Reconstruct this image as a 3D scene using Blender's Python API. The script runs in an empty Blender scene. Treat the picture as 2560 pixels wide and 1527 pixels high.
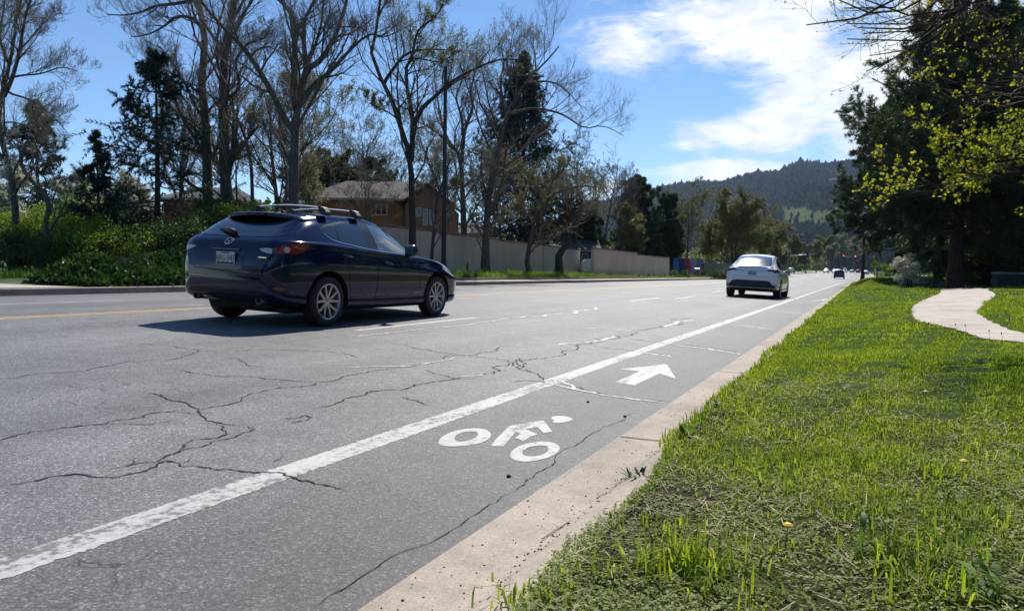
import bpy, bmesh, math, random
import numpy as np
from mathutils import Vector, Matrix
from mathutils.bvhtree import BVHTree
from mathutils.geometry import tessellate_polygon
SC = bpy.context.scene; COL = SC.collection
RNG = np.random.default_rng(7); random.seed(7)
# ------------------------------------------------------------------ camera model (a pixel of the 2560 px photo -> a ray)
F, CX, CY, ROLL = 1849.0, 1280.0, 763.5, .014
YAW = math.atan((2152-CX)/F); PITCH = -math.atan((CY-(690+ROLL*(CX-2152)))/F)
_f0 = np.array([-math.sin(YAW), math.cos(YAW), 0]); _r0 = np.array([math.cos(YAW), math.sin(YAW), 0]); _u0 = np.array([0, 0, 1.])
CF = _f0*math.cos(PITCH)+_u0*math.sin(PITCH); _u1 = _u0*math.cos(PITCH)-_f0*math.sin(PITCH); _a = math.atan(ROLL)
CR = _r0*math.cos(_a)+_u1*math.sin(_a); CU = _u1*math.cos(_a)-_r0*math.sin(_a)
CAM = np.array([0, 0, .9315])
def ray(x, y): return CF+CR*((x-CX)/F)-CU*((y-CY)/F)
def at(x, y, z): return CAM+ray(x, y)*z
def at_side(x, y, X):            # point of the pixel's ray in the vertical plane x = X
    d = ray(x, y); return CAM+d*(X/d[0])
def hit(x, y, zf):
    d = ray(x, y); lo, hi = .5, 500
    for _ in range(50):
        m = (lo+hi)/2; p = CAM+d*m
        if p[2] > zf(p[0], p[1]): lo = m
        else: hi = m
    return CAM+d*lo
def ss(a, b, x):
    t = np.clip((x-a)/(b-a), 0, 1); return t*t*(3-2*t)
cam = bpy.data.cameras.new('camera'); cam_o = bpy.data.objects.new('camera', cam); COL.objects.link(cam_o)
cam.sensor_width = 36; cam.lens = F/2560*36; cam.clip_start = .05; cam.clip_end = 9000
M = Matrix(((CR[0], CU[0], -CF[0], CAM[0]), (CR[1], CU[1], -CF[1], CAM[1]), (CR[2], CU[2], -CF[2], CAM[2]), (0, 0, 0, 1)))
cam_o.matrix_world = M; SC.camera = cam_o
# ------------------------------------------------------------------ materials
def C(h):
    h = h.lstrip('#'); v = [int(h[i:i+2], 16)/255 for i in (0, 2, 4)]
    return tuple(c/12.92 if c <= .04045 else ((c+.055)/1.055)**2.4 for c in v)
class NT:
    def __init__(s, name):
        s.m = bpy.data.materials.new(name); s.m.use_nodes = True; s.t = s.m.node_tree; s.n = s.t.nodes
        s.b = s.n['Principled BSDF']; s.out = s.n['Material Output']
    def node(s, typ, **k):
        o = s.n.new(typ)
        for a, v in k.items():
            if a.startswith('i_'): o.inputs[a[2:].replace('_', ' ')].default_value = v
            else: setattr(o, a, v)
        return o
    def link(s, a, b): s.t.links.new(a, b)
    def coord(s, obj=True): return s.node('ShaderNodeTexCoord').outputs['Object']
    def noise(s, scale, detail=3, rough=.55, vec=None, dist=0):
        o = s.node('ShaderNodeTexNoise'); o.inputs['Scale'].default_value = scale; o.inputs['Detail'].default_value = detail
        o.inputs['Roughness'].default_value = rough; o.inputs['Distortion'].default_value = dist
        s.link(vec or s.coord(), o.inputs['Vector']); return o.outputs['Fac']
    def ramp(s, fac, stops):
        o = s.node('ShaderNodeValToRGB'); e = o.color_ramp.elements
        while len(e) < len(stops): e.new(.5)
        for k, (p, c) in zip(e, stops):
            k.position = p; k.color = (*c, 1) if len(c) == 3 else c
        s.link(fac, o.inputs['Fac']); return o.outputs['Color']
    def mix(s, a, b, fac, mode='MIX'):
        o = s.node('ShaderNodeMix', data_type='RGBA', blend_type=mode)
        for sock, v in ((o.inputs[6], a), (o.inputs[7], b), (o.inputs[0], fac)):
            if hasattr(v, 'is_linked'): s.link(v, sock)
            elif isinstance(v, tuple): sock.default_value = (*v, 1)[:4]
            else: sock.default_value = v
        return o.outputs[2]
    def math(s, op, a, b=0.0):
        o = s.node('ShaderNodeMath', operation=op)
        for sock, v in zip(o.inputs, (a, b)):
            if hasattr(v, 'is_linked'): s.link(v, sock)
            else: sock.default_value = v
        return o.outputs[0]
    def bump(s, h, strength=.3, dist=.02):
        o = s.node('ShaderNodeBump'); o.inputs['Strength'].default_value = strength; o.inputs['Distance'].default_value = dist
        s.link(h, o.inputs['Height']); s.link(o.outputs['Normal'], s.b.inputs['Normal'])
def G(v): return (v, v, v)
def mat(name, col, rough=.6, metal=0, spec=.5, var=.0, vscale=3, coat=0, bump=0, bscale=40, emit=None, estr=0, trans=0):
    t = NT(name); b = t.b
    b.inputs['Base Color'].default_value = (*col, 1); b.inputs['Roughness'].default_value = rough; b.inputs['Metallic'].default_value = metal
    b.inputs['Specular IOR Level'].default_value = spec; b.inputs['Coat Weight'].default_value = coat; b.inputs['Coat Roughness'].default_value = .03
    b.inputs['Transmission Weight'].default_value = trans
    if var:
        t.link(t.ramp(t.noise(vscale, 5), [(.3, tuple(c*(1-var) for c in col)), (.7, tuple(min(1, c*(1+var)) for c in col))]), b.inputs['Base Color'])
    if bump: t.bump(t.noise(bscale, 4), bump, .02)
    if emit: b.inputs['Emission Color'].default_value = (*emit, 1); b.inputs['Emission Strength'].default_value = estr
    return t.m
def leafmat(name, c1, c2, trans=.4, rough=.5, scale=6.0, c3=None):
    t = NT(name); b = t.b
    st = [(.3, c1), (.68, c2)] if c3 is None else [(.25, c1), (.5, c2), (.75, c3)]
    geo = t.node('ShaderNodeNewGeometry'); n1 = t.noise(scale, 2)
    f = t.math('ADD', t.math('MULTIPLY', n1, .6), t.math('MULTIPLY', geo.outputs['Random Per Island'], .4))
    col = t.ramp(f, st); t.link(col, b.inputs['Base Color']); b.inputs['Roughness'].default_value = rough; b.inputs['Specular IOR Level'].default_value = .35
    tr = t.node('ShaderNodeBsdfTranslucent'); t.link(t.mix(col, (1.0, 1.0, .35), .25, 'MULTIPLY'), tr.inputs['Color'])
    mx = t.node('ShaderNodeMixShader'); mx.inputs[0].default_value = trans
    t.link(b.outputs[0], mx.inputs[1]); t.link(tr.outputs[0], mx.inputs[2]); t.link(mx.outputs[0], t.out.inputs[0]); return t.m
# ------------------------------------------------------------------ objects
def tag(o, label, cat, group=None):
    o['label'] = label; o['category'] = cat
    if group: o['group'] = group
    return o
def thing(name, label, cat, loc=(0, 0, 0), group=None):
    o = bpy.data.objects.new(name, None); COL.objects.link(o); o.location = loc; o.empty_display_size = .2
    return tag(o, label, cat, group)
def link_mesh(name, me, mats, parent=None, kind=None, smooth=False):
    o = bpy.data.objects.new(name, me); COL.objects.link(o)
    for m in (mats if isinstance(mats, (list, tuple)) else [mats]): me.materials.append(m)
    if parent is not None: o.parent = parent
    if kind: o['kind'] = kind
    if smooth: me.polygons.foreach_set('use_smooth', [True]*len(me.polygons))
    return o
def np_mesh(name, V, Fq, mi=None):   # V (n,3); Fq (m,k) all faces with k corners
    me = bpy.data.meshes.new(name); V = np.ascontiguousarray(V, dtype=np.float32); Fq = np.ascontiguousarray(Fq, dtype=np.int32); k = Fq.shape[1]
    me.vertices.add(len(V)); me.vertices.foreach_set('co', V.ravel()); me.loops.add(Fq.size); me.loops.foreach_set('vertex_index', Fq.ravel())
    me.polygons.add(len(Fq)); me.polygons.foreach_set('loop_start', np.arange(0, Fq.size, k, dtype=np.int32))
    if mi is not None: me.polygons.foreach_set('material_index', np.ascontiguousarray(mi, dtype=np.int32))
    me.update(calc_edges=True); return me
class MB:
    def __init__(s): s.v = []; s.f = []; s.mi = []
    def add(s, vs, fs, m=0):
        b = len(s.v); s.v += [tuple(map(float, v)) for v in vs]; s.f += [tuple(i+b for i in f) for f in fs]; s.mi += [m]*len(fs); return s
    def box(s, c, d, m=0, R=None):
        c = np.array(c, float); h = np.array(d, float)/2
        P = [np.array((sx, sy, sz))*h for sz in (-1, 1) for sy in (-1, 1) for sx in (-1, 1)]
        if R is not None: P = [R@p for p in P]
        return s.add([c+p for p in P], [(0, 2, 3, 1), (4, 5, 7, 6), (0, 1, 5, 4), (2, 6, 7, 3), (0, 4, 6, 2), (1, 3, 7, 5)], m)
    def tube(s, pts, rad, k=8, m=0, cap=True):
        P = np.array(pts, float); n = len(P); rad = np.broadcast_to(rad, (n,)); T = np.gradient(P, axis=0); T /= np.linalg.norm(T, axis=1)[:, None]+1e-9
        a = np.array((0, 0, 1.)) if abs(T[0][2]) < .9 else np.array((1., 0, 0)); vs = []
        U = np.cross(T[0], a); U /= np.linalg.norm(U)
        for i in range(n):
            U = U-T[i]*(U@T[i]); U /= np.linalg.norm(U)+1e-9; W = np.cross(T[i], U)
            for j in range(k):
                t = 2*math.pi*j/k; vs.append(P[i]+rad[i]*(U*math.cos(t)+W*math.sin(t)))
        fs = [(i*k+j, i*k+(j+1) % k, (i+1)*k+(j+1) % k, (i+1)*k+j) for i in range(n-1) for j in range(k)]
        if cap: fs += [tuple(range(k))[::-1], tuple(range((n-1)*k, n*k))]
        return s.add(vs, fs, m)
    def lathe(s, prof, c=(0, 0, 0), k=24, m=0, axis='z'):   # prof: (r, h)
        vs = []
        for r, h in prof:
            for j in range(k):
                t = 2*math.pi*j/k; p = (r*math.cos(t), r*math.sin(t), h)
                if axis == 'x': p = (h, r*math.cos(t), r*math.sin(t))
                if axis == 'y': p = (r*math.cos(t), h, r*math.sin(t))
                vs.append(np.array(c)+p)
        n = len(prof); return s.add(vs, [(i*k+j, i*k+(j+1) % k, (i+1)*k+(j+1) % k, (i+1)*k+j) for i in range(n-1) for j in range(k)], m)
    def prism(s, poly, d0, d1, m=0, fn=None):   # poly 2-D, extruded d0..d1; fn(u, v, w) -> 3-D
        fn = fn or (lambda u, v, w: (u, v, w)); n = len(poly)
        vs = [fn(u, v, d0) for u, v in poly]+[fn(u, v, d1) for u, v in poly]
        tri = tessellate_polygon([[Vector((u, v, 0)) for u, v in poly]])
        return s.add(vs, [tuple(t) for t in tri]+[tuple(i+n for i in t[::-1]) for t in tri]+[(i, (i+1) % n, n+(i+1) % n, n+i) for i in range(n)], m)
    def mesh(s, name, fix=True):
        me = bpy.data.meshes.new(name); me.from_pydata(s.v, [], s.f); me.polygons.foreach_set('material_index', s.mi); me.update()
        if fix:
            bm = bmesh.new(); bm.from_mesh(me); bmesh.ops.recalc_face_normals(bm, faces=bm.faces); bm.to_mesh(me); bm.free()
        return me
    def build(s, name, mats, parent=None, kind=None, smooth=False, bevel=0):
        o = link_mesh(name, s.mesh(name), mats, parent, kind, smooth)
        if bevel:
            b = o.modifiers.new('bevel', 'BEVEL'); b.width = bevel; b.segments = 2; b.limit_method = 'ANGLE'
        if smooth == 'auto':
            o.data.set_sharp_from_angle(angle=math.radians(35))
        return o
def children(o): return [c for c in bpy.data.objects if c.parent is o]
def copy_tree(o, kids=None, parent=None):
    kids = kids if kids is not None else {}
    c = o.copy(); COL.objects.link(c)
    if parent is not None: c.parent = parent
    for ch in kids.get(o.name, []): copy_tree(ch, kids, c)
    return c
def kid_map():
    d = {}
    for o in bpy.data.objects:
        if o.parent: d.setdefault(o.parent.name, []).append(o)
    return d
# ------------------------------------------------------------------ world, sun
SUN_EL, SUN_AZ = math.radians(48), math.radians(-12)     # azimuth clockwise from +Y
W = bpy.data.worlds.new('World'); SC.world = W; W.use_nodes = True; wt = W.node_tree; wn = wt.nodes; wl = wt.links
bg = wn['Background']; sky = wn.new('ShaderNodeTexSky'); sky.sky_type = 'NISHITA'; sky.sun_disc = False
sky.sun_elevation = SUN_EL; sky.sun_rotation = SUN_AZ; sky.altitude = 1600; sky.air_density = 1.0; sky.dust_density = .1; sky.ozone_density = 4.0
def wmath(op, a, b=0.0, c=None):
    o = wn.new('ShaderNodeMath'); o.operation = op
    for sock, v in zip(o.inputs, (a, b) if c is None else (a, b, c)):
        if hasattr(v, 'is_linked'): wl.new(v, sock)
        else: sock.default_value = v
    return o.outputs[0]
tc = wn.new('ShaderNodeTexCoord'); sx = wn.new('ShaderNodeSeparateXYZ'); wl.new(tc.outputs['Generated'], sx.inputs[0])
az = wmath('MULTIPLY', wmath('ARCTAN2', sx.outputs[0], sx.outputs[1]), 57.2958); el = wmath('MULTIPLY', wmath('ARCSINE', sx.outputs[2]), 57.2958)
def wnoise(scale, detail, sx_, sy_, rough=.6, dist=0.0, off=0.0):
    cb = wn.new('ShaderNodeCombineXYZ'); wl.new(wmath('MULTIPLY_ADD', az, sx_, off), cb.inputs[0]); wl.new(wmath('MULTIPLY', el, sy_), cb.inputs[1])
    n = wn.new('ShaderNodeTexNoise'); n.inputs['Scale'].default_value = scale; n.inputs['Detail'].default_value = detail
    n.inputs['Roughness'].default_value = rough; n.inputs['Distortion'].default_value = dist; wl.new(cb.outputs[0], n.inputs['Vector']); return n.outputs['Fac']
def blob(a0, e0, sa, se, tilt=0.0):
    da = wmath('SUBTRACT', az, a0); de = wmath('MULTIPLY_ADD', da, -tilt, wmath('SUBTRACT', el, e0))
    q = wmath('ADD', wmath('POWER', wmath('DIVIDE', da, sa), 2.0), wmath('POWER', wmath('DIVIDE', de, se), 2.0))
    return wmath('POWER', 2.71828, wmath('MULTIPLY', q, -1.0))
cov = None
for b_ in CLOUDS if 'CLOUDS' in globals() else [(-7, 17.8, 10, 3.6, .04, 1.15), (-3, 13.8, 6.5, 3.4, 0, 1.1), (-16.6, 16.6, 4.2, 2.3, 0, 1.0), (3, 13, 9, 7, 0, 1.2), (-6.0, 10.6, 6.8, 2.2, .1, 1.12), (-9.5, 7.4, 7, 1.3, 0, 1.05), (-18, 6.3, 8, 1.0, 0, .7), (8, 24, 14, 6, 0, .9)]:
    v = wmath('MULTIPLY', blob(*b_[:5]), b_[5]); cov = v if cov is None else wmath('MAXIMUM', cov, v)
n1 = wnoise(.22, 9, .62, 1.5, .62, .6); n2 = wnoise(.75, 8, .5, 2.0, .65, 1.2, 9.0)
nn = wmath('ADD', wmath('MULTIPLY', n1, .66), wmath('MULTIPLY', n2, .34))
dens = wmath('ADD', cov, wmath('MULTIPLY', wmath('SUBTRACT', nn, .5), 2.5))
mr = wn.new('ShaderNodeMapRange'); mr.interpolation_type = 'SMOOTHSTEP'; mr.inputs['From Min'].default_value = .30; mr.inputs['From Max'].default_value = 1.04
wl.new(dens, mr.inputs['Value'])
n3 = wnoise(.5, 6, .7, 1.3, .6, .5, 30.0)
cr = wn.new('ShaderNodeValToRGB'); cr.color_ramp.elements[0].position = .36; cr.color_ramp.elements[0].color = (6.3, 6.6, 7.2, 1); cr.color_ramp.elements[1].position = .62; cr.color_ramp.elements[1].color = (8.4, 8.45, 8.5, 1)
wl.new(n3, cr.inputs[0])
hs = wn.new('ShaderNodeHueSaturation'); hs.inputs['Saturation'].default_value = 1.09; hs.inputs['Value'].default_value = 1.0; wl.new(sky.outputs[0], hs.inputs['Color'])
mxw = wn.new('ShaderNodeMix'); mxw.data_type = 'RGBA'; wl.new(wmath('MULTIPLY', mr.outputs[0], .93), mxw.inputs[0]); wl.new(hs.outputs[0], mxw.inputs[6]); wl.new(cr.outputs[0], mxw.inputs[7])
wl.new(mxw.outputs[2], bg.inputs['Color']); bg.inputs['Strength'].default_value = .112
sl = bpy.data.lights.new('sun', 'SUN'); so = bpy.data.objects.new('sun', sl); COL.objects.link(so)
sl.energy = 4.7; sl.angle = math.radians(.55); sl.color = (1, .95, .87)
sd = Vector((math.sin(SUN_AZ)*math.cos(SUN_EL), math.cos(SUN_AZ)*math.cos(SUN_EL), math.sin(SUN_EL)))
so.rotation_euler = sd.to_track_quat('Z', 'Y').to_euler(); so.location = (0, 0, 60)
SC.view_settings.view_transform = 'Standard'; SC.view_settings.look = 'None'; SC.view_settings.exposure = .33
SC.cycles.max_bounces = 8; SC.cycles.transparent_max_bounces = 6; SC.cycles.caustics_reflective = False; SC.cycles.caustics_refractive = False
SC.cycles.sample_clamp_indirect = 6
# ------------------------------------------------------------------ ground
def zp(s):
    s = np.asarray(s, float)
    return np.where(s < 80, 0, np.where(s < 200, .00006*(np.clip(s, 80, 200)-80)**2, .864+.008*(s-200)))
def dxr(s): return 4*ss(80, 180, np.asarray(s, float))     # the right edge swings outward far away
def zroad(x, s): return .038*(np.clip(-x, -2, 8.95)-1.213)+zp(s)
def zleft(x, s): return .294+.15+.012*np.clip(-x-17.6, 0, 60)+zp(s)+.35*ss(-17.8, -20.5, x)*0
def zright(x, s):
    x = np.asarray(x, float)-dxr(s); s = np.asarray(s, float)
    z = .085+.06*np.clip(x+.8, 0, 9)+.004*np.clip(s, 0, 60)*ss(-.8, .6, x)+.02*np.clip(x-9, 0, 60)
    z = z-.42*ss(34, 43, s)*ss(0.2, 2.5, x)*(1-ss(7, 11, x)*.6)+.95*np.exp(-((x-3.6)/3.2)**2-((s-74)/15)**2)
    return z+zp(s)
def grid_mesh(name, xs, ss_, zf, m, kind='structure', parent=None, xoff=None):
    X, S = np.meshgrid(xs, ss_); X = X.copy()
    if xoff is not None: X = X+xoff(S, X)
    Z = zf(X, S); V = np.stack([X, S, Z], -1).reshape(-1, 3); nx = len(xs); ny = len(ss_)
    i = (np.arange(ny-1)[:, None]*nx+np.arange(nx-1)[None]).ravel(); Fq = np.stack([i, i+1, i+nx+1, i+nx], 1)
    return link_mesh(name, np_mesh(name, V, Fq), m, parent, kind, True)
SS = np.concatenate([np.arange(-60, 0, 3), np.arange(0, 100, 1.), np.arange(100, 260, 4), np.arange(260, 621, 12)])
# asphalt
t = NT('asphalt'); co = t.coord()
big = t.noise(.35, 5, .6, co); mid = t.noise(5, 4, .6, co); agg = t.node('ShaderNodeTexVoronoi'); agg.inputs['Scale'].default_value = 125; t.link(co, agg.inputs['Vector'])
fine = t.noise(160, 3, .7, co)
col = t.ramp(big, [(.28, G(.110)), (.72, G(.174))]); col = t.mix(col, t.ramp(mid, [(.3, G(.8)), (.7, G(1.2))]), .8, 'MULTIPLY')
sp = t.node('ShaderNodeSeparateColor'); t.link(agg.outputs['Color'], sp.inputs[0])
col = t.mix(col, t.ramp(sp.outputs[0], [(0, G(.38)), (.3, G(.72)), (.72, G(1.05)), (.86, G(1.4)), (1, (2.5, 2.4, 2.3))]), .8, 'MULTIPLY')
col = t.mix(col, t.ramp(fine, [(.3, G(.55)), (.7, G(1.45))]), .8, 'MULTIPLY'); wv = t.node('ShaderNodeMapping'); wv.inputs['Scale'].default_value = (1.1, .03, 1); t.link(co, wv.inputs[0])
col = t.mix(col, t.ramp(t.noise(1.0, 4, .6, wv.outputs[0]), [(.35, G(.80)), (.65, G(1.16))]), .9, 'MULTIPLY')
sxy = t.node('ShaderNodeSeparateXYZ'); t.link(co, sxy.inputs[0]); wob = t.math('ADD', sxy.outputs[0], t.math('MULTIPLY', t.math('SUBTRACT', mid, .5), .5))
col = t.mix(col, t.ramp(t.math('ADD', t.math('MULTIPLY', wob, .0625), 1.0), [(0, G(1)), (.30, G(1.0)), (.44, G(1.1)), (.50, G(.98)), (.56, G(1.12)), (.63, G(.96)), (.70, G(1.13)), (.755, G(.97)), (.80, G(1.12)), (.848, G(1.04)), (.862, G(.74)), (.90, G(.66)), (.93, G(.58))]), 1.0, 'MULTIPLY')
ve = t.node('ShaderNodeTexVoronoi', feature='DISTANCE_TO_EDGE'); ve.inputs['Scale'].default_value = 3.4; nz = t.node('ShaderNodeTexNoise'); nz.inputs['Scale'].default_value = 9; nz.inputs['Detail'].default_value = 4; t.link(co, nz.inputs['Vector']); va = t.node('ShaderNodeVectorMath', operation='MULTIPLY_ADD'); va.inputs[1].default_value = (.16, .16, 0); t.link(nz.outputs['Color'], va.inputs[0]); t.link(co, va.inputs[2]); t.link(va.outputs[0], ve.inputs['Vector'])
web = t.math('MULTIPLY', t.math('LESS_THAN', ve.outputs['Distance'], .010), t.math('GREATER_THAN', t.noise(.55, 3, .6, co), .615)); col = t.mix(col, G(.02), t.math('MULTIPLY', web, .85))
t.link(col, t.b.inputs['Base Color']); t.b.inputs['Roughness'].default_value = .62; t.b.inputs['Specular IOR Level'].default_value = .45
t.bump(t.math('ADD', t.math('MULTIPLY', sp.outputs[1], .6), t.math('MULTIPLY', fine, .5)), .55, .006); ASPH = t.m
# concrete
def concrete(name, c, spk=.5):
    t = NT(name); co = t.coord(); b_ = t.noise(1.4, 6, .65, co); v = t.node('ShaderNodeTexVoronoi'); v.inputs['Scale'].default_value = 150; t.link(co, v.inputs['Vector'])
    s_ = t.node('ShaderNodeSeparateColor'); t.link(v.outputs['Color'], s_.inputs[0])
    col = t.ramp(b_, [(.25, tuple(k*.62 for k in c)), (.55, c), (.8, tuple(k*1.15 for k in c))])
    col = t.mix(col, t.ramp(s_.outputs[0], [(0, G(.6)), (.25, G(.9)), (.8, G(1.05)), (.93, G(1.1)), (1, G(1.6))]), spk, 'MULTIPLY')
    col = t.mix(col, t.ramp(t.noise(9, 5, .7, co), [(.3, G(.82)), (.7, G(1.1))]), .8, 'MULTIPLY')
    t.link(col, t.b.inputs['Base Color']); t.b.inputs['Roughness'].default_value = .8; t.b.inputs['Specular IOR Level'].default_value = .3
    t.bump(t.math('ADD', t.noise(60, 4, .7, co), t.math('MULTIPLY', s_.outputs[1], .4)), .4, .004); return t.m
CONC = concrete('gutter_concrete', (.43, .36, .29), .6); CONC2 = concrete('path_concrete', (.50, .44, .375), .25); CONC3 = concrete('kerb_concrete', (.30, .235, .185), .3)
# soil
t = NT('soil'); co = t.coord()
soilc = t.ramp(t.noise(28, 6, .7, co), [(.3, (.032, .026, .018)), (.5, (.072, .055, .036)), (.72, (.15, .12, .08))])
soilc = t.mix(soilc, (.045, .075, .018), t.ramp(t.noise(1.7, 5, .6, co), [(.40, G(0)), (.60, G(.8))])); sy_ = t.node('ShaderNodeSeparateXYZ'); t.link(co, sy_.inputs[0]); soilc = t.mix(soilc, (.05, .085, .016), t.ramp(t.math('ADD', t.math('MULTIPLY', sy_.outputs[1], .1), t.math('MULTIPLY', t.noise(1.1, 4, .6, co), .25)), [(.42, G(0)), (.62, G(.85))]))
t.link(soilc, t.b.inputs['Base Color']); t.b.inputs['Roughness'].default_value = 1; t.b.inputs['Specular IOR Level'].default_value = .05; t.bump(t.noise(60, 5, .7, co), .8, .03); SOIL = t.m
t = NT('turf'); co = t.coord()
t.link(t.mix(t.ramp(t.noise(.5, 5, .6, co), [(.3, (.055, .11, .018)), (.7, (.10, .17, .028))]), t.ramp(t.noise(35, 4, .7, co), [(.3, G(.5)), (.7, G(1.4))]), .8, 'MULTIPLY'), t.b.inputs['Base Color']); t.b.inputs['Roughness'].default_value = .9
t.bump(t.noise(50, 3, .7, co), .8, .05); TURF = t.m
xs = np.array([-60, -40, -26, -15.42, -12.5, -9, -8.95, -7.5, -6.2, -5, -3.8, -2.6, -1.9, -1.213])
def road_off(S, X):  # far away the right edge moves out, and the crossing widens the left
    return dxr(S)*ss(-3.4, -1.2, X)
road = grid_mesh('road', xs[3:], SS, lambda x, s: zroad(np.minimum(x, -1.0)-0*s, s), ASPH, xoff=road_off)
# far intersection apron on the left
ap = grid_mesh('cross_street', np.linspace(-70, -15.0, 20), np.arange(150, 236, 5.), lambda x, s: .29+zp(s)+.006, ASPH)
gut = grid_mesh('gutter', np.array([-1.213, -1.08, -.98, -.935, -.91, -.885, -.86, -.82, -.7]), SS, lambda x, s: np.interp(x-dxr(s), [-1.213, -1.08, -.98, -.935, -.91, -.885, -.86, -.82, -.7], [.004, .0, .0, .012, .03, .048, .06, .066, .066])+zp(s), CONC, xoff=lambda S, X: dxr(S))
# joints in the gutter: dark slits
DARK = mat('joint_dark', (.03, .025, .02), .9)
mbj = MB()
for s in [4.02, 7.2, 10.2, 13.3, 16.4, 19.5, 22.6, 25.7, 29, 32, 35, 38, 41]:
    w = .007; xs_ = [-1.205, -1.08, -.98, -.935, -.90]; zs_ = [.008, .004, .004, .016, .041]
    for a in range(4): mbj.add([(xs_[a], s-w+.012*a, zs_[a]), (xs_[a+1], s-w+.012*a+.012, zs_[a+1]), (xs_[a+1], s+w+.012*a+.012, zs_[a+1]), (xs_[a], s+w+.012*a, zs_[a])], [(0, 1, 2, 3)])
mbj.build('expansion_joint', DARK, gut)
def noisy(x, s, a=.02): return a*np.sin(7.3*x+3.1*s)*np.cos(2.7*x-4.9*s)
soil = grid_mesh('verge_ground', np.concatenate([np.linspace(-.84, 3, 60), np.linspace(3.2, 12, 40), np.array([14, 18, 25, 40, 80, 160])]), np.concatenate([np.arange(-20, 0, 1.), np.arange(0, 14, .1), np.arange(14, 130, .8), np.arange(130, 260, 6), np.arange(260, 620, 20)]),
                 lambda x, s: zright(x, s)-.018*(x-dxr(s) < -.70)+noisy(x, s, .012)+noisy(3*x, 3*s, .006), SOIL, xoff=lambda S, X: dxr(S)+.11*(1-ss(2.7, 4.3, S))*(1-ss(-.84, .3, X)))
turf = grid_mesh('left_verge_ground', np.concatenate([np.array([-500, -300, -150, -80, -50]), np.linspace(-40, -17.62, 40)]), np.concatenate([np.arange(-60, 0, 4.), np.arange(0, 150, 1.5), np.arange(150, 620, 10)]), lambda x, s: zleft(x, s)+noisy(.3*x, .3*s, .03), TURF)
t = NT('far_ground'); co = t.coord(); t.link(t.ramp(t.noise(.02, 5, .6, co), [(.3, (.05, .075, .02)), (.7, (.10, .11, .045))]), t.b.inputs['Base Color']); t.b.inputs['Roughness'].default_value = .95; FARG = t.m
mb = MB(); mb.add([(-6000, -300, -1.2), (6000, -300, -1.2), (6000, 6500, -1.2), (-6000, 6500, -1.2)], [(0, 1, 2, 3)]); mb.build('ground', FARG, kind='structure')
grid_mesh('far_field', np.linspace(-900, 900, 60), np.linspace(600, 1500, 30), lambda x, s: 3.9+.008*(s-600)-.05*np.clip(-x-60, 0, 80)*0, FARG)
# left kerb and pavement
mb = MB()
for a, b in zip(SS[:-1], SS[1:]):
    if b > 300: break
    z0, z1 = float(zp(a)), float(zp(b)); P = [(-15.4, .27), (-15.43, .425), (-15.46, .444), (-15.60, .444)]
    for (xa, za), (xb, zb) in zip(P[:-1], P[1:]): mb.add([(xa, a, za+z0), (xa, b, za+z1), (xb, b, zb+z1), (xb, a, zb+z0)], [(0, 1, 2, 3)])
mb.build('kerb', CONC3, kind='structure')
mb = MB()
for s in np.arange(-2, 60, 3.05): mb.box((-15.43, s, .36), (.075, .018, .182))
side = grid_mesh('pavement', np.array([-17.62, -16.6, -15.6]), np.concatenate([np.arange(17.5, 120, 1.), np.arange(120, 300, 5)]), lambda x, s: zleft(x, s)+.004, CONC2)
drive = grid_mesh('driveway', np.linspace(-22.5, -15.6, 8), np.arange(-12, 11.2, .6), lambda x, s: zleft(x, s)+.008, CONC2, xoff=lambda S, X: 0*S)
# ------------------------------------------------------------------ painted markings (children of the road)
def paint(name, c, wear):
    t = NT(name); co = t.coord(); n = t.noise(26, 6, .7, co); mp = t.node('ShaderNodeMapping'); mp.inputs['Scale'].default_value = (1, .25, 1); t.link(co, mp.inputs[0])
    n2 = t.noise(7, 6, .75, mp.outputs[0]); f = t.math('ADD', t.math('MULTIPLY', n, .5), t.math('MULTIPLY', n2, .5))
    t.link(t.ramp(f, [(wear-.05, (.16, .155, .15)), (wear, tuple(k*.8 for k in c)), (.62, c)]), t.b.inputs['Base Color']); t.b.inputs['Roughness'].default_value = .6
    t.bump(t.noise(110, 3, .7, co), .4, .004); return t.m
WHITE = paint('white_paint', (.54, .53, .505), .495); WHITE2 = paint('fresh_white_paint', (.52, .51, .49), .465); YEL = paint('yellow_paint', (.62, .40, .12), .40)
def zr(x, s): return float(zroad(x, s))
def strip(mb, x0, w, s0, s1, ds=.25, rough=.0, zo=.0015, dx=None, seed=1):
    r = np.random.default_rng(seed); S = np.arange(s0, s1+ds/2, ds); L = len(S); jl = r.normal(0, rough, L); jr = r.normal(0, rough, L); vs = []
    for i, s in enumerate(S):
        o = float(dx(s)) if dx else 0
        for xx in (x0-w/2+jl[i]+o, x0+w/2+jr[i]+o): vs.append((xx, s, zr(min(xx-o, -1.0), s)+zo))
    mb.add(vs, [(2*i, 2*i+1, 2*i+3, 2*i+2) for i in range(L-1)])
mb = MB(); strip(mb, -2.25, .155, -12, 1, .1, .005); strip(mb, -2.25, .15, 1, 9, .012, .0038); strip(mb, -2.25, .15, 9, 78, .12, .006, seed=2); strip(mb, -2.25, .15, 78, 330, 3, 0, dx=lambda s: dxr(s)*.95)
lane = mb.build('bike_lane_line', WHITE, road)
for s0 in [-4.6, 7.5, 19.6, 31.7, 43.8, 55.9, 68, 80.1, 92, 104, 116, 128]:
    mb = MB(); strip(mb, -5.66, .11, s0, s0+3.05, .1, .004, seed=int(s0*10) % 97); mb.build('lane_dash', WHITE2, road)
for k, x0 in enumerate((-9.02, -9.24)):
    mb = MB(); strip(mb, x0, .1, -12, 60, .2, .003, seed=5+k); strip(mb, x0, .1, 60, 190, 4, 0, seed=7); mb.build('yellow_centre_line', YEL, road)
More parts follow.
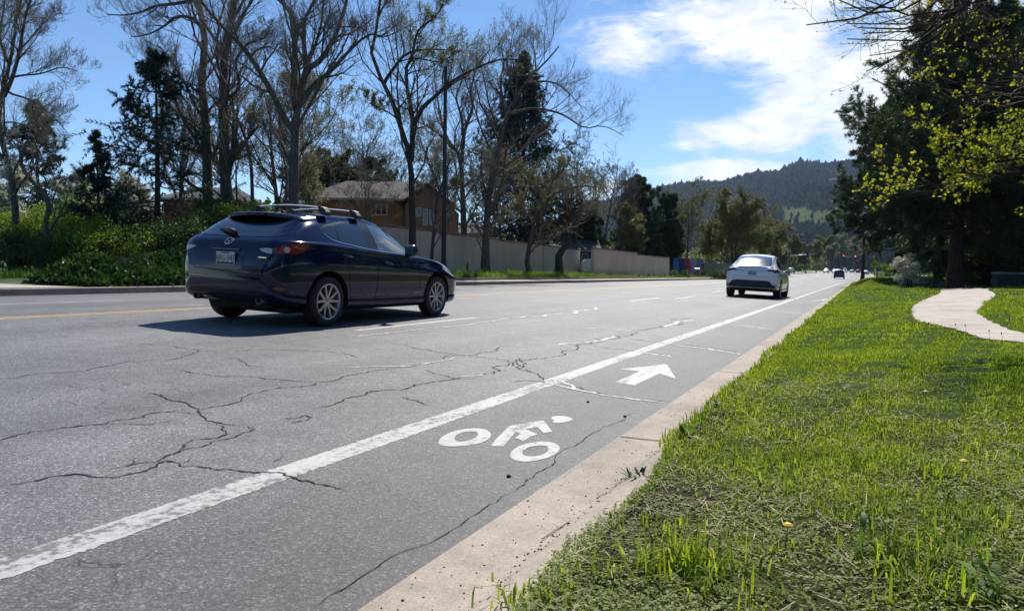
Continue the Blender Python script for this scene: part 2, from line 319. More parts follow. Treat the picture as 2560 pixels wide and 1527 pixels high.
for s0 in np.arange(-6, 130, 12.1):
    mb = MB(); strip(mb, -12.3, .11, s0, s0+3.05, .4, .004); mb.build('lane_dash', WHITE2, road)
def flat(polys, name, m, Z, holes=(), zo=.002):
    """polygons (pixel lists inside a zoom window Z = (scale, ox, oy)) laid on the road as thin sheets"""
    mb = MB(); g = lambda q: hit(Z[1]+q[0]*Z[0], Z[2]+q[1]*Z[0], lambda x, s: zr(x, s))
    for poly, hole in polys:
        loops = [[Vector(g(q)) for q in poly]]+([[Vector(g(q)) for q in hole]] if hole else [])
        allv = [v for l in loops for v in l]; tri = tessellate_polygon([[Vector((v.x, v.y, 0)) for v in l] for l in loops])
        mb.add([(v.x, v.y, zr(v.x, v.y)+zo) for v in allv], [tuple(x) for x in tri])
    return mb.build(name, m, road)
def smoothp(P, n=3):
    P = np.array(P, float)
    for _ in range(n): Q = np.roll(P, -1, 0); P = np.stack([.75*P+.25*Q, .25*P+.75*Q], 1).reshape(-1, 2)
    return [tuple(p) for p in P]
Z4 = (.29743, 1020, 860)
flat([(smoothp([(250, 838), (270, 790), (330, 752), (420, 722), (530, 707), (640, 711), (700, 745), (694, 787), (640, 824), (560, 846), (450, 859), (340, 862), (275, 852)]), smoothp([(386, 798), (400, 768), (450, 743), (510, 733), (575, 736), (594, 755), (574, 787), (520, 808), (460, 822), (405, 820)])),
      (smoothp([(850, 937), (878, 893), (940, 852), (1040, 825), (1140, 817), (1235, 829), (1278, 865), (1270, 902), (1222, 938), (1140, 968), (1040, 988), (945, 988), (880, 972)]), smoothp([(953, 917), (983, 883), (1050, 858), (1120, 851), (1173, 860), (1184, 885), (1163, 917), (1112, 937), (1050, 947), (980, 942)])),
      ([(700, 858), (735, 805), (840, 700), (870, 685), (1130, 643), (1145, 650), (1215, 738), (1140, 748), (1085, 698), (990, 715), (1090, 760), (1030, 780), (965, 818), (900, 790), (945, 755), (905, 738), (870, 780), (805, 860)], None),
      (smoothp([(1197, 622), (1220, 607), (1290, 603), (1350, 612), (1390, 633), (1370, 645), (1310, 660), (1250, 665), (1208, 655), (1235, 640), (1208, 632)], 2), None)], 'bicycle_symbol', WHITE2, Z4)
flat([([(1740, 322), (1950, 228), (1780, 213), (2172, 167), (2254, 291), (2112, 248), (1905, 347)], None)], 'straight_arrow', WHITE2, Z4)
# cracks and sealed cracks
CRK = mat('crack_dark', (.012, .012, .012), .95); SEAL = paint('crack_sealant', (.58, .57, .55), .32)
RA = (.54374, 0, 720); RB = (.54374, 1280, 720)
def rag(a, b, r, amp):
    L = math.hypot(*(b-a))
    if L < .035 or L > 40: return [a]
    m = (a+b)/2+np.array((-(b-a)[1], (b-a)[0]))*r.normal(0, amp if L < 1.2 else amp*.35)
    return rag(a, m, r, amp)+rag(m, b, r, amp)
def crack(mb, pts, Z, w, seed, zo=.003, amp=.11, crumb=True):
    r = np.random.default_rng(seed); P = np.array([hit(Z[1]+x*Z[0], Z[2]+y*Z[0], lambda X, s: zr(X, s))[:2] for x, y in pts]); out = []
    for a, b in zip(P[:-1], P[1:]): out += rag(a, b, r, amp)
    out.append(P[-1]); out = np.array(out)
    def ribbon(out, w):
        T = np.gradient(out, axis=0); T /= np.linalg.norm(T, axis=1)[:, None]+1e-9; N = np.stack([-T[:, 1], T[:, 0]], 1); n = len(out)
        ww = w*np.clip(r.lognormal(-.05, .36, n), .3, 2.4)*np.minimum(1, np.minimum(np.arange(n), np.arange(n)[::-1])/5+.15)*(1+.05*np.clip(out[:, 1]-4, 0, 30)); off = r.normal(0, w*.18, n); vs = []
        for q, nn_, k, o in zip(out, N, ww, off):
            for e in (-1, 1): p = q+nn_*(e*k/2+o); vs.append((p[0], p[1], zr(p[0], p[1])+zo))
        mb.add(vs, [(2*i, 2*i+1, 2*i+3, 2*i+2) for i in range(n-1)])
    ribbon(out, w)
    if crumb:
        for _ in range(len(out)//14):      # short side branches and crumbled bits
            i = r.integers(0, len(out)); a = out[i]; th = r.uniform(0, 6.28); L = r.uniform(.04, .16); q = a+np.array((math.cos(th), math.sin(th)))*L; br = np.array(rag(a, q, r, .2)+[q])
            if len(br) > 2: ribbon(br, w*.55)
            c = out[r.integers(0, len(out))]+r.normal(0, w*.8, 2); th = np.sort(r.uniform(0, 6.28, 6)); rr = w*r.uniform(.4, 1.1, 6); mb.add([(c[0]+u*math.cos(t), c[1]+u*math.sin(t), zr(c[0], c[1])+zo) for u, t in zip(rr, th)], [tuple(range(6))])
mb = MB()
CA = [[(0, 420), (110, 403), (300, 388), (480, 360), (640, 338), (780, 330), (860, 310), (915, 290), (1000, 292), (1200, 283), (1400, 285), (1500, 292), (1650, 323)], [(915, 290), (830, 275), (700, 262), (540, 255)],
      [(0, 708), (80, 675), (250, 648), (420, 630), (490, 625), (560, 605), (710, 573), (790, 570), (840, 555)], [(490, 625), (620, 628), (800, 610)], [(660, 480), (740, 495), (790, 518), (850, 528), (880, 548), (915, 568), (940, 595), (1000, 618), (1050, 628), (1115, 632)],
      [(790, 570), (880, 578), (920, 570)], [(915, 565), (1000, 545), (1110, 520), (1140, 490), (1200, 480), (1280, 460), (1350, 455), (1450, 445), (1460, 430), (1510, 430), (1560, 420), (1640, 395), (1720, 380), (1800, 370), (1880, 365), (1910, 355), (1960, 350), (2040, 325), (2060, 312), (2150, 310), (2200, 300), (2300, 270), (2354, 265)],
      [(1000, 618), (1040, 660), (1010, 685), (930, 695), (850, 730), (820, 755), (760, 775), (720, 800), (600, 815), (470, 840)], [(1115, 632), (1110, 670), (1060, 690), (970, 710), (900, 735), (800, 770)],
      [(0, 915), (100, 898), (230, 868), (350, 855), (450, 870), (530, 872), (600, 855), (720, 820), (760, 795), (800, 800), (830, 820), (1000, 835), (1200, 848), (1290, 850), (1340, 870), (1450, 900), (1590, 928)], [(1265, 608), (1380, 595), (1410, 585), (1415, 605), (1330, 625)],
      [(1405, 550), (1480, 550), (1560, 525), (1620, 500), (1770, 470), (1860, 465), (1890, 455), (2000, 430), (2100, 418), (2200, 400), (2300, 380), (2354, 345)], [(1840, 495), (1900, 515), (1985, 545)], [(1010, 320), (1130, 345), (1300, 370)], [(830, 375), (960, 400), (1100, 405), (1220, 418), (1380, 428), (1450, 435)],
      [(1790, 250), (1900, 275), (2030, 297), (2150, 310), (2280, 325), (2354, 345)], [(1950, 375), (2030, 400), (2110, 420), (2200, 410)], [(1430, 1480), (1690, 1310), (1830, 1220), (2000, 1160), (2130, 1080), (2200, 1035), (2354, 940)], [(300, 445), (380, 460)], [(1250, 805), (1300, 770)]]
for i, c in enumerate(CA): crack(mb, c, RA, .010 if i in (4, 9, 2, 11) else (.0032 if i == 17 else .0075), 100+i, amp=.045 if i == 17 else .11, crumb=i != 17)
CB = [[(0, 360), (20, 330), (110, 325), (230, 290), (300, 285), (290, 265), (400, 245), (480, 220), (540, 200), (620, 190), (700, 175), (830, 140)], [(0, 430), (130, 430), (200, 445), (380, 480), (560, 510), (740, 525)], [(0, 375), (100, 390), (130, 410), (140, 430)], [(370, 265), (470, 280), (560, 290), (650, 300), (760, 320)],
      [(0, 340), (40, 375), (90, 390)], [(10, 320), (60, 345), (20, 370)], [(540, 235), (640, 245), (700, 258), (900, 275), (1060, 305)], [(0, 940-720+720), (60, 900), (200, 800), (330, 700), (420, 640), (520, 590), (560, 575)], [(0, 262), (20, 260)]]
for i, c in enumerate(CB): crack(mb, c, RB, .0035 if i == 7 else .009, 200+i, amp=.045 if i == 7 else .11, crumb=i != 7)
mb.build('crack', CRK, road)
mb = MB()
for i, c in enumerate([[(150, 432), (200, 447), (380, 483), (560, 512), (700, 527)], [(235, 428), (300, 465)], [(590, 295), (750, 320)], [(740, 262), (900, 278), (1055, 306)], [(970, 166), (1100, 179), (1225, 193)], [(870, 68), (1000, 80)], [(1150, 98), (1340, 120)],
                       [(0, 138), (60, 132), (150, 130), (270, 118), (290, 105), (380, 100), (390, 90)], [(210, 262), (250, 256), (310, 256)], [(330, 250), (420, 240), (470, 222)], [(700, 180), (720, 172), (760, 155), (830, 148)], [(310, 183), (420, 188)], [(460, 190), (560, 203)], [(750, 50), (850, 38)], [(660, 50), (750, 55)], [(390, 32), (490, 38)], [(1380, 60), (1500, 30)]]):
    crack(mb, c, RB, .03 if i < 2 else .046, 300+i, .0036, .05, False)
for i, c in enumerate([[(1640, 225), (1800, 205), (2000, 185), (2200, 160), (2354, 140)], [(1600, 365), (1900, 362)], [(1930, 355), (2060, 330), (2110, 318)], [(2100, 412), (2250, 398)]]): crack(mb, c, RA, .024, 340+i, .0036, .05, False)
mb.build('crack_sealant', SEAL, road)
# concrete path that winds through the right verge
PL = [(2470, 849), (2430, 838), (2380, 822), (2330, 812), (2297, 804), (2281, 788), (2281, 770), (2296, 757), (2330, 742), (2352, 730), (2359, 722)]
PR = [(2640, 850), (2600, 842), (2534, 829), (2500, 815), (2470, 802), (2449, 786), (2447, 775), (2462, 760), (2485, 742), (2487, 734), (2470, 724)]
Lp = [hit(x, y, lambda X, s: float(zright(X, s))) for x, y in PL]; Rp = [hit(x, y, lambda X, s: float(zright(X, s))) for x, y in PR]
Lp = [Lp[0]+(Lp[0]-Rp[0])*0+np.array((.55, -1.0, 0))*1.2]+Lp; Rp = [Rp[0]+np.array((.9, -.9, 0))*1.2]+Rp
Lp.append(Lp[-1]+np.array((.9, 5, 0))); Rp.append(Rp[-1]+np.array((.9, 5, 0))); Lp.append(Lp[-1]+np.array((1.3, 7, 0))); Rp.append(Rp[-1]+np.array((1.3, 7, 0)))
def resamp(P, n):
    P = np.array(P); d = np.concatenate([[0], np.cumsum(np.linalg.norm(np.diff(P[:, :2], axis=0), axis=1))])/1.0; u = np.linspace(0, len(P)-1, n); i = np.clip(u.astype(int), 0, len(P)-2); f = (u-i)[:, None]
    p0 = P[np.maximum(i-1, 0)]; p1 = P[i]; p2 = P[i+1]; p3 = P[np.minimum(i+2, len(P)-1)]
    return .5*((2*p1)+(-p0+p2)*f+(2*p0-5*p1+4*p2-p3)*f**2+(-p0+3*p1-3*p2+p3)*f**3)
nP = 150; A = resamp(Lp, nP); B = resamp(Rp, nP); PATH_L, PATH_R = A, B
mb = MB(); vs = []
for a, b in zip(A, B):
    for f_ in np.linspace(0, 1, 6):
        p = a*(1-f_)+b*f_; vs.append((p[0]+.02*math.sin(p[1]*9)*(f_ in (0, 1)), p[1], float(zright(p[0], p[1]))+.012))
mb.add(vs, [(i*6+j, i*6+j+1, i*6+j+7, i*6+j+6) for i in range(nP-1) for j in range(5)])
path = mb.build('path', CONC2, kind='structure', smooth=True)
mb = MB()
for i in range(9, nP-10, 17):
    a, b = A[i], B[i]; vs = []
    for f_ in np.linspace(.01, .99, 6):
        p = a*(1-f_)+b*f_
        for e in (-.008, .008): vs.append((p[0], p[1]+e, float(zright(p[0], p[1]))+.0145))
    mb.add(vs, [(2*j, 2*j+1, 2*j+3, 2*j+2) for j in range(5)])
mb.build('path_joint', DARK, path)
# driveway crossing the mound further on
g2 = [hit(x, y, lambda X, s: float(zright(X, s))) for x, y in ((2232, 712), (2298, 712))]
mb = MB(); vs = []
for i in range(16):
    s = 58+i*1.2
    for f_ in np.linspace(0, 1, 5): x = 2.4+.012*(s-58)*1.2+f_*2.3; vs.append((x, s, float(zright(x, s))+.03))
mb.add(vs, [(i*5+j, i*5+j+1, i*5+j+6, i*5+j+5) for i in range(15) for j in range(4)]); mb.build('side_path', CONC2, kind='structure', smooth=True)
# ------------------------------------------------------------------ vehicles
def pchip(xs, ys, x):
    xs = np.asarray(xs, float); ys = np.asarray(ys, float); h = np.diff(xs); d = np.diff(ys)/h; m = np.zeros_like(ys)
    for i in range(1, len(xs)-1):
        if d[i-1]*d[i] > 0: w1 = 2*h[i]+h[i-1]; w2 = h[i]+2*h[i-1]; m[i] = (w1+w2)/(w1/d[i-1]+w2/d[i])
    m[0] = d[0]; m[-1] = d[-1]; i = np.clip(np.searchsorted(xs, x, 'right')-1, 0, len(xs)-2); t = (x-xs[i])/h[i]
    return (1+2*t)*(1-t)**2*ys[i]+t*(1-t)**2*h[i]*m[i]+t*t*(3-2*t)*ys[i+1]+t*t*(t-1)*h[i]*m[i+1]
def loft(T, n, seg):
    T = np.array(T); L = T[-1, 0]; u = np.linspace(0, 1, n); y = L*(.5-.5*np.cos(math.pi*u))*.35+L*u*.65; y[0] = 0; y[-1] = L
    c = [pchip(T[:, 0], T[:, k], y) for k in range(1, 9)]; rows = []
    for i in range(n):
        zl, zm, wm, zb, wb, zr_, wt, zt = [k[i] for k in c]
        g = zr_-zb
        P = [(0, zl), (wm*.55, zl), (wm*.86, zl+.003), (wm-.035, zl+.03), (wm-.008, zl+.085), (wm-.018, zl+.15), (wm-.004, (zl+zm)/2+.05), (wm, zm), (wm-.002, zm+.45*(zb-zm)), (wb+.45*(wm-wb), zb-.22*(zb-zm)), (wb+.012, zb-.012), (wb-.012, zb+.008),
             (wb+(wt-wb)*.30+.014*min(1, g/.2), zb+g*.30), (wb+(wt-wb)*.66+.02*min(1, g/.2), zb+g*.66), (wt+.012, zr_-.03*min(1, g/.2)), (wt-.035, zr_+.35*(zt-zr_)*.6+.01*min(1, g/.2)), (wt*.62, zr_+.78*(zt-zr_)), (wt*.3, zr_+.96*(zt-zr_)), (0, zt)]
        P = np.array(P); Q = []
        for k in range(len(P)-1):
            p0 = P[k-1] if k else P[0]*np.array((-1, 1))+0*P[0] if False else P[max(k-1, 0)]; p3 = P[min(k+2, len(P)-1)]
            for s in range(seg):
                t = s/seg; h1 = (P[k+1]-p0)/2; h2 = (p3-P[k])/2
                lim = np.linalg.norm(P[k+1]-P[k]); h1 *= min(1, lim/(np.linalg.norm(h1)+1e-9)); h2 *= min(1, lim/(np.linalg.norm(h2)+1e-9))
                Q.append((2*t**3-3*t*t+1)*P[k]+(t**3-2*t*t+t)*h1+(-2*t**3+3*t*t)*P[k+1]+(t**3-t*t)*h2)
        Q.append(P[-1]); Q = np.array(Q); ring = [(q[0], y[i], q[1]) for q in Q]+[(-q[0], y[i], q[1]) for q in Q[1:-1][::-1]]; rows.append(ring)
    k = len(rows[0]); V = [p for r in rows for p in r]
    Fs = [(i*k+j, i*k+(j+1) % k, (i+1)*k+(j+1) % k, (i+1)*k+j) for i in range(n-1) for j in range(k)]+[tuple(range(k))[::-1], tuple(range((n-1)*k, n*k))]
    return V, Fs
def apply_bool(o, cutter):
    m = o.modifiers.new('b', 'BOOLEAN'); m.object = cutter; m.operation = 'DIFFERENCE'; m.solver = 'EXACT'
    dg = bpy.context.evaluated_depsgraph_get(); me = bpy.data.meshes.new_from_object(o.evaluated_get(dg)); o.modifiers.clear(); old = o.data; o.data = me; bpy.data.meshes.remove(old)
    cd = cutter.data; bpy.data.objects.remove(cutter); bpy.data.meshes.remove(cd)
class Car:
    def __init__(s, name, label, T, axles, r, paint, n=72, seg=3, group=None, arch=.045, half=None):
        s.e = thing(name, label, 'car', group=group); V, Fs = loft(T, n, seg); s.T = np.array(T)
        me = bpy.data.meshes.new('body'); me.from_pydata(V, [], Fs); bm = bmesh.new(); bm.from_mesh(me); bmesh.ops.recalc_face_normals(bm, faces=bm.faces); s.bvh = BVHTree.FromBMesh(bm); bm.to_mesh(me); bm.free()
        s.body = link_mesh('body', me, [paint, M_UNDER], s.e); W_ = max(s.T[:, 3])
        mb = MB()
        for ya in axles:
            for sx in (-1, 1):
                rr = r+arch; k = 40; x0, x1 = sx*(W_-.36), sx*(W_+.2); vs = [(x, ya+rr*math.cos(2*math.pi*j/k), r+rr*math.sin(2*math.pi*j/k)) for x in (x0, x1) for j in range(k)]
                mb.add(vs, [(j, (j+1) % k, k+(j+1) % k, k+j) for j in range(k)]+[tuple(range(k)), tuple(range(k, 2*k))[::-1]])
        cut = mb.build('cut', []); apply_bool(s.body, cut); me = s.body.data; me.update()
        mi = []; 
        for p in me.polygons:
            c = p.center; d = min(math.hypot(c.y-ya, c.z-r) for ya in axles); mi.append(1 if (d < r+arch+.004 and abs(c.x) < W_-.004 and (abs(p.normal.x) > .9 and abs(c.x) < W_-.3 or d > r+arch-.012) and d > 0 and not (abs(p.normal.x) > .5 and abs(c.x) > W_-.3)) or c.z < .30 and p.normal.z < -.9 else 0)
        me.polygons.foreach_set('material_index', mi); me.polygons.foreach_set('use_smooth', [True]*len(mi)); me.set_sharp_from_angle(angle=math.radians(38))
    def cast(s, p, d):
        h = s.bvh.ray_cast(Vector(p)-Vector(d)*4, Vector(d)); return h
    def uv(s, view):   # direction, u axis
        if view == 'R': return Vector((-1, 0, 0)), Vector((0, 1, 0))
        if view == 'L': return Vector((1, 0, 0)), Vector((0, 1, 0))
        if view == 'B': return Vector((0, 1, 0)), Vector((1, 0, 0))
        if view == 'F': return Vector((0, -1, 0)), Vector((1, 0, 0))
        a = math.radians(abs(view)); sg = 1 if view > 0 else -1    # rear corner, view angle from straight behind
        return Vector((-sg*math.sin(a), math.cos(a), 0)), Vector((sg*math.cos(a), math.sin(a), 0))
    def decal(s, name, view, poly, m, off=.004, step=.05, parent=None, round_=0, up=None):
        d, u = s.uv(view); v = Vector((0, 0, 1))
        if round_: poly = smoothp(poly, round_)
        bm = bmesh.new(); vs = [bm.verts.new((a, b, 0)) for a, b in poly]; bm.faces.new(vs)
        us = [p[0] for p in poly]; vv = [p[1] for p in poly]
        for lo, hi, ax in ((min(us), max(us), 0), (min(vv), max(vv), 1)):
            k = lo+step
            while k < hi-1e-4:
                co = [0, 0, 0]; no = [0, 0, 0]; co[ax] = k; no[ax] = 1
                bmesh.ops.bisect_plane(bm, geom=bm.verts[:]+bm.edges[:]+bm.faces[:], plane_co=co, plane_no=no); k += step
        dead = []
        for w in bm.verts:
            p = u*w.co.x+v*w.co.y; h = s.cast(p, d)
            if h[0] is None: dead.append(w); continue
            n = h[1]; n = n if n.dot(d) < 0 else -n; w.co = h[0]+n*off
        bmesh.ops.delete(bm, geom=dead, context='VERTS')
        bm.normal_update()
        for f in bm.faces:
            if f.normal.dot(d) > 0: f.normal_flip()
        me = bpy.data.meshes.new(name); bm.to_mesh(me); bm.free(); return link_mesh(name, me, m, parent or s.e, smooth=True)
    def ribbon(s, name, view, lines, w, m, off=.0015, parent=None, step=.04):
        d, u = s.uv(view); mb = MB()
        for pts in lines:
            Q = []
            for a, b in zip(pts[:-1], pts[1:]):
                n = max(1, int(math.hypot(b[0]-a[0], b[1]-a[1])/step)); Q += [(a[0]+(b[0]-a[0])*i/n, a[1]+(b[1]-a[1])*i/n) for i in range(n)]
            Q.append(pts[-1]); vs = []
            for i, q in enumerate(Q):
                a = Q[max(i-1, 0)]; b = Q[min(i+1, len(Q)-1)]; t = Vector((b[0]-a[0], b[1]-a[1])).normalized(); nn_ = (-t.y*w/2, t.x*w/2)
                for e in (-1, 1):
                    h = s.cast(u*(q[0]+e*nn_[0])+Vector((0, 0, q[1]+e*nn_[1])), d)
                    if h[0] is None: break
                    n_ = h[1] if h[1].dot(d) < 0 else -h[1]; vs.append(h[0]+n_*off)
                else: continue
                break
            k = len(vs)//2; mb.add(vs[:2*k], [(2*i, 2*i+1, 2*i+3, 2*i+2) for i in range(k-1)])
        return mb.build(name, m, parent or s.e)
    def pt(s, view, a, b, off=0):
        d, u = s.uv(view); h = s.cast(u*a+Vector((0, 0, b)), d); n = h[1] if h[1].dot(d) < 0 else -h[1]; return np.array(h[0]+n*off), np.array(n)
    def wheel(s, y, side, r, w, rim_r, W_, style='v10', k=40, mats=None):
        mats = mats or (M_TYRE, M_ALLOY); sg = side; xo = sg*W_
        hub = MB().lathe([(0.0, xo-sg*.10), (.055, xo-sg*.10), (.155, xo-sg*.12), (.155, xo-sg*.15), (.05, xo-sg*.16), (0, xo-sg*.16)], (0, y, r), 20, axis='x').build('wheel', M_BRAKE, s.e)
        pr = [(rim_r-.012, xo-sg*(w-.02)), (rim_r+.012, xo-sg*w), (r*.93, xo-sg*w*.99), (r*.985, xo-sg*w*.90), (r, xo-sg*w*.75), (r, xo-sg*w*.25), (r*.985, xo-sg*w*.1), (r*.93, xo-sg*.012), (rim_r+.03, xo), (rim_r+.008, xo-sg*.012), (rim_r-.01, xo-sg*.03)]
        MB().lathe(pr, (0, y, r), k, axis='x').build('tyre', mats[0], hub, smooth=True)
        mb = MB().lathe([(rim_r+.010, xo-sg*.014), (rim_r+.006, xo-sg*.006), (rim_r-.012, xo-sg*.012), (rim_r-.02, xo-sg*.03), (rim_r-.03, xo-sg*.12)], (0, y, r), k, axis='x')
        def spoke(a0, a1, w0, w1):
            P = []
            for rr, a, ww, dx in ((.045, a0, w0, .03), (rim_r*.55, (a0+a1)/2, (w0+w1)/2, .024), (rim_r-.012, a1, w1, .014)):
                for e in (-1, 1):
                    t = a+e*ww/rr/2; P.append((xo-sg*dx, y+rr*math.cos(t), r+rr*math.sin(t)))
                for e in (1, -1):
                    t = a+e*ww*1.25/rr/2; P.append((xo-sg*(dx+.035), y+rr*math.cos(t), r+rr*math.sin(t)))
            mb.add(P, [(4*i+j, 4*i+(j+1) % 4, 4*i+4+(j+1) % 4, 4*i+4+j) for i in range(2) for j in range(4)])
        if style == 'v10':
            for i in range(5):
                a = 2*math.pi*i/5+.3
                for e in (-1, 1): spoke(a+e*.20, a+e*.33, .034, .030)
            mb.lathe([(0, xo-sg*.024), (.032, xo-sg*.024), (.05, xo-sg*.03), (.062, xo-sg*.05)], (0, y, r), 20, axis='x')
        else:
            for i in range(10): spoke(2*math.pi*i/10, 2*math.pi*i/10+.1, .03, .035)
            mb.lathe([(0, xo-sg*.02), (.05, xo-sg*.02), (.07, xo-sg*.05)], (0, y, r), 20, axis='x')
        mb.build('rim', mats[1], hub, smooth='auto'); return hub
    def place(s, x, y, yaw=0, z=None, tilt=True):
        s.e.location = (x, y, zr(x, y) if z is None else z); sl_ = (float(zp(y+2))-float(zp(y-2)))/4
        s.e.rotation_euler = (math.atan(sl_)*math.cos(yaw), math.atan(.038) if tilt else 0, yaw)
def text_mesh(txt, size, name, m, parent, M4, ext=.001):
    cu = bpy.data.curves.new('t', 'FONT'); cu.body = txt; cu.size = size; cu.align_x = 'CENTER'; cu.align_y = 'CENTER'; cu.extrude = ext; o = bpy.data.objects.new('t', cu); COL.objects.link(o)
    dg = bpy.context.evaluated_depsgraph_get(); me = bpy.data.meshes.new_from_object(o.evaluated_get(dg)); bpy.data.objects.remove(o); me.transform(M4); return link_mesh(name, me, m, parent)
def flake(name, c, metal, rough):
    t = NT(name); t.b.inputs['Base Color'].default_value = (*c, 1); t.b.inputs['Metallic'].default_value = metal; t.b.inputs['Coat Weight'].default_value = 1; t.b.inputs['Coat Roughness'].default_value = .04
    n = t.noise(7, 5, .7); t.link(t.ramp(n, [(.3, G(rough)), (.75, G(rough+.14))]), t.b.inputs['Roughness']); return t.m
M_UNDER = mat('underbody_black', (.008, .008, .009), .8); M_TYRE = mat('tyre_rubber', (.014, .014, .015), .75, bump=.2, bscale=60); M_ALLOY = mat('alloy', (.42, .42, .43), .32, .85); M_BRAKE = mat('brake_disc', (.05, .048, .047), .5, .6)
M_BLUE = mat('navy_paint', (.0025, .0065, .041), .1, .12, .3, coat=.5); M_WHITEP = mat('white_pearl_paint', (.74, .76, .79), .3, 0, .5, coat=1)
M_GLASS = mat('tinted_glass', (.006, .008, .011), .04, 0, .7, coat=.6); M_GLASS2 = mat('lightened_glass', (.045, .055, .062), .04, 0, .9, coat=1); M_TRIM = mat('gloss_black_trim', (.008, .008, .009), .25); M_PLAST = mat('matt_black_plastic', (.018, .018, .02), .55)  # front glass: seen-through and reflected brightness put into its paler base colour
M_CHROME = mat('chrome', (.75, .75, .76), .12, 1); M_RED = mat('red_lens', (.24, .006, .007), .12, coat=1); M_DRED = mat('dark_red_lens', (.06, .008, .010), .12, coat=1); M_CLEAR = mat('clear_lens', (.5, .5, .5), .15, coat=1); M_AMBER = mat('amber_lens', (.5, .14, .03), .2)
M_PLATE = mat('plate_white', (.52, .53, .52), .4, var=.1, vscale=30); M_PTXT = mat('plate_green', (.012, .03, .022), .5); M_ALU = mat('brushed_aluminium', (.72, .72, .73), .35, .25); M_GAP = mat('panel_gap_dark', (.003, .003, .004), .7); M_SILVER = flake('silver_paint', (.4, .41, .42), .7, .3); M_BLACKP = flake('black_paint', (.008, .009, .011), .2, .25); M_REDP = flake('red_paint', (.3, .02, .02), .2, .3)
def dy(y): return y
HATCH = [(0, .45, .60, .60, .72, .585, .76, .50, .775), (.03, .38, .60, .685, .86, .65, .90, .58, .915), (.08, .34, .60, .75, .98, .70, 1.02, .63, 1.035), (.15, .31, .60, .80, 1.035, .755, 1.075, .655, 1.09), (.25, .28, .61, .84, 1.055, .80, 1.13, .655, 1.16), (.45, .26, .62, .872, 1.062, .842, 1.25, .63, 1.29), (.65, .24, .62, .89, 1.062, .858, 1.345, .605, 1.39),
         (.85, .23, .62, .897, 1.058, .865, 1.385, .60, 1.44), (1.3, .21, .62, .90, 1.035, .868, 1.408, .60, 1.47), (1.9, .20, .61, .90, 1.0, .87, 1.408, .602, 1.475), (2.15, .195, .61, .90, .985, .87, 1.385, .60, 1.458), (2.45, .195, .60, .90, .967, .868, 1.285, .605, 1.372), (2.75, .195, .60, .898, .948, .865, 1.15, .63, 1.222), (3.05, .195, .59, .895, .93, .86, 1.0, .68, 1.05),
         (3.3, .195, .58, .893, .91, .85, .95, .69, .985), (3.65, .195, .57, .89, .87, .825, .90, .67, .93), (4.1, .20, .53, .865, .76, .76, .80, .60, .825), (4.3, .21, .49, .80, .66, .68, .70, .52, .72), (4.45, .26, .46, .66, .56, .58, .60, .44, .615), (4.51, .34, .44, .50, .50, .46, .52, .36, .53)]
c = Car('hatchback', 'dark navy blue hatchback with a two-bar roof rack driving away in the near lane', HATCH, (.89, 3.56), .322, M_BLUE, 90, 3, arch=.075)
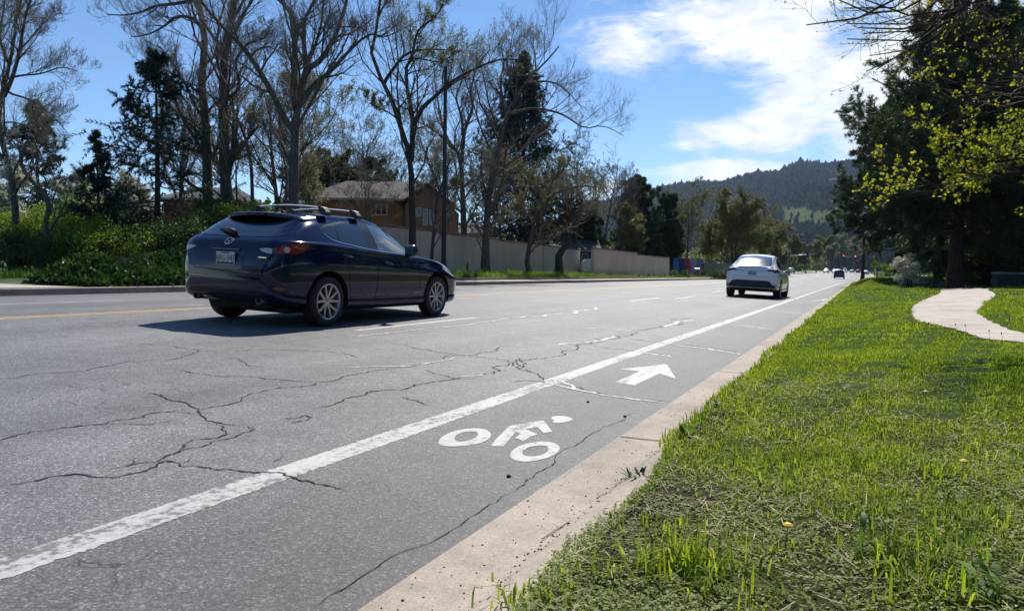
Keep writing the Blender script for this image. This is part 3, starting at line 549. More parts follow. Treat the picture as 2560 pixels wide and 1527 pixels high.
# glazing
FD = [(2.82, .962), (1.955, 1.016), (1.925, 1.362), (2.12, 1.345), (2.31, 1.28), (2.53, 1.17), (2.72, 1.06)]; RD = [(1.70, 1.034), (1.145, 1.102), (1.17, 1.30), (1.38, 1.343), (1.60, 1.366), (1.775, 1.368)]; QG = [(1.105, 1.108), (.985, 1.138), (.91, 1.185), (.875, 1.235), (.97, 1.268), (1.13, 1.295)]
ALLW = [(2.90, .945), (1.95, .995), (1.7, 1.015), (1.12, 1.083), (.96, 1.118), (.86, 1.19), (.835, 1.24), (.95, 1.29), (1.15, 1.325), (1.38, 1.365), (1.80, 1.392), (2.13, 1.366), (2.34, 1.30), (2.56, 1.19), (2.76, 1.075)]
for v in 'RL':
    tr = c.decal('window_trim', v, ALLW, M_TRIM, .003, .05)
    for nm, P in (('front_window', FD), ('rear_side_window', RD), ('quarter_window', QG)): c.decal(nm, v, P, M_GLASS if nm != 'front_window' else M_GLASS2, .006, .06)
    c.ribbon('chrome_strip', v, [[(2.85, .951), (1.95, .998), (1.7, 1.018), (1.12, 1.086), (.97, 1.12), (.87, 1.19)]], .010, M_CHROME, .006)
    c.ribbon('door_gap', v, [[(2.98, .92), (3.04, .74), (3.02, .42), (2.95, .27), (1.86, .28), (1.86, .28), (1.92, .50), (1.93, .75), (1.87, .99), (1.93, .75), (1.92, .50), (1.86, .28), (1.36, .29), (1.30, .52), (1.30, .66), (1.18, .86), (1.02, 1.06)]], .010, M_GAP)
    for y0, z0 in ((1.13, .905), (2.06, .825)):
        p, n = c.pt(v, y0+.1, z0, .02); sg = 1 if v == 'R' else -1
        c.decal('handle_recess', v, [(y0+.02, z0-.035), (y0+.16, z0-.04), (y0+.19, z0), (y0+.15, z0+.03), (y0+.04, z0+.035), (y0-.0, z0+.01)], M_TRIM, .002, .03, round_=2)
        MB().tube([(p[0]-sg*.012, y0-.03, z0+.012), (p[0]+sg*.012, y0+.02, z0+.010), (p[0]+sg*.014, y0+.12, z0+.004), (p[0]+sg*.006, y0+.20, z0-.006)], [.011, .016, .016, .012], 8).build('door_handle', M_BLUE, c.e, smooth=True)
    hl = c.decal('headlight', v, [(3.98, .765), (4.12, .79), (4.33, .675), (4.38, .62), (4.24, .63), (4.05, .70)], M_CLEAR, .004, .05)
    c.decal('side_marker', v, [(4.0, .60), (4.07, .60), (4.07, .575), (4.0, .575)], M_AMBER, .004, .05)
    c.ribbon('door_crease', v, [[(1.55, .456), (2.0, .41), (2.52, .345)]], .022, M_CREASE if 'M_CREASE' in globals() else M_BLUE, .007)
    sg = 1 if v == 'R' else -1
    # door mirror: housing, arm and glass
    mb = MB(); prof = [(-.5, .2), (-.35, .75), (0, 1), (.35, .95), (.5, .55)]; ring = []
    for a, sc_ in prof:
        for j in range(14):
            t_ = 2*math.pi*j/14; cx_ = math.copysign(abs(math.cos(t_))**.6, math.cos(t_)); cz_ = math.copysign(abs(math.sin(t_))**.6, math.sin(t_)); ring.append((sg*(.985+.092*cx_*sc_), 2.60+a*.16*(1), 1.03+.088*cz_*sc_-.02*cx_*0))
    mb.add(ring, [(i*14+j, i*14+(j+1) % 14, (i+1)*14+(j+1) % 14, (i+1)*14+j) for i in range(4) for j in range(14)]+[tuple(range(14)), tuple(range(56, 70))])
    mir = mb.build('door_mirror', M_BLUE, c.e, smooth='auto'); MB().tube([(sg*.84, 2.68, .955), (sg*.93, 2.64, .96), (sg*.985, 2.61, .985)], [.035, .03, .035], 8).build('mirror_arm', M_TRIM, mir, smooth=True)
    MB().box((sg*1.0, 2.5175, 1.03), (.13, .004, .12)).build('mirror_glass', mat('mirror', (.25, .27, .3), .08, 1) if v == 'R' else bpy.data.materials['mirror'], mir, bevel=.0015)
    c.decal('tail_light', 34*sg, [(.655, .925), (.70, .998), (.775, 1.024), (.88, 1.032), (1.025, 1.03), (.975, .975), (.915, .912), (.80, .902), (.69, .902)], M_RED, .008, .03, round_=1)
    tl = c.decal('tail_light_inner', 34*sg, [(.622, .965), (.70, .995), (.72, .95), (.68, .89), (.625, .895)], M_DRED, .006, .03)
    c.decal('lamp_eye', 34*sg, [(.735, .955), (.755, .992), (.785, .995), (.81, .96), (.79, .92), (.755, .918)], M_CLEAR, .013, .02, tl, round_=1)
    c.decal('reversing_light', 34*sg, [(.455, .952), (.54, .967), (.615, .963), (.617, .902), (.56, .905), (.50, .92)], M_CLEAR, .006, .03)
    c.decal('rear_reflector', 34*sg, [(.62, .50), (.69, .515), (.77, .495), (.76, .472), (.67, .475)], M_RED, .006, .03)
    MB().lathe([(.038, -.02), (.046, -.02), (.046, .12), (.038, .12), (.036, -.01)], (sg*.52, .07, .335), 18, axis='y').build('exhaust_pipe', mat('exhaust', (.2, .2, .2), .3, .9) if v == 'R' else bpy.data.materials['exhaust'], c.e, smooth='auto')
RW = [(-.70, 1.13), (-.60, 1.105), (0, 1.092), (.60, 1.105), (.70, 1.13), (.62, 1.26), (.56, 1.36), (0, 1.41), (-.56, 1.36), (-.62, 1.26)]
c.decal('rear_window', 'B', RW, M_GLASS, .005, .06)
c.decal('windscreen', 'F', [(-.66, 1.06), (.66, 1.06), (.57, 1.36), (0, 1.42), (-.57, 1.36)], M_GLASS, .005, .06)
mb = MB(); vs = []; xs_ = np.linspace(-.625, .625, 25)
for x in xs_:
    q = (x/.625)**2; yr = .44+.14*q+.08*q**6; zt_ = 1.422-.04*q-.05*q**5
    h = c.bvh.ray_cast(Vector((x, .98, 3)), Vector((0, 0, -1))); zf = h[0].z+.003
    h2 = c.bvh.ray_cast(Vector((x, .74, 3)), Vector((0, 0, -1))); vs += [(x, .98, zf), (x, .75, max(zt_+.008, h2[0].z+.004)), (x, yr+.02, zt_), (x, yr, zt_-.012), (x, yr+.015, zt_-.05), (x, .80, h2[0].z-.03)]
mb.add(vs, [(6*i+j, 6*i+(j+1) % 6, 6*i+6+(j+1) % 6, 6*i+6+j) for i in range(24) for j in range(6)]+[tuple(range(6)), tuple(range(144, 150))])
sp_ = mb.build('spoiler', M_BLUE, c.e, smooth='auto'); MB().box((0, .458, 1.398), (.34, .012, .012)).build('brake_light', M_DRED, sp_)
p, n = c.pt('B', 0, 1.115, .025); q, n2_ = c.pt('B', -.36, 1.175, .018); MB().tube([p, p*.75+q*.25+np.array((0, -.012, .012)), p*.3+q*.7+np.array((0, -.006, .006)), q], [.036, .034, .024, .010], 8).build('rear_wiper', M_PLAST, c.e, smooth=True)
# badge, number plate and lettering on the tailgate
p, n = c.pt('B', 0, 1.028, .006); N = Vector(n); X = Vector((1, 0, 0)); Y = N.cross(X).normalized(); Mb = Matrix(((X.x, Y.x, N.x, p[0]), (X.y, Y.y, N.y, p[1]), (X.z, Y.z, N.z, p[2]), (0, 0, 0, 1)))
def tr(M4, u, v, w=0): return tuple(M4 @ Vector((u, v, w)))
mb = MB(); k = 28; mb.tube([tr(Mb, .062*math.cos(2*math.pi*i/k), .05*math.sin(2*math.pi*i/k)) for i in range(k+1)], .0058, 6)
mb.tube([tr(Mb, -.056, .022), tr(Mb, -.03, .018), tr(Mb, 0, -.016), tr(Mb, .03, .018), tr(Mb, .056, .022)], .0052, 6); mb.tube([tr(Mb, -.045, -.030), tr(Mb, -.02, -.03), tr(Mb, 0, -.018), tr(Mb, .02, -.03), tr(Mb, .045, -.03)], .003, 6); mb.build('badge', M_CHROME, c.e, smooth=True)
c.decal('plate_recess', 'B', [(-.32, .92), (.32, .92), (.28, .70), (-.28, .70)], M_BLUE, .003, .06)
def plate(car, z, txt, th, y_off=.02, x=.03):
    p, n = car.pt('B', x, z, y_off); yy = p[1]; pl = MB().box((x, yy, z), (.305, .006, .155)).build('number_plate', M_PLATE, car.e, bevel=.002)
    Mt = Matrix(((1, 0, 0, x), (0, 0, 1, yy-.0045), (0, 1, 0, z), (0, 0, 0, 1)))
    Mt = Matrix.Translation((x, yy-.0045, z))@Matrix.Rotation(math.pi/2, 4, 'X')
    if txt is None:
        mb = MB()
        for i in range(6): mb.box((x-.10+.036*i+.02*(i > 2), yy-.0045, z+.004), (.022, .002, .062+.008*(i % 2)))
        mb.build('plate_number', M_PTXT, pl)
    else: text_mesh(txt, th, 'plate_number', M_PTXT, pl, Mt@Matrix.Scale(.78, 4, (1, 0, 0))); 
    mb = MB()
    r = np.random.default_rng(3); xs = np.linspace(-.14, .14, 29); hs_ = .010+.012*np.abs(np.sin(xs*40))+r.uniform(0, .008, 29)
    mb.prism([(-.14, -.070)]+[(a, -.062+h) for a, h in zip(xs, hs_*.8)]+[(.14, -.070)], 0, .001, fn=lambda u, v, w: (x+u, yy-.0035-w, z+v)); mb.build('plate_mountains', M_PTXT, pl)
    MB().box((x, yy-.0035, z+.064), (.13, .001, .012)).build('plate_sticker', M_PTXT, pl); return pl
plate(c, .822, 'ARG\u00b7047', .105)
p, n = c.pt('B', .59, .853, .004); MB().box((p[0], p[1], .853), (.115, .004, .014), R=np.array(Matrix.Rotation(math.atan2(n[0], -n[1]), 3, 'Z'))).build('model_lettering', M_CHROME, c.e)
p, n = c.pt('B', 0, .935, .012); MB().box((0, p[1], .935), (.46, .03, .018)).build('tailgate_handle', M_BLUE, c.e, bevel=.004)
c.ribbon('tailgate_gap', 'B', [[(-.62, .92), (-.58, .76), (-.49, .69), (0, .68), (.49, .69), (.58, .76), (.62, .92)]], .008, M_GAP)
c.decal('lower_valance', 'B', [(-.68, .37), (-.58, .45), (.58, .45), (.68, .37), (.52, .31), (-.52, .31)], M_PLAST, .004, .05)
MB().tube([(0, .99, 1.46), (0, .93, 1.50), (0, .86, 1.585)], [.012, .006, .003], 6).build('antenna', M_PLAST, c.e)
MB().lathe([(.04, 1.445), (.03, 1.465), (.0, 1.475)], (0, .99, 0), 12).build('antenna_base', M_PLAST, c.e)
for yb in (1.12, 1.78):
    z0 = 1.555; xs_ = np.linspace(-.52, .52, 9); mb = MB()
    bar = MB(); 
    for i, x in enumerate(np.linspace(-.56, .56, 13)):
        z_ = z0-.03*(x/.56)**2; bar.v += [(x, yb-.035, z_), (x, yb-.01, z_+.012), (x, yb+.035, z_+.004), (x, yb+.03, z_-.010), (x, yb-.02, z_-.014)]
    bar.f = [(5*i+j, 5*i+(j+1) % 5, 5*i+5+(j+1) % 5, 5*i+5+j) for i in range(12) for j in range(5)]+[tuple(range(5)), tuple(range(60, 65))]; bar.mi = [0]*len(bar.f)
    rb = bar.build('roof_rack_bar', M_ALU, c.e, smooth='auto')
    for sg in (-1, 1):
        mb = MB(); mb.prism([(.50, 1.54), (.545, 1.545), (.60, 1.53), (.648, 1.47), (.652, 1.42), (.60, 1.43), (.55, 1.46)], yb-.05, yb+.05, fn=lambda u, v, w: (sg*u, w, v)); mb.build('rack_foot', M_PLAST, rb, bevel=.008)
MB().box((0, .55, .27), (.9, .5, .12)).build('silencer', M_UNDER, c.e, bevel=.03); MB().box((0, 2.2, .21), (1.3, 3.6, .08)).build('underbody', M_UNDER, c.e, bevel=.02)
for ya in (.89, 3.56):
    for sg in (-1, 1): c.wheel(ya, sg, .322, .20, .224, .897)
c.place(-7.045, 6.65)
# ---- white electric crossover
CROSS = [(0, .47, .66, .70, .82, .67, .86, .56, .88), (.03, .40, .66, .79, .93, .73, .98, .62, 1.00), (.08, .36, .66, .845, 1.01, .775, 1.06, .66, 1.085), (.14, .34, .66, .88, 1.045, .805, 1.095, .68, 1.128), (.22, .32, .66, .905, 1.055, .825, 1.10, .68, 1.135), (.5, .29, .66, .94, 1.055, .86, 1.195, .665, 1.25), (.8, .26, .67, .955, 1.05, .878, 1.335, .648, 1.40),
         (1.2, .22, .67, .96, 1.04, .885, 1.455, .63, 1.53), (1.7, .20, .66, .96, 1.02, .888, 1.525, .625, 1.61), (2.2, .20, .66, .96, 1.0, .888, 1.535, .62, 1.624), (2.7, .20, .65, .96, .985, .887, 1.475, .63, 1.575), (3.2, .20, .65, .958, .97, .885, 1.285, .665, 1.38), (3.6, .20, .64, .955, .955, .88, 1.07, .72, 1.135), (3.8, .20, .63, .95, .94, .87, 1.0, .73, 1.045), (4.2, .21, .60, .925, .885, .83, .925, .69, .95), (4.55, .22, .54, .85, .75, .72, .79, .57, .81), (4.70, .26, .48, .70, .60, .58, .63, .44, .65), (4.75, .34, .44, .52, .50, .46, .52, .36, .53)]
c = Car('crossover_car', 'white rounded crossover with sun glare on its rear glass ahead in the kerb lane', CROSS, (.95, 3.84), .352, M_WHITEP, 72, 3)
for v in 'RL':
    sg = 1 if v == 'R' else -1
    c.decal('window_trim', v, [(3.45, 1.0), (2.4, 1.03), (1.2, 1.07), (.95, 1.10), (.80, 1.17), (1.05, 1.32), (1.5, 1.44), (2.1, 1.50), (2.6, 1.46), (3.1, 1.26)], M_TRIM, .003, .06)
    c.decal('front_window', v, [(3.38, 1.02), (2.42, 1.05), (2.36, 1.47), (2.6, 1.43), (3.05, 1.24)], M_GLASS, .006, .07); c.decal('rear_side_window', v, [(2.34, 1.05), (1.2, 1.09), (.97, 1.13), (.86, 1.18), (1.08, 1.30), (1.5, 1.42), (2.28, 1.475)], M_GLASS, .006, .07)
    c.ribbon('door_gap', v, [[(3.5, .97), (3.5, .5), (3.4, .3), (2.36, .3), (2.4, .5), (2.37, 1.0), (2.4, .5), (2.36, .3), (1.55, .3), (1.5, .5), (1.45, .8), (1.2, 1.04)]], .008, M_GAP)
    tl = c.decal('tail_light', 30*sg, [(.46, .985), (.52, 1.035), (.72, 1.045), (.86, 1.055), (.95, 1.05), (.965, .985), (.93, .93), (.80, .925), (.68, .94), (.62, .975)], M_DRED, .006, .03)
    c.decal('light_bar', 30*sg, [(.60, 1.0), (.66, 1.015), (.86, 1.015), (.87, .99), (.68, .985)], M_RED, .011, .03, tl)
    c.decal('rear_reflector', 30*sg, [(.70, .50), (.92, .50), (.92, .465), (.72, .465)], M_DRED, .008, .03)
    ring = []; mb = MB()
    for a, sc_ in [(-.5, .5), (-.35, .85), (0, 1), (.35, .9), (.5, .5)]:
        for j in range(12):
            t_ = 2*math.pi*j/12; ring.append((sg*(1.06+.125*math.cos(t_)*sc_), 3.22+a*.22, 1.09+.085*math.sin(t_)*sc_))
    mb.add(ring, [(i*12+j, i*12+(j+1) % 12, (i+1)*12+(j+1) % 12, (i+1)*12+j) for i in range(4) for j in range(12)]+[tuple(range(12)), tuple(range(48, 60))]); mir = mb.build('door_mirror', M_WHITEP, c.e, smooth='auto')
    MB().tube([(sg*.86, 3.22, 1.0), (sg*.97, 3.22, 1.03)], .03, 8).build('mirror_arm', M_TRIM, mir); MB().box((sg*1.04, 3.118, 1.075), (.17, .004, .11)).build('mirror_glass', bpy.data.materials['mirror'], mir)
c.decal('rear_window', 'B', [(-.63, 1.165), (0, 1.145), (.63, 1.165), (.60, 1.38), (.55, 1.50), (0, 1.545), (-.55, 1.50), (-.60, 1.38)], mat('rear_glass', (.02, .024, .03), .13, 0, .9, coat=1), .005, .06)
c.decal('windscreen', 'F', [(-.70, 1.12), (.70, 1.12), (.58, 1.48), (0, 1.54), (-.58, 1.48)], M_GLASS, .005, .08)
c.decal('diffuser', 'B', [(-.64, .62), (-.54, .64), (.54, .64), (.64, .62), (.72, .52), (.80, .46), (.85, .44), (.85, .36), (.6, .30), (-.6, .30), (-.85, .36), (-.85, .44), (-.80, .46), (-.72, .52)], M_PLAST, .006, .05)
c.ribbon('tailgate_gap', 'B', [[(-.80, .90), (-.74, .80), (-.66, .78), (.66, .78), (.74, .80), (.80, .90)]], .008, M_GAP); c.ribbon('tailgate_seam', 'B', [[(-.6, .985), (0, .965), (.6, .985)]], .01, M_GAP)
mb = MB(); vs = []
for x in np.linspace(-.74, .74, 21):
    q = (x/.74)**2; yr = .075+.14*q; z_ = 1.128-.03*q; vs += [(x, yr+.11, z_+.008), (x, yr, z_+.022), (x, yr-.004, z_+.010), (x, yr+.06, z_-.02)]
mb.add(vs, [(4*i+j, 4*i+(j+1) % 4, 4*i+4+(j+1) % 4, 4*i+4+j) for i in range(20) for j in range(4)]+[(0, 1, 2, 3), (80, 81, 82, 83)]); mb.build('spoiler', M_WHITEP, c.e, smooth='auto')
pl = plate(c, .905, None, .095, .012)
MB().box((0, .9, .30), (1.4, 1.6, .10)).build('underbody', M_UNDER, c.e, bevel=.03)
for ya in (.95, 3.84):
    for sg in (-1, 1): c.wheel(ya, sg, .352, .245, .235, .955, 's')
c.place(-3.63, 27.8)
# ---- distant traffic
SUVT = [(0, .42, .62, .78, .80, .74, .90, .66, .92), (.05, .36, .62, .86, .98, .80, 1.10, .68, 1.13), (.15, .32, .62, .90, 1.04, .84, 1.26, .68, 1.30), (.35, .28, .62, .92, 1.05, .86, 1.52, .66, 1.58), (.7, .25, .62, .925, 1.05, .87, 1.60, .65, 1.67), (1.5, .23, .62, .925, 1.03, .87, 1.61, .65, 1.69), (2.4, .22, .62, .925, 1.0, .87, 1.56, .65, 1.65), (2.9, .22, .61, .92, .99, .865, 1.34, .68, 1.42), (3.35, .22, .60, .915, .98, .86, 1.08, .74, 1.12), (3.9, .24, .58, .90, .94, .82, .99, .70, 1.02), (4.4, .28, .52, .84, .80, .74, .84, .62, .87), (4.55, .36, .46, .64, .60, .56, .62, .46, .64)]
def far_car(name, label, T, pnt, x, s, rev=False, group=None, sy=1.0, brake=False):
    T = [(a*sy,)+tuple(b) for a, *b in T]; ax = (.19*T[-1][0], .79*T[-1][0]); cr = Car(name, label, T, ax, .34, pnt, 30, 2, group); zt_ = max(r[8] for r in T)
    zb_ = T[5][4]
    for v in 'RL':
        L_ = T[-1][0]; cr.decal('side_window', v, [(.70*L_, zb_+.03), (.14*L_, zb_+.06), (.18*L_, zt_-.20), (.36*L_, zt_-.13), (.52*L_, zt_-.15)], M_GLASS, .006, .15); sg = 1 if v == 'R' else -1
        cr.decal('tail_light', 28*sg, [(.66, .84), (.66, 1.0), (.88, 1.06), (.96, 1.0), (.90, .85)], M_RED, .008, .06)
        cr.decal('headlight', 'F', [(sg*.40, .66), (sg*.72, .66), (sg*.75, .77), (sg*.46, .75)], M_CLEAR, .01, .06)
    cr.decal('rear_window', 'B', [(-.62, zb_+.10), (.62, zb_+.10), (.56, zt_-.17), (-.56, zt_-.17)], M_GLASS, .006, .12); cr.decal('windscreen', 'F', [(-.66, 1.10), (.66, 1.10), (.57, zt_-.14), (-.57, zt_-.14)], M_GLASS, .006, .12)
    cr.decal('rear_bumper', 'B', [(-.78, .40), (.78, .40), (.74, .56), (-.74, .56)], M_PLAST, .006, .1); cr.decal('grille', 'F', [(-.40, .52), (.40, .52), (.36, .66), (-.36, .66)], M_PLAST, .008, .1)
    for ya in ax:
        for sg in (-1, 1): cr.wheel(ya, sg, .34, .22, .22, .92 if T is not None else .9, 's', 16)
    if rev: cr.place(x, s+T[-1][0], math.pi, tilt=False)
    else: cr.place(x, s, 0, tilt=False)
    return cr
SEDT = [(a, b, c_, d*.98, e*.97, f*.98, g*.985, h*.98, i*.985) for a, b, c_, d, e, f, g, h, i in HATCH]
far_car('suv', 'black sport utility car waiting far down the kerb lane before the red signals', SUVT, M_BLACKP, -3.75, 148)
OPG = 'oncoming cars far down the road'
far_car('suv', 'silver white sport utility car coming towards us left of the black one', SUVT, M_SILVER, -11.7, 292, True)
far_car('sedan', 'low white saloon coming towards us tight beside the black sport utility car', SEDT, M_WHITEP, -8.6, 285, True)
far_car('sedan', 'small silver car farthest left in the distant group beyond the junction', SEDT, M_SILVER, -9.0, 345, True)
far_car('van', 'white van, tallest in the distant group beyond the junction', [(a, b, c_, d, e, f, g*(1.18 if g > 1.2 else 1), h, i*(1.2 if i > 1.3 else 1)) for a, b, c_, d, e, f, g, h, i in SUVT], M_WHITEP, -6.6, 352, True, sy=1.1)
far_car('sedan', 'white car driving away between the two red signals far beyond the junction', SEDT, M_WHITEP, -3.8, 352)
far_car('suv', 'red sport utility car at the far end of the road', SUVT, M_REDP, -1.4, 352)
far_car('sedan', 'grey car half hidden behind the near lamp post on the right', SEDT, M_SILVER, 1.3, 272)
# ------------------------------------------------------------------ trees
def unit(v): return v/(np.linalg.norm(v, axis=-1, keepdims=True)+1e-9)
def curve(pts, n):      # smooth polyline resampled evenly to n points
    P = np.array(pts, float)
    if len(P) > 2:
        u = np.linspace(0, len(P)-1, 8*len(P)); i = np.clip(u.astype(int), 0, len(P)-2); f = (u-i)[:, None]
        p0 = P[np.maximum(i-1, 0)]; p1 = P[i]; p2 = P[i+1]; p3 = P[np.minimum(i+2, len(P)-1)]
        P = .5*(2*p1+(p2-p0)*f+(2*p0-5*p1+4*p2-p3)*f**2+(3*p1-p0-3*p2+p3)*f**3)
    d = np.concatenate([[0], np.cumsum(np.linalg.norm(np.diff(P, axis=0), axis=1))]); t = np.linspace(0, d[-1], n)
    return np.stack([np.interp(t, d, P[:, k]) for k in range(3)], 1)
def tubes(P, R, k):     # (B,n,3),(B,n) -> verts, quads
    B, n, _ = P.shape; T = unit(np.gradient(P, axis=1)); a = np.where(np.abs(T[:, :1, 2:]) < .9, np.array([0, 0, 1.]), np.array([1., 0, 0])); a = np.broadcast_to(a, P.shape)
    U = unit(np.cross(T, a)); Wv = np.cross(T, U); th = np.arange(k)*2*np.pi/k
    V = P[:, :, None]+R[:, :, None, None]*(U[:, :, None]*np.cos(th)[:, None]+Wv[:, :, None]*np.sin(th)[:, None])
    b = np.arange(B)[:, None, None]*n*k; i = np.arange(n-1)[None, :, None]*k; j = np.arange(k)[None, None]; j2 = (j+1) % k
    Fq = np.stack(np.broadcast_arrays(b+i+j, b+i+j2, b+i+k+j2, b+i+k+j), -1).reshape(-1, 4); return V.reshape(-1, 3), Fq
def grow(P, R, m, length, ang, up, rng, n=5, t0=.2, rr=.55, wob=.25, tip=.35, rmin=.003, droop=0, azim=None):
    """m children on every parent of (B,n,3); length = fraction of the parent's length (lo,hi); returns P,R of the children"""
    B, N, _ = P.shape; L = np.linalg.norm(np.diff(P, axis=1), axis=2).sum(1)
    t = t0+(1-t0)*(np.arange(m)+rng.random((B, m)))/m; t = np.clip(t, 0, .995); u = t*(N-1); i = np.minimum(u.astype(int), N-2); f = (u-i)[..., None]; bi = np.arange(B)[:, None]
    O = P[bi, i]*(1-f)+P[bi, i+1]*f; r0 = R[bi, i]*(1-f[..., 0])+R[bi, i+1]*f[..., 0]; T = unit(P[bi, i+1]-P[bi, i]); Q = unit(rng.normal(size=(B, m, 3))); Q = unit(Q-T*(Q*T).sum(-1, keepdims=True))
    if azim is not None: Q = unit(Q*np.array(azim))
    A = rng.uniform(ang[0], ang[1], (B, m, 1)); D = unit(T*np.cos(A)+Q*np.sin(A)+np.array([0, 0, up])*rng.uniform(.4, 1.2, (B, m, 1))); l = L[:, None]*rng.uniform(length[0], length[1], (B, m))*(1-.45*t)
    C_ = B*m; O = O.reshape(C_, 3); D = D.reshape(C_, 3); l = l.reshape(C_); r0 = np.maximum(r0.reshape(C_)*rr*rng.uniform(.7, 1.1, C_), rmin)
    out = [O]; st = (l/(n-1))[:, None]
    for q in range(n-1):
        D = unit(D+rng.normal(0, wob, (C_, 3))+np.array([0, 0, up*.25-droop*q/(n-1)])); out.append(out[-1]+D*st)
    P2 = np.stack(out, 1); R2 = np.maximum(r0[:, None]*np.linspace(1, tip, n)[None], rmin*.8); return P2, R2
def leaves(O, size, rng, D=None, asp=.6, jitter=0.0, up=.0, k=1):
    """k rhombic leaves at every point"""
    O = np.repeat(O, k, 0); n = len(O); O = O+rng.normal(0, jitter, (n, 3)) if jitter else O
    A = unit(rng.normal(size=(n, 3))+np.array([0, 0, up])) if D is None else unit(np.repeat(D, k, 0)+rng.normal(0, .6, (n, 3)))
    B = unit(np.cross(A, rng.normal(size=(n, 3)))); s = size*rng.uniform(.6, 1.3, (n, 1)); V = np.stack([O, O+A*s*.55+B*s*asp*.5, O+A*s, O+A*s*.55-B*s*asp*.5], 1)
    return V.reshape(-1, 3), np.arange(4*n).reshape(n, 4)
def flat_leaves(O, size, rng, asp=.5, tilt=.35):
    n = len(O); a = rng.uniform(0, 6.283, n); A = unit(np.stack([np.cos(a), np.sin(a), rng.normal(.15, tilt, n)], 1)); B = unit(np.stack([-np.sin(a), np.cos(a), rng.normal(0, tilt, n)], 1)); s = size*rng.uniform(.5, 1.4, (n, 1)); V = np.stack([O, O+A*s*.55+B*s*asp*.5, O+A*s, O+A*s*.55-B*s*asp*.5], 1); return V.reshape(-1, 3), np.arange(4*n).reshape(n, 4)
class Acc:
    def __init__(s): s.V = []; s.F = []; s.n = 0
    def add(s, V, Fq): s.V.append(V); s.F.append(Fq+s.n); s.n += len(V)
    def build(s, name, m, parent=None, smooth=False, kind=None): return link_mesh(name, np_mesh(name, np.concatenate(s.V), np.concatenate(s.F)), m, parent, kind, smooth)
def bark(name, c1, c2, sc=6):
    t = NT(name); co = t.coord(); mp = t.node('ShaderNodeMapping'); mp.inputs['Scale'].default_value = (1, 1, .22); t.link(co, mp.inputs[0]); n = t.noise(sc*3, 6, .7, mp.outputs[0]); n2 = t.noise(1.3, 3, .5, co)
    t.link(t.mix(t.ramp(n, [(.35, c1), (.65, c2)]), t.ramp(n2, [(.3, G(.7)), (.7, G(1.25))]), .8, 'MULTIPLY'), t.b.inputs['Base Color']); t.b.inputs['Roughness'].default_value = .9; t.b.inputs['Specular IOR Level'].default_value = .2; t.bump(n, .9, .04); return t.m
BARK = bark('grey_bark', (.05, .042, .035), (.16, .135, .115)); BARKD = bark('dark_bark', (.028, .024, .02), (.085, .072, .06)); BARKP = bark('pine_bark', (.035, .022, .016), (.10, .06, .042))
TWIG = mat('twig', (.19, .16, .13), .85, var=.35, vscale=1.2); TWIGD = mat('dark_twig', (.09, .07, .055), .85, var=.3, vscale=1.2)
BUD = leafmat('spring_bud_leaf', (.13, .15, .03), (.24, .25, .06), .5, c3=(.34, .33, .12)); BUDG = leafmat('pale_olive_leaf', (.12, .125, .06), (.22, .22, .11), .5, c3=(.32, .31, .18)); OLIVE = leafmat('olive_leaf', (.07, .08, .022), (.15, .155, .045), .5, c3=(.24, .23, .08))
SPRUCE = leafmat('spruce_needle', (.014, .026, .021), (.032, .05, .038), .2, c3=(.062, .082, .056), scale=1.2); PINE = leafmat('pine_needle', (.024, .045, .02), (.052, .084, .034), .3, c3=(.10, .13, .055), scale=1.0)
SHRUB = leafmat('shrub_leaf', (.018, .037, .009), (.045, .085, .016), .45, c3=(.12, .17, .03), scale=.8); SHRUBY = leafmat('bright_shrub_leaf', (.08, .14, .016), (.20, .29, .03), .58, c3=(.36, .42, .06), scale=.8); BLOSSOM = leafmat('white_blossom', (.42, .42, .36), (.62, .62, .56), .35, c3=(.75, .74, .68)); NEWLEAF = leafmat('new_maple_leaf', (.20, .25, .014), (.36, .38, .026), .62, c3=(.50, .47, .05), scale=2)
WEED = leafmat('weed_leaf', (.014, .036, .008), (.035, .08, .014), .35, c3=(.08, .13, .025), scale=2)
def rc(z): # zoom windows used to read the photograph
    return {'2': (.512, 0, 0), '3': (.37736, 560, 0), '4': (.48522, 1000, 0), '5': (.28939, 1440, 380), '6': (.35032, 1900, 0), '7': (.26954, 1960, 500), '1': (1, 0, 0)}[z]
def limb3(z, pts, X, rng, spread=1.2, dep=None):
    """a limb traced through the photograph, set at its tree's lateral plane x = X with some depth wander"""
    s, ox, oy = rc(z); out = []; w = rng.normal(0, spread); d0 = dep
    for i, (a, b) in enumerate(pts):
        px, py = ox+a*s, oy+b*s; d = d0+w*i/max(1, len(pts)-1) if d0 else None; out.append(at(px, py, d))
    return out
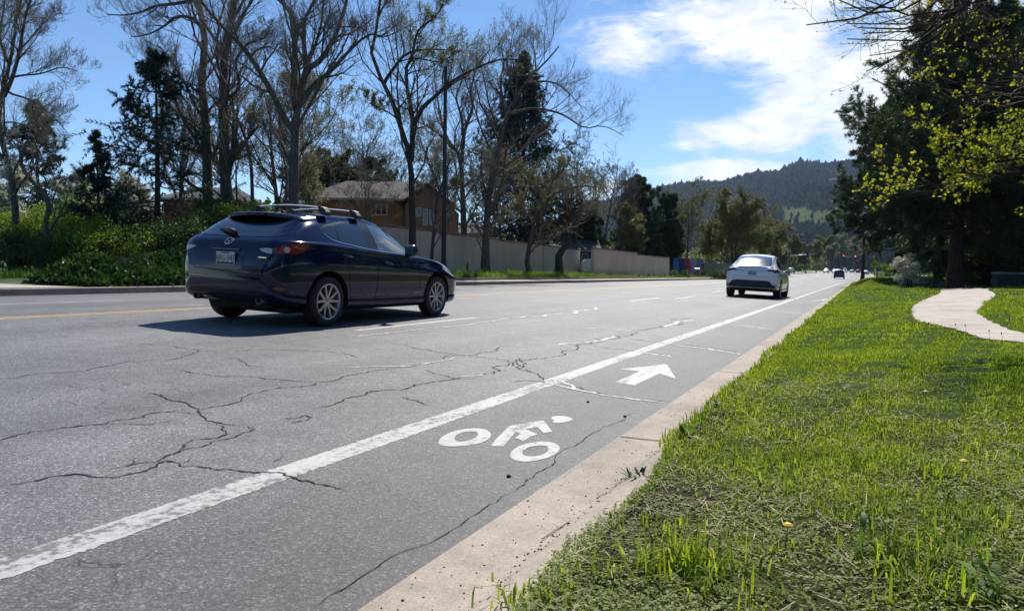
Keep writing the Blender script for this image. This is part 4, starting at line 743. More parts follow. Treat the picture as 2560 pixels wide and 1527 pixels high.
def traced_tree(name, label, base, dep, limbs, seed, m=(7, 5, 4, 3), bark_m=None, twig_m=None, leaf=None, lsize=.05, lk=1, up=.35, lens=((.28, .55), (.35, .6), (.4, .7), (.4, .8)), ang=(.5, 1.1), group='bare street trees behind the far pavement', extra_top=0, spread=1.5, rmin=.005, leaf_frac=.6, cat='tree', t0=.22, wob=.15, droop=0, thick=.68):
    """limbs: (zoom window, points, r0, r1, twiggy 0/1); the first one is the trunk from the ground"""
    rng = np.random.default_rng(seed); tr_ = Acc(); tw = Acc(); N = 14; LP = []; LR = []; org = None; cut = 0
    for li, (z, pts, r0, r1, twg) in enumerate(limbs):
        P = limb3(z, pts, None, rng, 0 if li == 0 else spread, dep); 
        if li == 0:
            b = P[0].copy(); b[2] = base; P = [b]+[p for p in P if p[2] > base+.25]; org = b
        P = curve(P, N); r0 *= thick; r1 *= thick; R = r0+(r1-r0)*np.linspace(0, 1, N)**.9
        if li == 0: R[0] *= 1.45; R[1] *= 1.12
        V, Fq = tubes(P[None], R[None], 9); tr_.add(V, Fq)
        if twg: LP.append(P); LR.append(R)
    P = np.stack(LP); R = np.stack(LR); tips = []
    lev = 0
    for mm, ll in zip(m, lens):
        P, R = grow(P, R, mm, ll, ang, up, rng, n=6 if lev == 0 else 5, t0=t0 if lev == 0 else .12, rr=.5 if lev == 0 else .62, wob=wob, rmin=rmin, droop=droop, tip=.4)
        if lev < 1: V, Fq = tubes(P, R, 5); tr_.add(V, Fq)
        else: V, Fq = tubes(P, R, 3); tw.add(V, Fq)
        lev += 1
    e = thing(name, label, cat, org, group)
    for a in (tr_, tw): a.V = [v-org for v in a.V]
    tr_.build('trunk', bark_m or BARK, e, True); cr = tw.build('crown', twig_m or TWIG, e)
    if leaf:
        Q = P[rng.random(len(P)) < leaf_frac]; O = np.concatenate([Q[:, -1], Q[:, 2]])-org; D = np.concatenate([unit(Q[:, -1]-Q[:, -2]), unit(Q[:, 3]-Q[:, 2])]); V, Fq = leaves(O, lsize, rng, D, .55, .03, k=lk)
        link_mesh('leaves', np_mesh('leaves', V, Fq), leaf, cr)
    return e
def free_tree(name, label, pos, h, seed, spread=.5, trunks=1, m=(9, 7, 5, 4), leaf=None, lsize=.06, lk=1, bark_m=None, twig_m=None, group=None, lean=(0, 0), up=.25, rmin=.006, lens=((.45, .75), (.35, .6), (.4, .7), (.4, .8)), fork=.35, r=None, droop=0, leaf_frac=.8, cat='tree', limbs=5):
    rng = np.random.default_rng(seed); tr_ = Acc(); tw = Acc(); r = r or h*.018; LP = []; LR = []
    for k in range(trunks):
        a = rng.uniform(0, 6.28); sp = (.25 if trunks > 1 else .06)*h; d = np.array([math.cos(a)*sp+lean[0]*h, math.sin(a)*sp+lean[1]*h, 0]); P = curve([np.zeros(3), np.array([0, 0, h*.2])+d*.12, np.array([0, 0, h*.45])+d*.4+rng.normal(0, .02*h, 3), np.array([0, 0, h*.72])+d*.75, np.array([0, 0, h*.98])+d], 14); R = r*np.linspace(1.1, .2, 14); R[0] *= 1.35
        LP.append(P); LR.append(R); V, Fq = tubes(P[None], R[None], 8); tr_.add(V, Fq)
    P = np.stack(LP); R = np.stack(LR); P1, R1 = grow(P, R, limbs, (spread*.8, spread*1.35), (.45, .95), up, rng, n=8, t0=fork, rr=.6, wob=.13, tip=.3, rmin=.01); V, Fq = tubes(P1, R1, 6); tr_.add(V, Fq)
    P, R = np.concatenate([np.stack([curve(p[4:], 8) for p in P]), P1]), np.concatenate([R[:, 4:12], R1]); lev = 0
    for mm, ll in zip(m, lens):
        P, R = grow(P, R, mm, ll, (.45, 1.05), up*.7, rng, n=5, t0=.15, rr=.55, wob=.2, rmin=rmin, droop=droop); V, Fq = tubes(P, R, 4 if lev == 0 else 3); (tr_ if lev == 0 else tw).add(V, Fq); lev += 1
    e = thing(name, label, cat, pos, group); tr_.build('trunk', bark_m or BARK, e, True); cr = tw.build('crown', twig_m or TWIG, e)
    if leaf:
        Q = P[rng.random(len(P)) < leaf_frac]; O = np.concatenate([Q[:, -1], Q[:, 2]]); D = np.concatenate([unit(Q[:, -1]-Q[:, -2])]*2); V, Fq = leaves(O, lsize, rng, D, .6, lsize*.6, k=lk); link_mesh('leaves', np_mesh('leaves', V, Fq), leaf, cr)
    return e
def needles(O, D, n_per, length, rng, w=.012, spread=.55):
    O = np.repeat(O, n_per, 0); D = np.repeat(D, n_per, 0); n = len(O); A = unit(D+rng.normal(0, spread, (n, 3))); B = unit(np.cross(A, rng.normal(size=(n, 3)))); l = length*rng.uniform(.6, 1.2, (n, 1)); V = np.stack([O-B*w, O+B*w, O+A*l+B*w*.3, O+A*l-B*w*.3], 1)
    return V.reshape(-1, 3), np.arange(4*n).reshape(n, 4)
def spruce(name, label, pos, h, rad, seed, m=None, gaps=.0, group='dark conifers behind the wall', dens=1.0, droop=.25, low=.06, ntuft=5, nl=.16, nw=.016):
    rng = np.random.default_rng(seed); e = thing(name, label, 'tree', pos, group); tr_ = Acc(); P = curve([np.zeros(3), np.array([.01*h, 0, h*.5]), np.array([0, 0, h])], 14); R = h*.016*np.linspace(1.1, .08, 14); V, Fq = tubes(P[None], R[None], 8); tr_.add(V, Fq)
    nb = int(h*8.5*dens); z = low+(1-low)*(np.arange(nb)+rng.random(nb))/nb; a = rng.uniform(0, 2*np.pi, nb); prof = (1-z)**.85*(1-.25*np.exp(-((z-low)/.06)))+.025; L = rad*prof*rng.uniform(.62, 1.15, nb); keep = rng.random(nb) > gaps; z, a, L = z[keep], a[keep], L[keep]; nb = len(z)
    t = np.linspace(0, 1, 7)[None, :, None]; dirh = np.stack([np.cos(a), np.sin(a), np.zeros(nb)], 1)[:, None]; BP = np.array([0, 0, 1.])*(z*h)[:, None, None]+dirh*t*L[:, None, None]+np.array([0, 0, 1.])*(L[:, None, None]*((.12+.35*z)[:, None, None]*t-droop*(1-z*.5)[:, None, None]*np.sin(t*2.6))); BR = (.010+.012*L)[:, None]*np.linspace(1, .25, 7)[None]
    BP = BP+rng.normal(0, .02, BP.shape)*L[:, None, None]; V, Fq = tubes(BP, BR*.7, 3); tr_.add(V, Fq); tr_.build('trunk', BARKD, e)
    S, SR = grow(BP, BR, 13, (.28, .55), (.7, 1.25), -.12, rng, n=5, t0=.15, wob=.12, rmin=.004, droop=.10); S = np.concatenate([S, np.stack([curve(b[2:], 5) for b in BP])]); k = 6
    f = np.linspace(.1, 1, k); i = np.minimum((f*4).astype(int), 3); w = (f*4-i)[None, :, None]; O = (S[:, i]*(1-w)+S[:, i+1]*w); D = unit(S[:, i+1]-S[:, i]); V, Fq = needles(O.reshape(-1, 3), D.reshape(-1, 3), ntuft, nl, rng, nw, .5); link_mesh('crown', np_mesh('crown', V, Fq), m or SPRUCE, e); return e
def pine(name, label, pos, h, rad, seed, low=.12, nb=70, lean=(0, 0), group=None, m=None, top=.9, tufts=1.0, r=None, nl=.17, nw=.012, az=None, upc=.25, n_t=9, prof=None):
    rng = np.random.default_rng(seed); e = thing(name, label, 'tree', pos, group); tr_ = Acc(); P = curve([np.zeros(3), np.array([lean[0]*.5, lean[1]*.5, h*.5]), np.array([lean[0], lean[1], h])], 14); R = (r or h*.02)*np.linspace(1.1, .15, 14); R[0] *= 1.25; V, Fq = tubes(P[None], R[None], 10); tr_.add(V, Fq)
    z = low+(.99-low)*np.sort(rng.random(nb)); a = rng.uniform(0, 2*np.pi, nb) if az is None else rng.uniform(az[0], az[1], nb); base = P[np.clip((z*13).astype(int), 0, 13)]; base = np.stack([np.interp(z, np.linspace(0, 1, 14), P[:, q]) for q in range(3)], 1); pf = np.sin(np.clip((1-z)/(1-low)*1.9+.25, 0, 1.75)) if prof is None else np.interp(z, prof[0], prof[1]); L = rad*pf*rng.uniform(.55, 1.15, nb)
    t = np.linspace(0, 1, 8)[None, :, None]; dirh = np.stack([np.cos(a), np.sin(a), np.zeros(nb)], 1)[:, None]; BP = base[:, None]+dirh*t*L[:, None, None]+np.array([0, 0, 1.])*(L[:, None, None]*((rng.uniform(-.15, .25, nb)+upc*z)[:, None, None]*t+.22*t**3)); BP = BP+np.cumsum(rng.normal(0, .03, BP.shape), 1)*L[:, None, None]*.35; BR = (.012+.009*L)[:, None]*np.linspace(1, .25, 8)[None]; V, Fq = tubes(BP, BR, 5); tr_.add(V, Fq)
    S, SR = grow(BP, BR, 10, (.25, .5), (.45, 1.0), .12, rng, n=5, t0=.12, wob=.16, rmin=.006); V, Fq = tubes(S, SR, 3); tr_.add(V, Fq); S2, SR2 = grow(S, SR, 5, (.3, .6), (.4, 1.0), .18, rng, n=4, t0=.25, wob=.16, rmin=.004); V, Fq = tubes(S2, SR2, 3); tr_.add(V, Fq); tr_.build('trunk', BARKP, e)
    O = np.concatenate([S[:, -1], S[:, 3], S2[:, -1], S2[:, -2], S2[:, 1]]); D = np.concatenate([unit(S[:, -1]-S[:, -2])]*2+[unit(S2[:, -1]-S2[:, -2])]*3); kp = rng.random(len(O)) < tufts; V, Fq = needles(O[kp], D[kp], n_t, nl, rng, nw, .85); link_mesh('crown', np_mesh('crown', V, Fq), m or PINE, e); return e
def shrub(name, label, pos, size, seed, leaf=None, n=9000, ls=.07, clumps=26, group=None, stems=9, cat='shrub', flat=.5, asp=.6, twig_m=None, kind=None):
    rng = np.random.default_rng(seed); e = thing(name, label, cat, pos, group); sx_, sy_, h = size; a = rng.uniform(0, 2*np.pi, clumps); q = np.sqrt(rng.random(clumps)); c = np.stack([np.cos(a)*q*sx_*.85, np.sin(a)*q*sy_*.85, h*(.18+.72*rng.random(clumps)**.8*(1-.35*q**2))], 1); s = rng.uniform(.45, 1.0, clumps)*min(sx_, sy_, h)*.42
    ci = rng.integers(0, clumps, n); v = unit(rng.normal(size=(n, 3)))*(rng.random((n, 1))**.45); O = c[ci]+v*s[ci, None]*np.array([1.15, 1.15, .85]); O[:, 2] = np.maximum(O[:, 2], .03)
    tr_ = Acc(); k = min(clumps, stems); B = np.stack([np.zeros((clumps, 3))[:, :]+rng.normal(0, .12, (clumps, 3))*np.array([sx_, sy_, 0]), c*.55+rng.normal(0, .05, (clumps, 3)), c], 1); P = np.stack([curve(b, 6) for b in B]); R = np.linspace(.028, .008, 6)[None]*np.full((clumps, 1), h*.35); V, Fq = tubes(P, R, 4); tr_.add(V, Fq)
    S, SR = grow(P, R, 7, (.3, .6), (.4, 1.0), .3, rng, n=4, rmin=.004); V, Fq = tubes(S, SR, 3); tr_.add(V, Fq); tr_.build('stem', twig_m or BARKD, e); V, Fq = leaves(O, ls, rng, v, asp, 0, k=1); link_mesh('leaves', np_mesh('leaves', V, Fq), leaf or SHRUB, e); return e
def gz(X, s): return float(zleft(X, s))
def ground_at(px, dep):      # ground point under a pixel column at a camera depth
    p = at(px, 680, dep); p[2] = gz(p[0], p[1]) if p[0] < -14 else float(zright(p[0], p[1])); return p
# ---- the traced bare trees on the left
GB = 'bare street trees across the road'
def base_z(px, dep): return ground_at(px, dep)[2]
traced_tree('bare_tree', 'forked bare tree with yellow green buds nearest the black lamp pole', base_z(1030, 35.2), 35.2,
  [('3', [(1250, 1560), (1246, 1400), (1243, 1200), (1240, 1050), (1215, 980), (1180, 880), (1140, 730), (1100, 640), (1055, 550), (990, 420), (975, 370), (1000, 250), (1020, 120), (1035, 0), (1045, -160), (1030, -330)], .25, .05, 1),
   ('3', [(1240, 1060), (1248, 960), (1250, 850), (1245, 740), (1215, 600), (1210, 430), (1245, 390), (1260, 300)], .19, .08, 1), ('3', [(1060, 555), (1085, 510), (1150, 420), (1200, 365), (1290, 335), (1450, 330), (1590, 350)], .12, .03, 1),
   ('3', [(1245, 390), (1270, 250), (1300, 190), (1390, 120), (1440, 50), (1470, -40)], .09, .03, 1), ('3', [(1253, 840), (1270, 800), (1320, 710), (1400, 640), (1500, 550), (1600, 490), (1700, 440), (1830, 395), (1960, 400)], .16, .03, 1),
   ('3', [(1020, 120), (1060, 40), (1120, -20), (1180, -120)], .07, .02, 1), ('3', [(1245, 390), (1300, 390), (1420, 410), (1520, 370)], .06, .02, 1), ('3', [(1150, 790), (1080, 740), (1000, 700), (950, 640)], .05, .015, 1)],
  11, m=(13, 7, 5, 2), bark_m=BARKD, twig_m=TWIG, leaf=BUD, lsize=.085, lk=2, group=GB, leaf_frac=.4, lens=((.22, .50), (.42, .80), (.5, .9), (.5, .9)), thick=0.772)
traced_tree('bare_tree', 'wide tree whose many grey limbs fan out above the blue hatchback roof', base_z(735, 30), 30,
  [('3', [(455, 1640), (460, 1300), (465, 1100), (470, 900), (480, 780), (490, 660), (500, 640), (530, 520), (545, 430), (530, 300), (520, 200), (540, 110), (600, 0), (640, -150)], .42, .06, 1),
   ('3', [(485, 720), (465, 600), (470, 400), (465, 250), (460, 140), (420, 60), (360, 0), (300, -120)], .26, .06, 1), ('3', [(500, 640), (550, 470), (620, 420), (700, 310), (760, 180), (810, 20), (840, -120)], .22, .06, 1),
   ('3', [(500, 700), (540, 640), (600, 560), (700, 480), (800, 370), (880, 290), (960, 230), (1040, 240), (1150, 160)], .19, .03, 1), ('3', [(545, 425), (590, 340), (640, 180), (655, 60), (660, -80)], .12, .04, 1),
   ('3', [(468, 880), (400, 780), (340, 660), (270, 530), (190, 400), (120, 310), (50, 240), (0, 190), (-90, 90), (-200, -60)], .22, .06, 1), ('3', [(120, 320), (180, 280), (270, 250), (300, 200), (280, 160)], .07, .02, 1), ('3', [(180, 370), (240, 320), (320, 320), (410, 390)], .06, .02, 1),
   ('3', [(760, 180), (850, 180), (950, 200)], .06, .02, 1), ('3', [(470, 1000), (420, 1020), (360, 980), (330, 900)], .07, .02, 1)],
  12, m=(13, 7, 5, 2), group=GB, lens=((.22, .50), (.42, .80), (.5, .9), (.5, .9)), rmin=.0045)
traced_tree('bare_tree', 'tall thick straight trunk leaning a little right behind the blue hatchback tail', base_z(570, 33), 33,
  [('2', [(1130, 1230), (1120, 1050), (1110, 960), (1095, 800), (1090, 600), (1090, 400), (1100, 250), (1120, 120), (1150, 0), (1170, -150)], .42, .20, 1), ('2', [(1110, 480), (1130, 470), (1170, 420), (1150, 320), (1165, 270), (1210, 220), (1250, 205)], .13, .04, 1),
   ('2', [(1060, 330), (1110, 450), (1150, 560), (1200, 680), (1225, 800), (1232, 950), (1235, 1180)], .05, .15, 0), ('2', [(1100, 250), (1040, 180), (980, 80), (930, -40)], .13, .05, 1), ('2', [(1090, 560), (1030, 470), (960, 420), (900, 400), (840, 350)], .08, .02, 1)],
  13, m=(13, 7, 5, 2), group=GB, lens=((.18, .45), (.42, .80), (.5, .9), (.5, .9)), rmin=.0045)
traced_tree('bare_tree', 'grey trunk with limbs arching far to the left over the dark spruce', base_z(510, 35), 35,
  [('2', [(1025, 1250), (1015, 1000), (1010, 720), (1000, 560), (985, 400), (1000, 200), (985, 90), (960, 0), (950, -140)], .45, .16, 1), ('2', [(985, 140), (940, 90), (860, 85), (800, 130), (720, 170), (640, 180)], .14, .03, 1), ('2', [(960, 0), (850, 20), (760, 30), (690, 60), (600, 75), (520, 70)], .14, .03, 1),
   ('2', [(990, 480), (930, 420), (860, 370), (770, 330), (700, 320)], .10, .02, 1), ('2', [(995, 640), (940, 600), (880, 560), (800, 560)], .08, .02, 1), ('2', [(960, -20), (880, -60), (780, -90), (650, -70)], .12, .03, 1)],
  14, m=(13, 7, 5, 2), group=GB, lens=((.22, .50), (.42, .80), (.5, .9), (.5, .9)), rmin=.0045)
traced_tree('bare_tree', 'leftmost bare tree with drooping fine twigs and a crooked trunk', base_z(35, 27), 27,
  [('2', [(85, 1230), (75, 1050), (70, 950), (50, 850), (20, 730), (-5, 600), (0, 500), (30, 380), (60, 250), (80, 100), (90, -60)], .22, .05, 1), ('2', [(20, 470), (60, 380), (95, 250), (120, 100), (150, 0), (180, -100)], .12, .04, 1), ('2', [(10, 430), (60, 460), (150, 490), (250, 560), (330, 650)], .07, .015, 1),
   ('2', [(20, 390), (100, 370), (200, 360), (300, 330), (380, 350)], .07, .015, 1), ('2', [(5, 520), (-60, 380), (-90, 220), (-100, 20)], .12, .04, 1), ('2', [(90, 250), (160, 180), (220, 110), (300, 60)], .05, .015, 1), ('2', [(15, 600), (80, 600), (170, 640), (240, 700)], .05, .012, 1), ('2', [(40, 300), (0, 180), (20, 40), (30, -80)], .09, .03, 1)],
  15, m=(13, 8, 5, 2), group=GB, lens=((.24, .5), (.42, .8), (.5, .9), (.5, .9)), rmin=.0045, droop=.12)
traced_tree('leaning_tree', 'bent trunk leaning left, cut off low, rising out of the left shrubs', base_z(120, 26), 26, [('2', [(225, 1230), (225, 1080), (240, 1010), (232, 965), (160, 890), (110, 820), (100, 770), (130, 700)], .16, .07, 1), ('2', [(95, 870), (70, 880), (60, 850), (50, 800)], .06, .02, 1)], 16, m=(6, 5, 4, 3), twig_m=TWIG, leaf=BLOSSOM, lsize=.06, group=GB, lens=((.3, .6), (.4, .7), (.4, .8), (.5, .9)))
traced_tree('bare_tree', 'pale forked bare tree standing behind the wall between the lamp pole and the two-stemmed tree', base_z(1158, 44), 44,
  [('4', [(330, 1400), (330, 1200), (325, 1050), (315, 860), (310, 800), (270, 770), (240, 700), (215, 640), (195, 520), (180, 420)], .36, .05, 1), ('4', [(318, 840), (330, 700), (345, 640), (375, 560), (365, 470), (380, 400), (400, 300)], .2, .05, 1), ('4', [(320, 700), (320, 620), (290, 500), (320, 420), (330, 330)], .13, .04, 1), ('4', [(330, 960), (370, 930), (390, 950), (385, 1000)], .12, .05, 1), ('4', [(270, 770), (200, 690), (120, 640), (60, 600)], .1, .03, 1)],
  17, m=(13, 7, 5, 2), group=GB, lens=((.22, .50), (.42, .80), (.5, .9), (.5, .9)), rmin=.005, leaf=BUDG, lsize=.07, leaf_frac=.15)
traced_tree('bare_tree', 'two-stemmed tree leaning right in front of the wall beneath a wide twiggy crown', base_z(1213, 42), 42,
  [('4', [(440, 1400), (442, 1300), (445, 1200), (460, 1000), (490, 860), (520, 720), (545, 610), (590, 530), (640, 430), (700, 370), (760, 310), (820, 240)], .30, .04, 1), ('4', [(545, 610), (525, 500), (520, 400), (535, 330), (520, 240)], .13, .03, 1), ('4', [(515, 720), (470, 640), (440, 590)], .06, .02, 1), ('4', [(500, 660), (460, 540), (440, 450), (420, 340)], .07, .02, 1), ('4', [(640, 430), (750, 420), (820, 440), (880, 490), (940, 560)], .09, .02, 1),
   ('4', [(560, 590), (680, 560), (810, 580), (870, 610), (950, 660), (1020, 650), (1080, 660), (1150, 700)], .11, .02, 1), ('4', [(432, 1390), (430, 1230), (415, 1200), (375, 1130), (360, 1080)], .12, .04, 1), ('4', [(590, 530), (600, 400), (570, 260), (590, 140)], .08, .02, 1), ('4', [(700, 370), (690, 250), (640, 170)], .06, .02, 1)],
  18, m=(12, 7, 5, 2), group=GB, lens=((.22, .5), (.42, .8), (.5, .9), (.5, .9)), rmin=.0045, thick=0.828)
traced_tree('young_tree', 'slim pale tree close to the left of the black lamp pole', base_z(1082, 36.9), 36.9, [('4', [(160, 1420), (165, 1310), (190, 1050), (215, 960), (240, 870), (262, 818)], .13, .05, 1), ('4', [(205, 990), (190, 940), (150, 840), (110, 740), (90, 650)], .08, .02, 1), ('4', [(200, 1020), (150, 960), (110, 950), (60, 980)], .05, .015, 1), ('4', [(205, 1000), (260, 960), (300, 970)], .04, .012, 1)], 19, m=(12, 7, 5, 2), leaf=BUDG, lsize=.075, group=GB, lens=((.3, .65), (.3, .6), (.4, .8), (.4, .8)), leaf_frac=.5, droop=.05, thick=0.836)
traced_tree('bushy_tree', 'low leaning tree with pale olive leaves in front of the wall', base_z(1322, 47.5), 47.5, [('4', [(665, 1420), (665, 1390), (655, 1340), (680, 1210), (700, 1120), (760, 1030), (830, 980)], .22, .06, 1), ('4', [(790, 1000), (880, 970), (950, 960), (1040, 970), (1060, 1000)], .08, .02, 1), ('4', [(690, 1160), (640, 1080), (600, 1050), (560, 1080)], .08, .02, 1), ('4', [(700, 1120), (700, 1020), (660, 940), (600, 880)], .09, .02, 1), ('4', [(760, 1030), (790, 930), (850, 860)], .07, .02, 1)], 20, m=(9, 7, 5, 3), leaf=OLIVE, lsize=.085, lk=2, group=GB, lens=((.35, .7), (.35, .65), (.4, .8), (.4, .8)), leaf_frac=.6, droop=.10, thick=0.850)
traced_tree('dark_trunk_tree', 'thick black leaning trunk with a grey twiggy crown by the gap in the wall', base_z(1397, 52.3), 52.3, [('4', [(820, 1420), (820, 1385), (820, 1310), (860, 1260), (872, 1180), (850, 1060), (840, 960)], .36, .10, 1), ('4', [(865, 1220), (900, 1130), (940, 1040), (930, 960)], .14, .03, 1), ('4', [(855, 1100), (800, 1020), (760, 960)], .12, .03, 1), ('4', [(870, 1180), (960, 1140), (1000, 1090)], .08, .02, 1)], 21, m=(9, 7, 5, 3), bark_m=BARKD, leaf=BUDG, lsize=.07, group=GB, lens=((.35, .65), (.35, .65), (.4, .8), (.4, .8)), leaf_frac=.3, droop=-.05, t0=.5, thick=0.889)
traced_tree('bare_tree', 'thin bare tree against the clouds left of the dark pine pair', base_z(1520, 72), 72, [('5', [(230, 900), (265, 640), (290, 520), (305, 420), (330, 320), (350, 200), (360, 110)], .22, .04, 1), ('5', [(300, 430), (250, 340), (210, 290)], .1, .03, 1), ('5', [(310, 400), (370, 330), (420, 260)], .1, .03, 1)], 22, m=(10, 6, 4, 3), group=GB, lens=((.25, .5), (.3, .6), (.4, .8), (.4, .8)), rmin=.008)
# ---- conifers on the left
p = ground_at(392, 31); spruce('spruce', 'ragged dark spruce with open layered branches behind the leafy weed bed', p, 9.3, 4.6, 31, gaps=.22, ntuft=11, group='dark conifers across the road', nl=.17, nw=.013, dens=1.2)
p = ground_at(1300, 67); spruce('spruce', 'tall blue green spruce towering behind the olive tree and the wall', p, 19.7, 7.6, 32, low=.17, ntuft=7, group='dark conifers across the road', nl=.30, nw=.026, dens=1.35)
p = ground_at(95, 42); spruce('spruce', 'dark conifer half hidden behind the leftmost bare tree', p, 9.2, 4.0, 33, gaps=.1, group='dark conifers across the road', nl=.26, nw=.026, dens=.9)
p = ground_at(245, 27); spruce('young_conifer', 'small dark conifer among the left shrubs', p, 5.2, 1.5, 34, gaps=.15, group='dark conifers across the road', nl=.15, nw=.016)
for px, dep, h, rad, sd, lb in ((1592, 93, 12.2, 3.0, 35, 'taller dark pine behind the wall end'), (1664, 97, 10.8, 2.1, 36, 'shorter dark pine close to the right of the taller wall end pine'), (1452, 77, 7.2, 2.4, 37, 'dark green pine above the gap in the wall')):
    pine('pine', lb, ground_at(px, dep), h, rad, sd, low=.08, nb=90, group='dark conifers across the road', nl=.36, nw=.034, n_t=12)
pine('pine', 'distant pine tops above the brick coloured house roof', ground_at(830, 62), 9.5, 4.0, 38, low=.15, nb=70, nl=.28, nw=.03, group='dark conifers across the road')
pine('pine', 'pale pine rising behind the ridge of the brick coloured house', ground_at(940, 70), 10.5, 2.6, 39, low=.1, nb=60, nl=.28, nw=.03, group='dark conifers across the road')
# ---- twiggy background trees on the left
GBG = 'leafless trees behind the gardens'
for i, (px, dep, h, sp, sd, lb, lf) in enumerate([(690, 36, 8.0, .55, 41, 'twiggy grey thicket tree behind the blue hatchback roof rack', BUDG), (780, 38, 5.2, .6, 42, 'low spreading thicket tree left of the brick coloured house', BUDG), (925, 43, 5.2, .7, 143, 'thin leafless tree in front of the brick coloured house', None), (620, 44, 9, .5, 43, 'dense twiggy tree behind the two tall trunks', None), (440, 42, 8.5, .5, 44, 'twiggy tree showing right of the ragged spruce', None), (1130, 48, 7.5, .6, 45, 'pale twiggy tree behind the wall at the lamp pole', BUDG), (880, 78, 13, .5, 46, 'far bare tree above the house roof', BUD), (1010, 80, 11, .5, 47, 'far budding tree right of the house ridge', BUD), (760, 60, 13, .5, 48, 'reddish upright bare tree beyond the fanned limbs', None),
   (1250, 56, 8, .5, 49, 'twiggy tree left of the tall spruce', BUDG), (1440, 70, 11, .5, 50, 'grey olive tree right of the tall spruce', BUDG), (1475, 76, 10.0, .45, 51, 'loose budding tree above the white camper', OLIVE), (1610, 90, 11, .45, 52, 'upright bare tree rising behind the pine pair', None), (200, 40, 3.8, .6, 53, 'white flowering tree behind the bright shrubs', BLOSSOM), (20, 33, 3.2, .6, 54, 'blossoming tree at the left edge of the gardens', BLOSSOM), (330, 36, 3.4, .6, 55, 'white flowering tree beside the ragged spruce', BLOSSOM)]):
    kw = dict(leaf=lf, lsize=.08 if lf is not BLOSSOM else .10, lk=1 if lf is not BLOSSOM else 2) if lf else {}
    free_tree('garden_tree', lb, ground_at(px, dep), h, sd, sp, 2 if i % 3 == 0 else 1, m=(8, 7, 5, 3) if dep < 55 else (8, 6, 5, 2), group=GBG, rmin=.006 if dep < 50 else .011, **kw)
# ---- trees further along the far side
GF = 'spring trees along the far side'
for i, (px, dep, h, sp, sd, lb, lf, ls, ln) in enumerate([(1716, 105, 8.6, 1.0, 61, 'brownish open tree above the painted fence', OLIVE, .13, (.05, 0)), (1840, 98, 6.6, 1.05, 62, 'big yellow green willow like tree arching above the white crossover', OLIVE, .16, (.10, 0)), (1770, 110, 5.2, .9, 63, 'dim olive tree between the brownish tree and the willow like tree', OLIVE, .16, (0, 0)), (1895, 125, 5.6, .9, 64, 'yellow olive tree behind the white crossover roof', BUD, .20, (0, 0)), (1650, 100, 5, .6, 65, 'low olive tree right of the pine pair', OLIVE, .15, (0, 0)), (1560, 85, 6, .6, 66, 'olive tree left of the pine pair', OLIVE, .15, (0, 0)), (1930, 175, 7, .55, 67, 'olive tree at the left signal pole', OLIVE, .26, (0, 0)), (1985, 215, 8.3, .55, 68, 'pale green tree behind the mast arm', OLIVE, .30, (0, 0)), (2040, 240, 8, .5, 69, 'brown budding tree behind the far signals', BUDG, .32, (0, 0)), (2080, 300, 9, .5, 70, 'far dim tree left of the red signals', BUDG, .36, (0, 0)), (2010, 260, 6.5, .6, 71, 'low tree mass left of the oncoming cars', OLIVE, .34, (0, 0)), (1955, 200, 4.5, .7, 72, 'low dark tree behind the left signal pole', OLIVE, .28, (0, 0)), (2105, 420, 17, .5, 73, 'faint far tree over the end of the road', BUDG, .45, (0, 0)), (2060, 340, 12, .6, 74, 'faint far tree left of the road end', OLIVE, .4, (0, 0)), (2135, 480, 18, .5, 75, 'farthest faint tree between the red signals', BUDG, .5, (0, 0)), (2165, 440, 20, .5, 76, 'far tree right of the red signals', BUDG, .45, (0, 0)), (1690, 104, 5.6, .9, 175, 'low olive tree behind the painted fence', OLIVE, .17, (0, 0)), (1800, 106, 6.0, .9, 176, 'low dim tree behind the plank fence', OLIVE, .18, (0, 0)), (1860, 118, 6.6, .9, 177, 'low yellow green tree left of the white crossover roof', OLIVE, .2, (0, 0)), (1915, 145, 7.5, .9, 178, 'rounded olive tree right of the white crossover roof', OLIVE, .24, (0, 0)), (2180, 380, 15, .6, 77, 'far tree behind the right hand grey car', OLIVE, .4, (0, 0))]):
    p = ground_at(px, dep); p[2] = float(zp(min(p[1], 500)))+(.4 if px < 2090 else .2)
    free_tree('roadside_tree', lb, p, h, sd, sp, 1 + (i == 1), m=(8, 7, 5, 2), leaf=lf, lsize=ls, lk=3, group=GF, rmin=.012 if dep < 130 else .03, lean=ln, droop=.12 if i < 4 else 0, bark_m=BARKD if i < 2 else BARK)
# ---- conifers on the right of the path
GR = 'large dark pines beyond the winding path'
p = ground_at(2388, 40); pine('large_pine', 'huge dark pine with a thick reddish trunk behind the winding path', p, 17, 5.8, 81, low=.16, nb=140, r=.36, group=GR, nl=.25, nw=.017, n_t=15, upc=.1, prof=([0, .14, .3, .5, .75, 1], [.3, .85, 1.0, .9, .62, .12]))
for px, dep, h, rad, sd, lb, lo in ((2470, 52, 19, 6.5, 82, 'dark pine right behind the thick reddish trunk', .05), (2590, 46, 17, 6.5, 83, 'dark pine at the right edge of the gardens', .05), (2243, 62, 15.0, 5.6, 84, 'dark pine left of the thick trunk reaching towards the road', .14), (2345, 58, 17, 5.4, 85, 'dark pine between the flowering shrub and the thick trunk', .12), (2530, 70, 16, 7, 86, 'dark pine deep behind the stone wall', .03), (2420, 78, 15, 7, 87, 'dark pine deep behind the path crest', .03)):
    pine('large_pine', lb, ground_at(px, dep), h, rad, sd, low=lo, nb=135, group=GR, nl=.30, nw=.024, n_t=13, upc=.1, r=.26, prof=([0, .1, .3, .5, .75, 1], [.75, .95, 1.0, .85, .55, .1]))
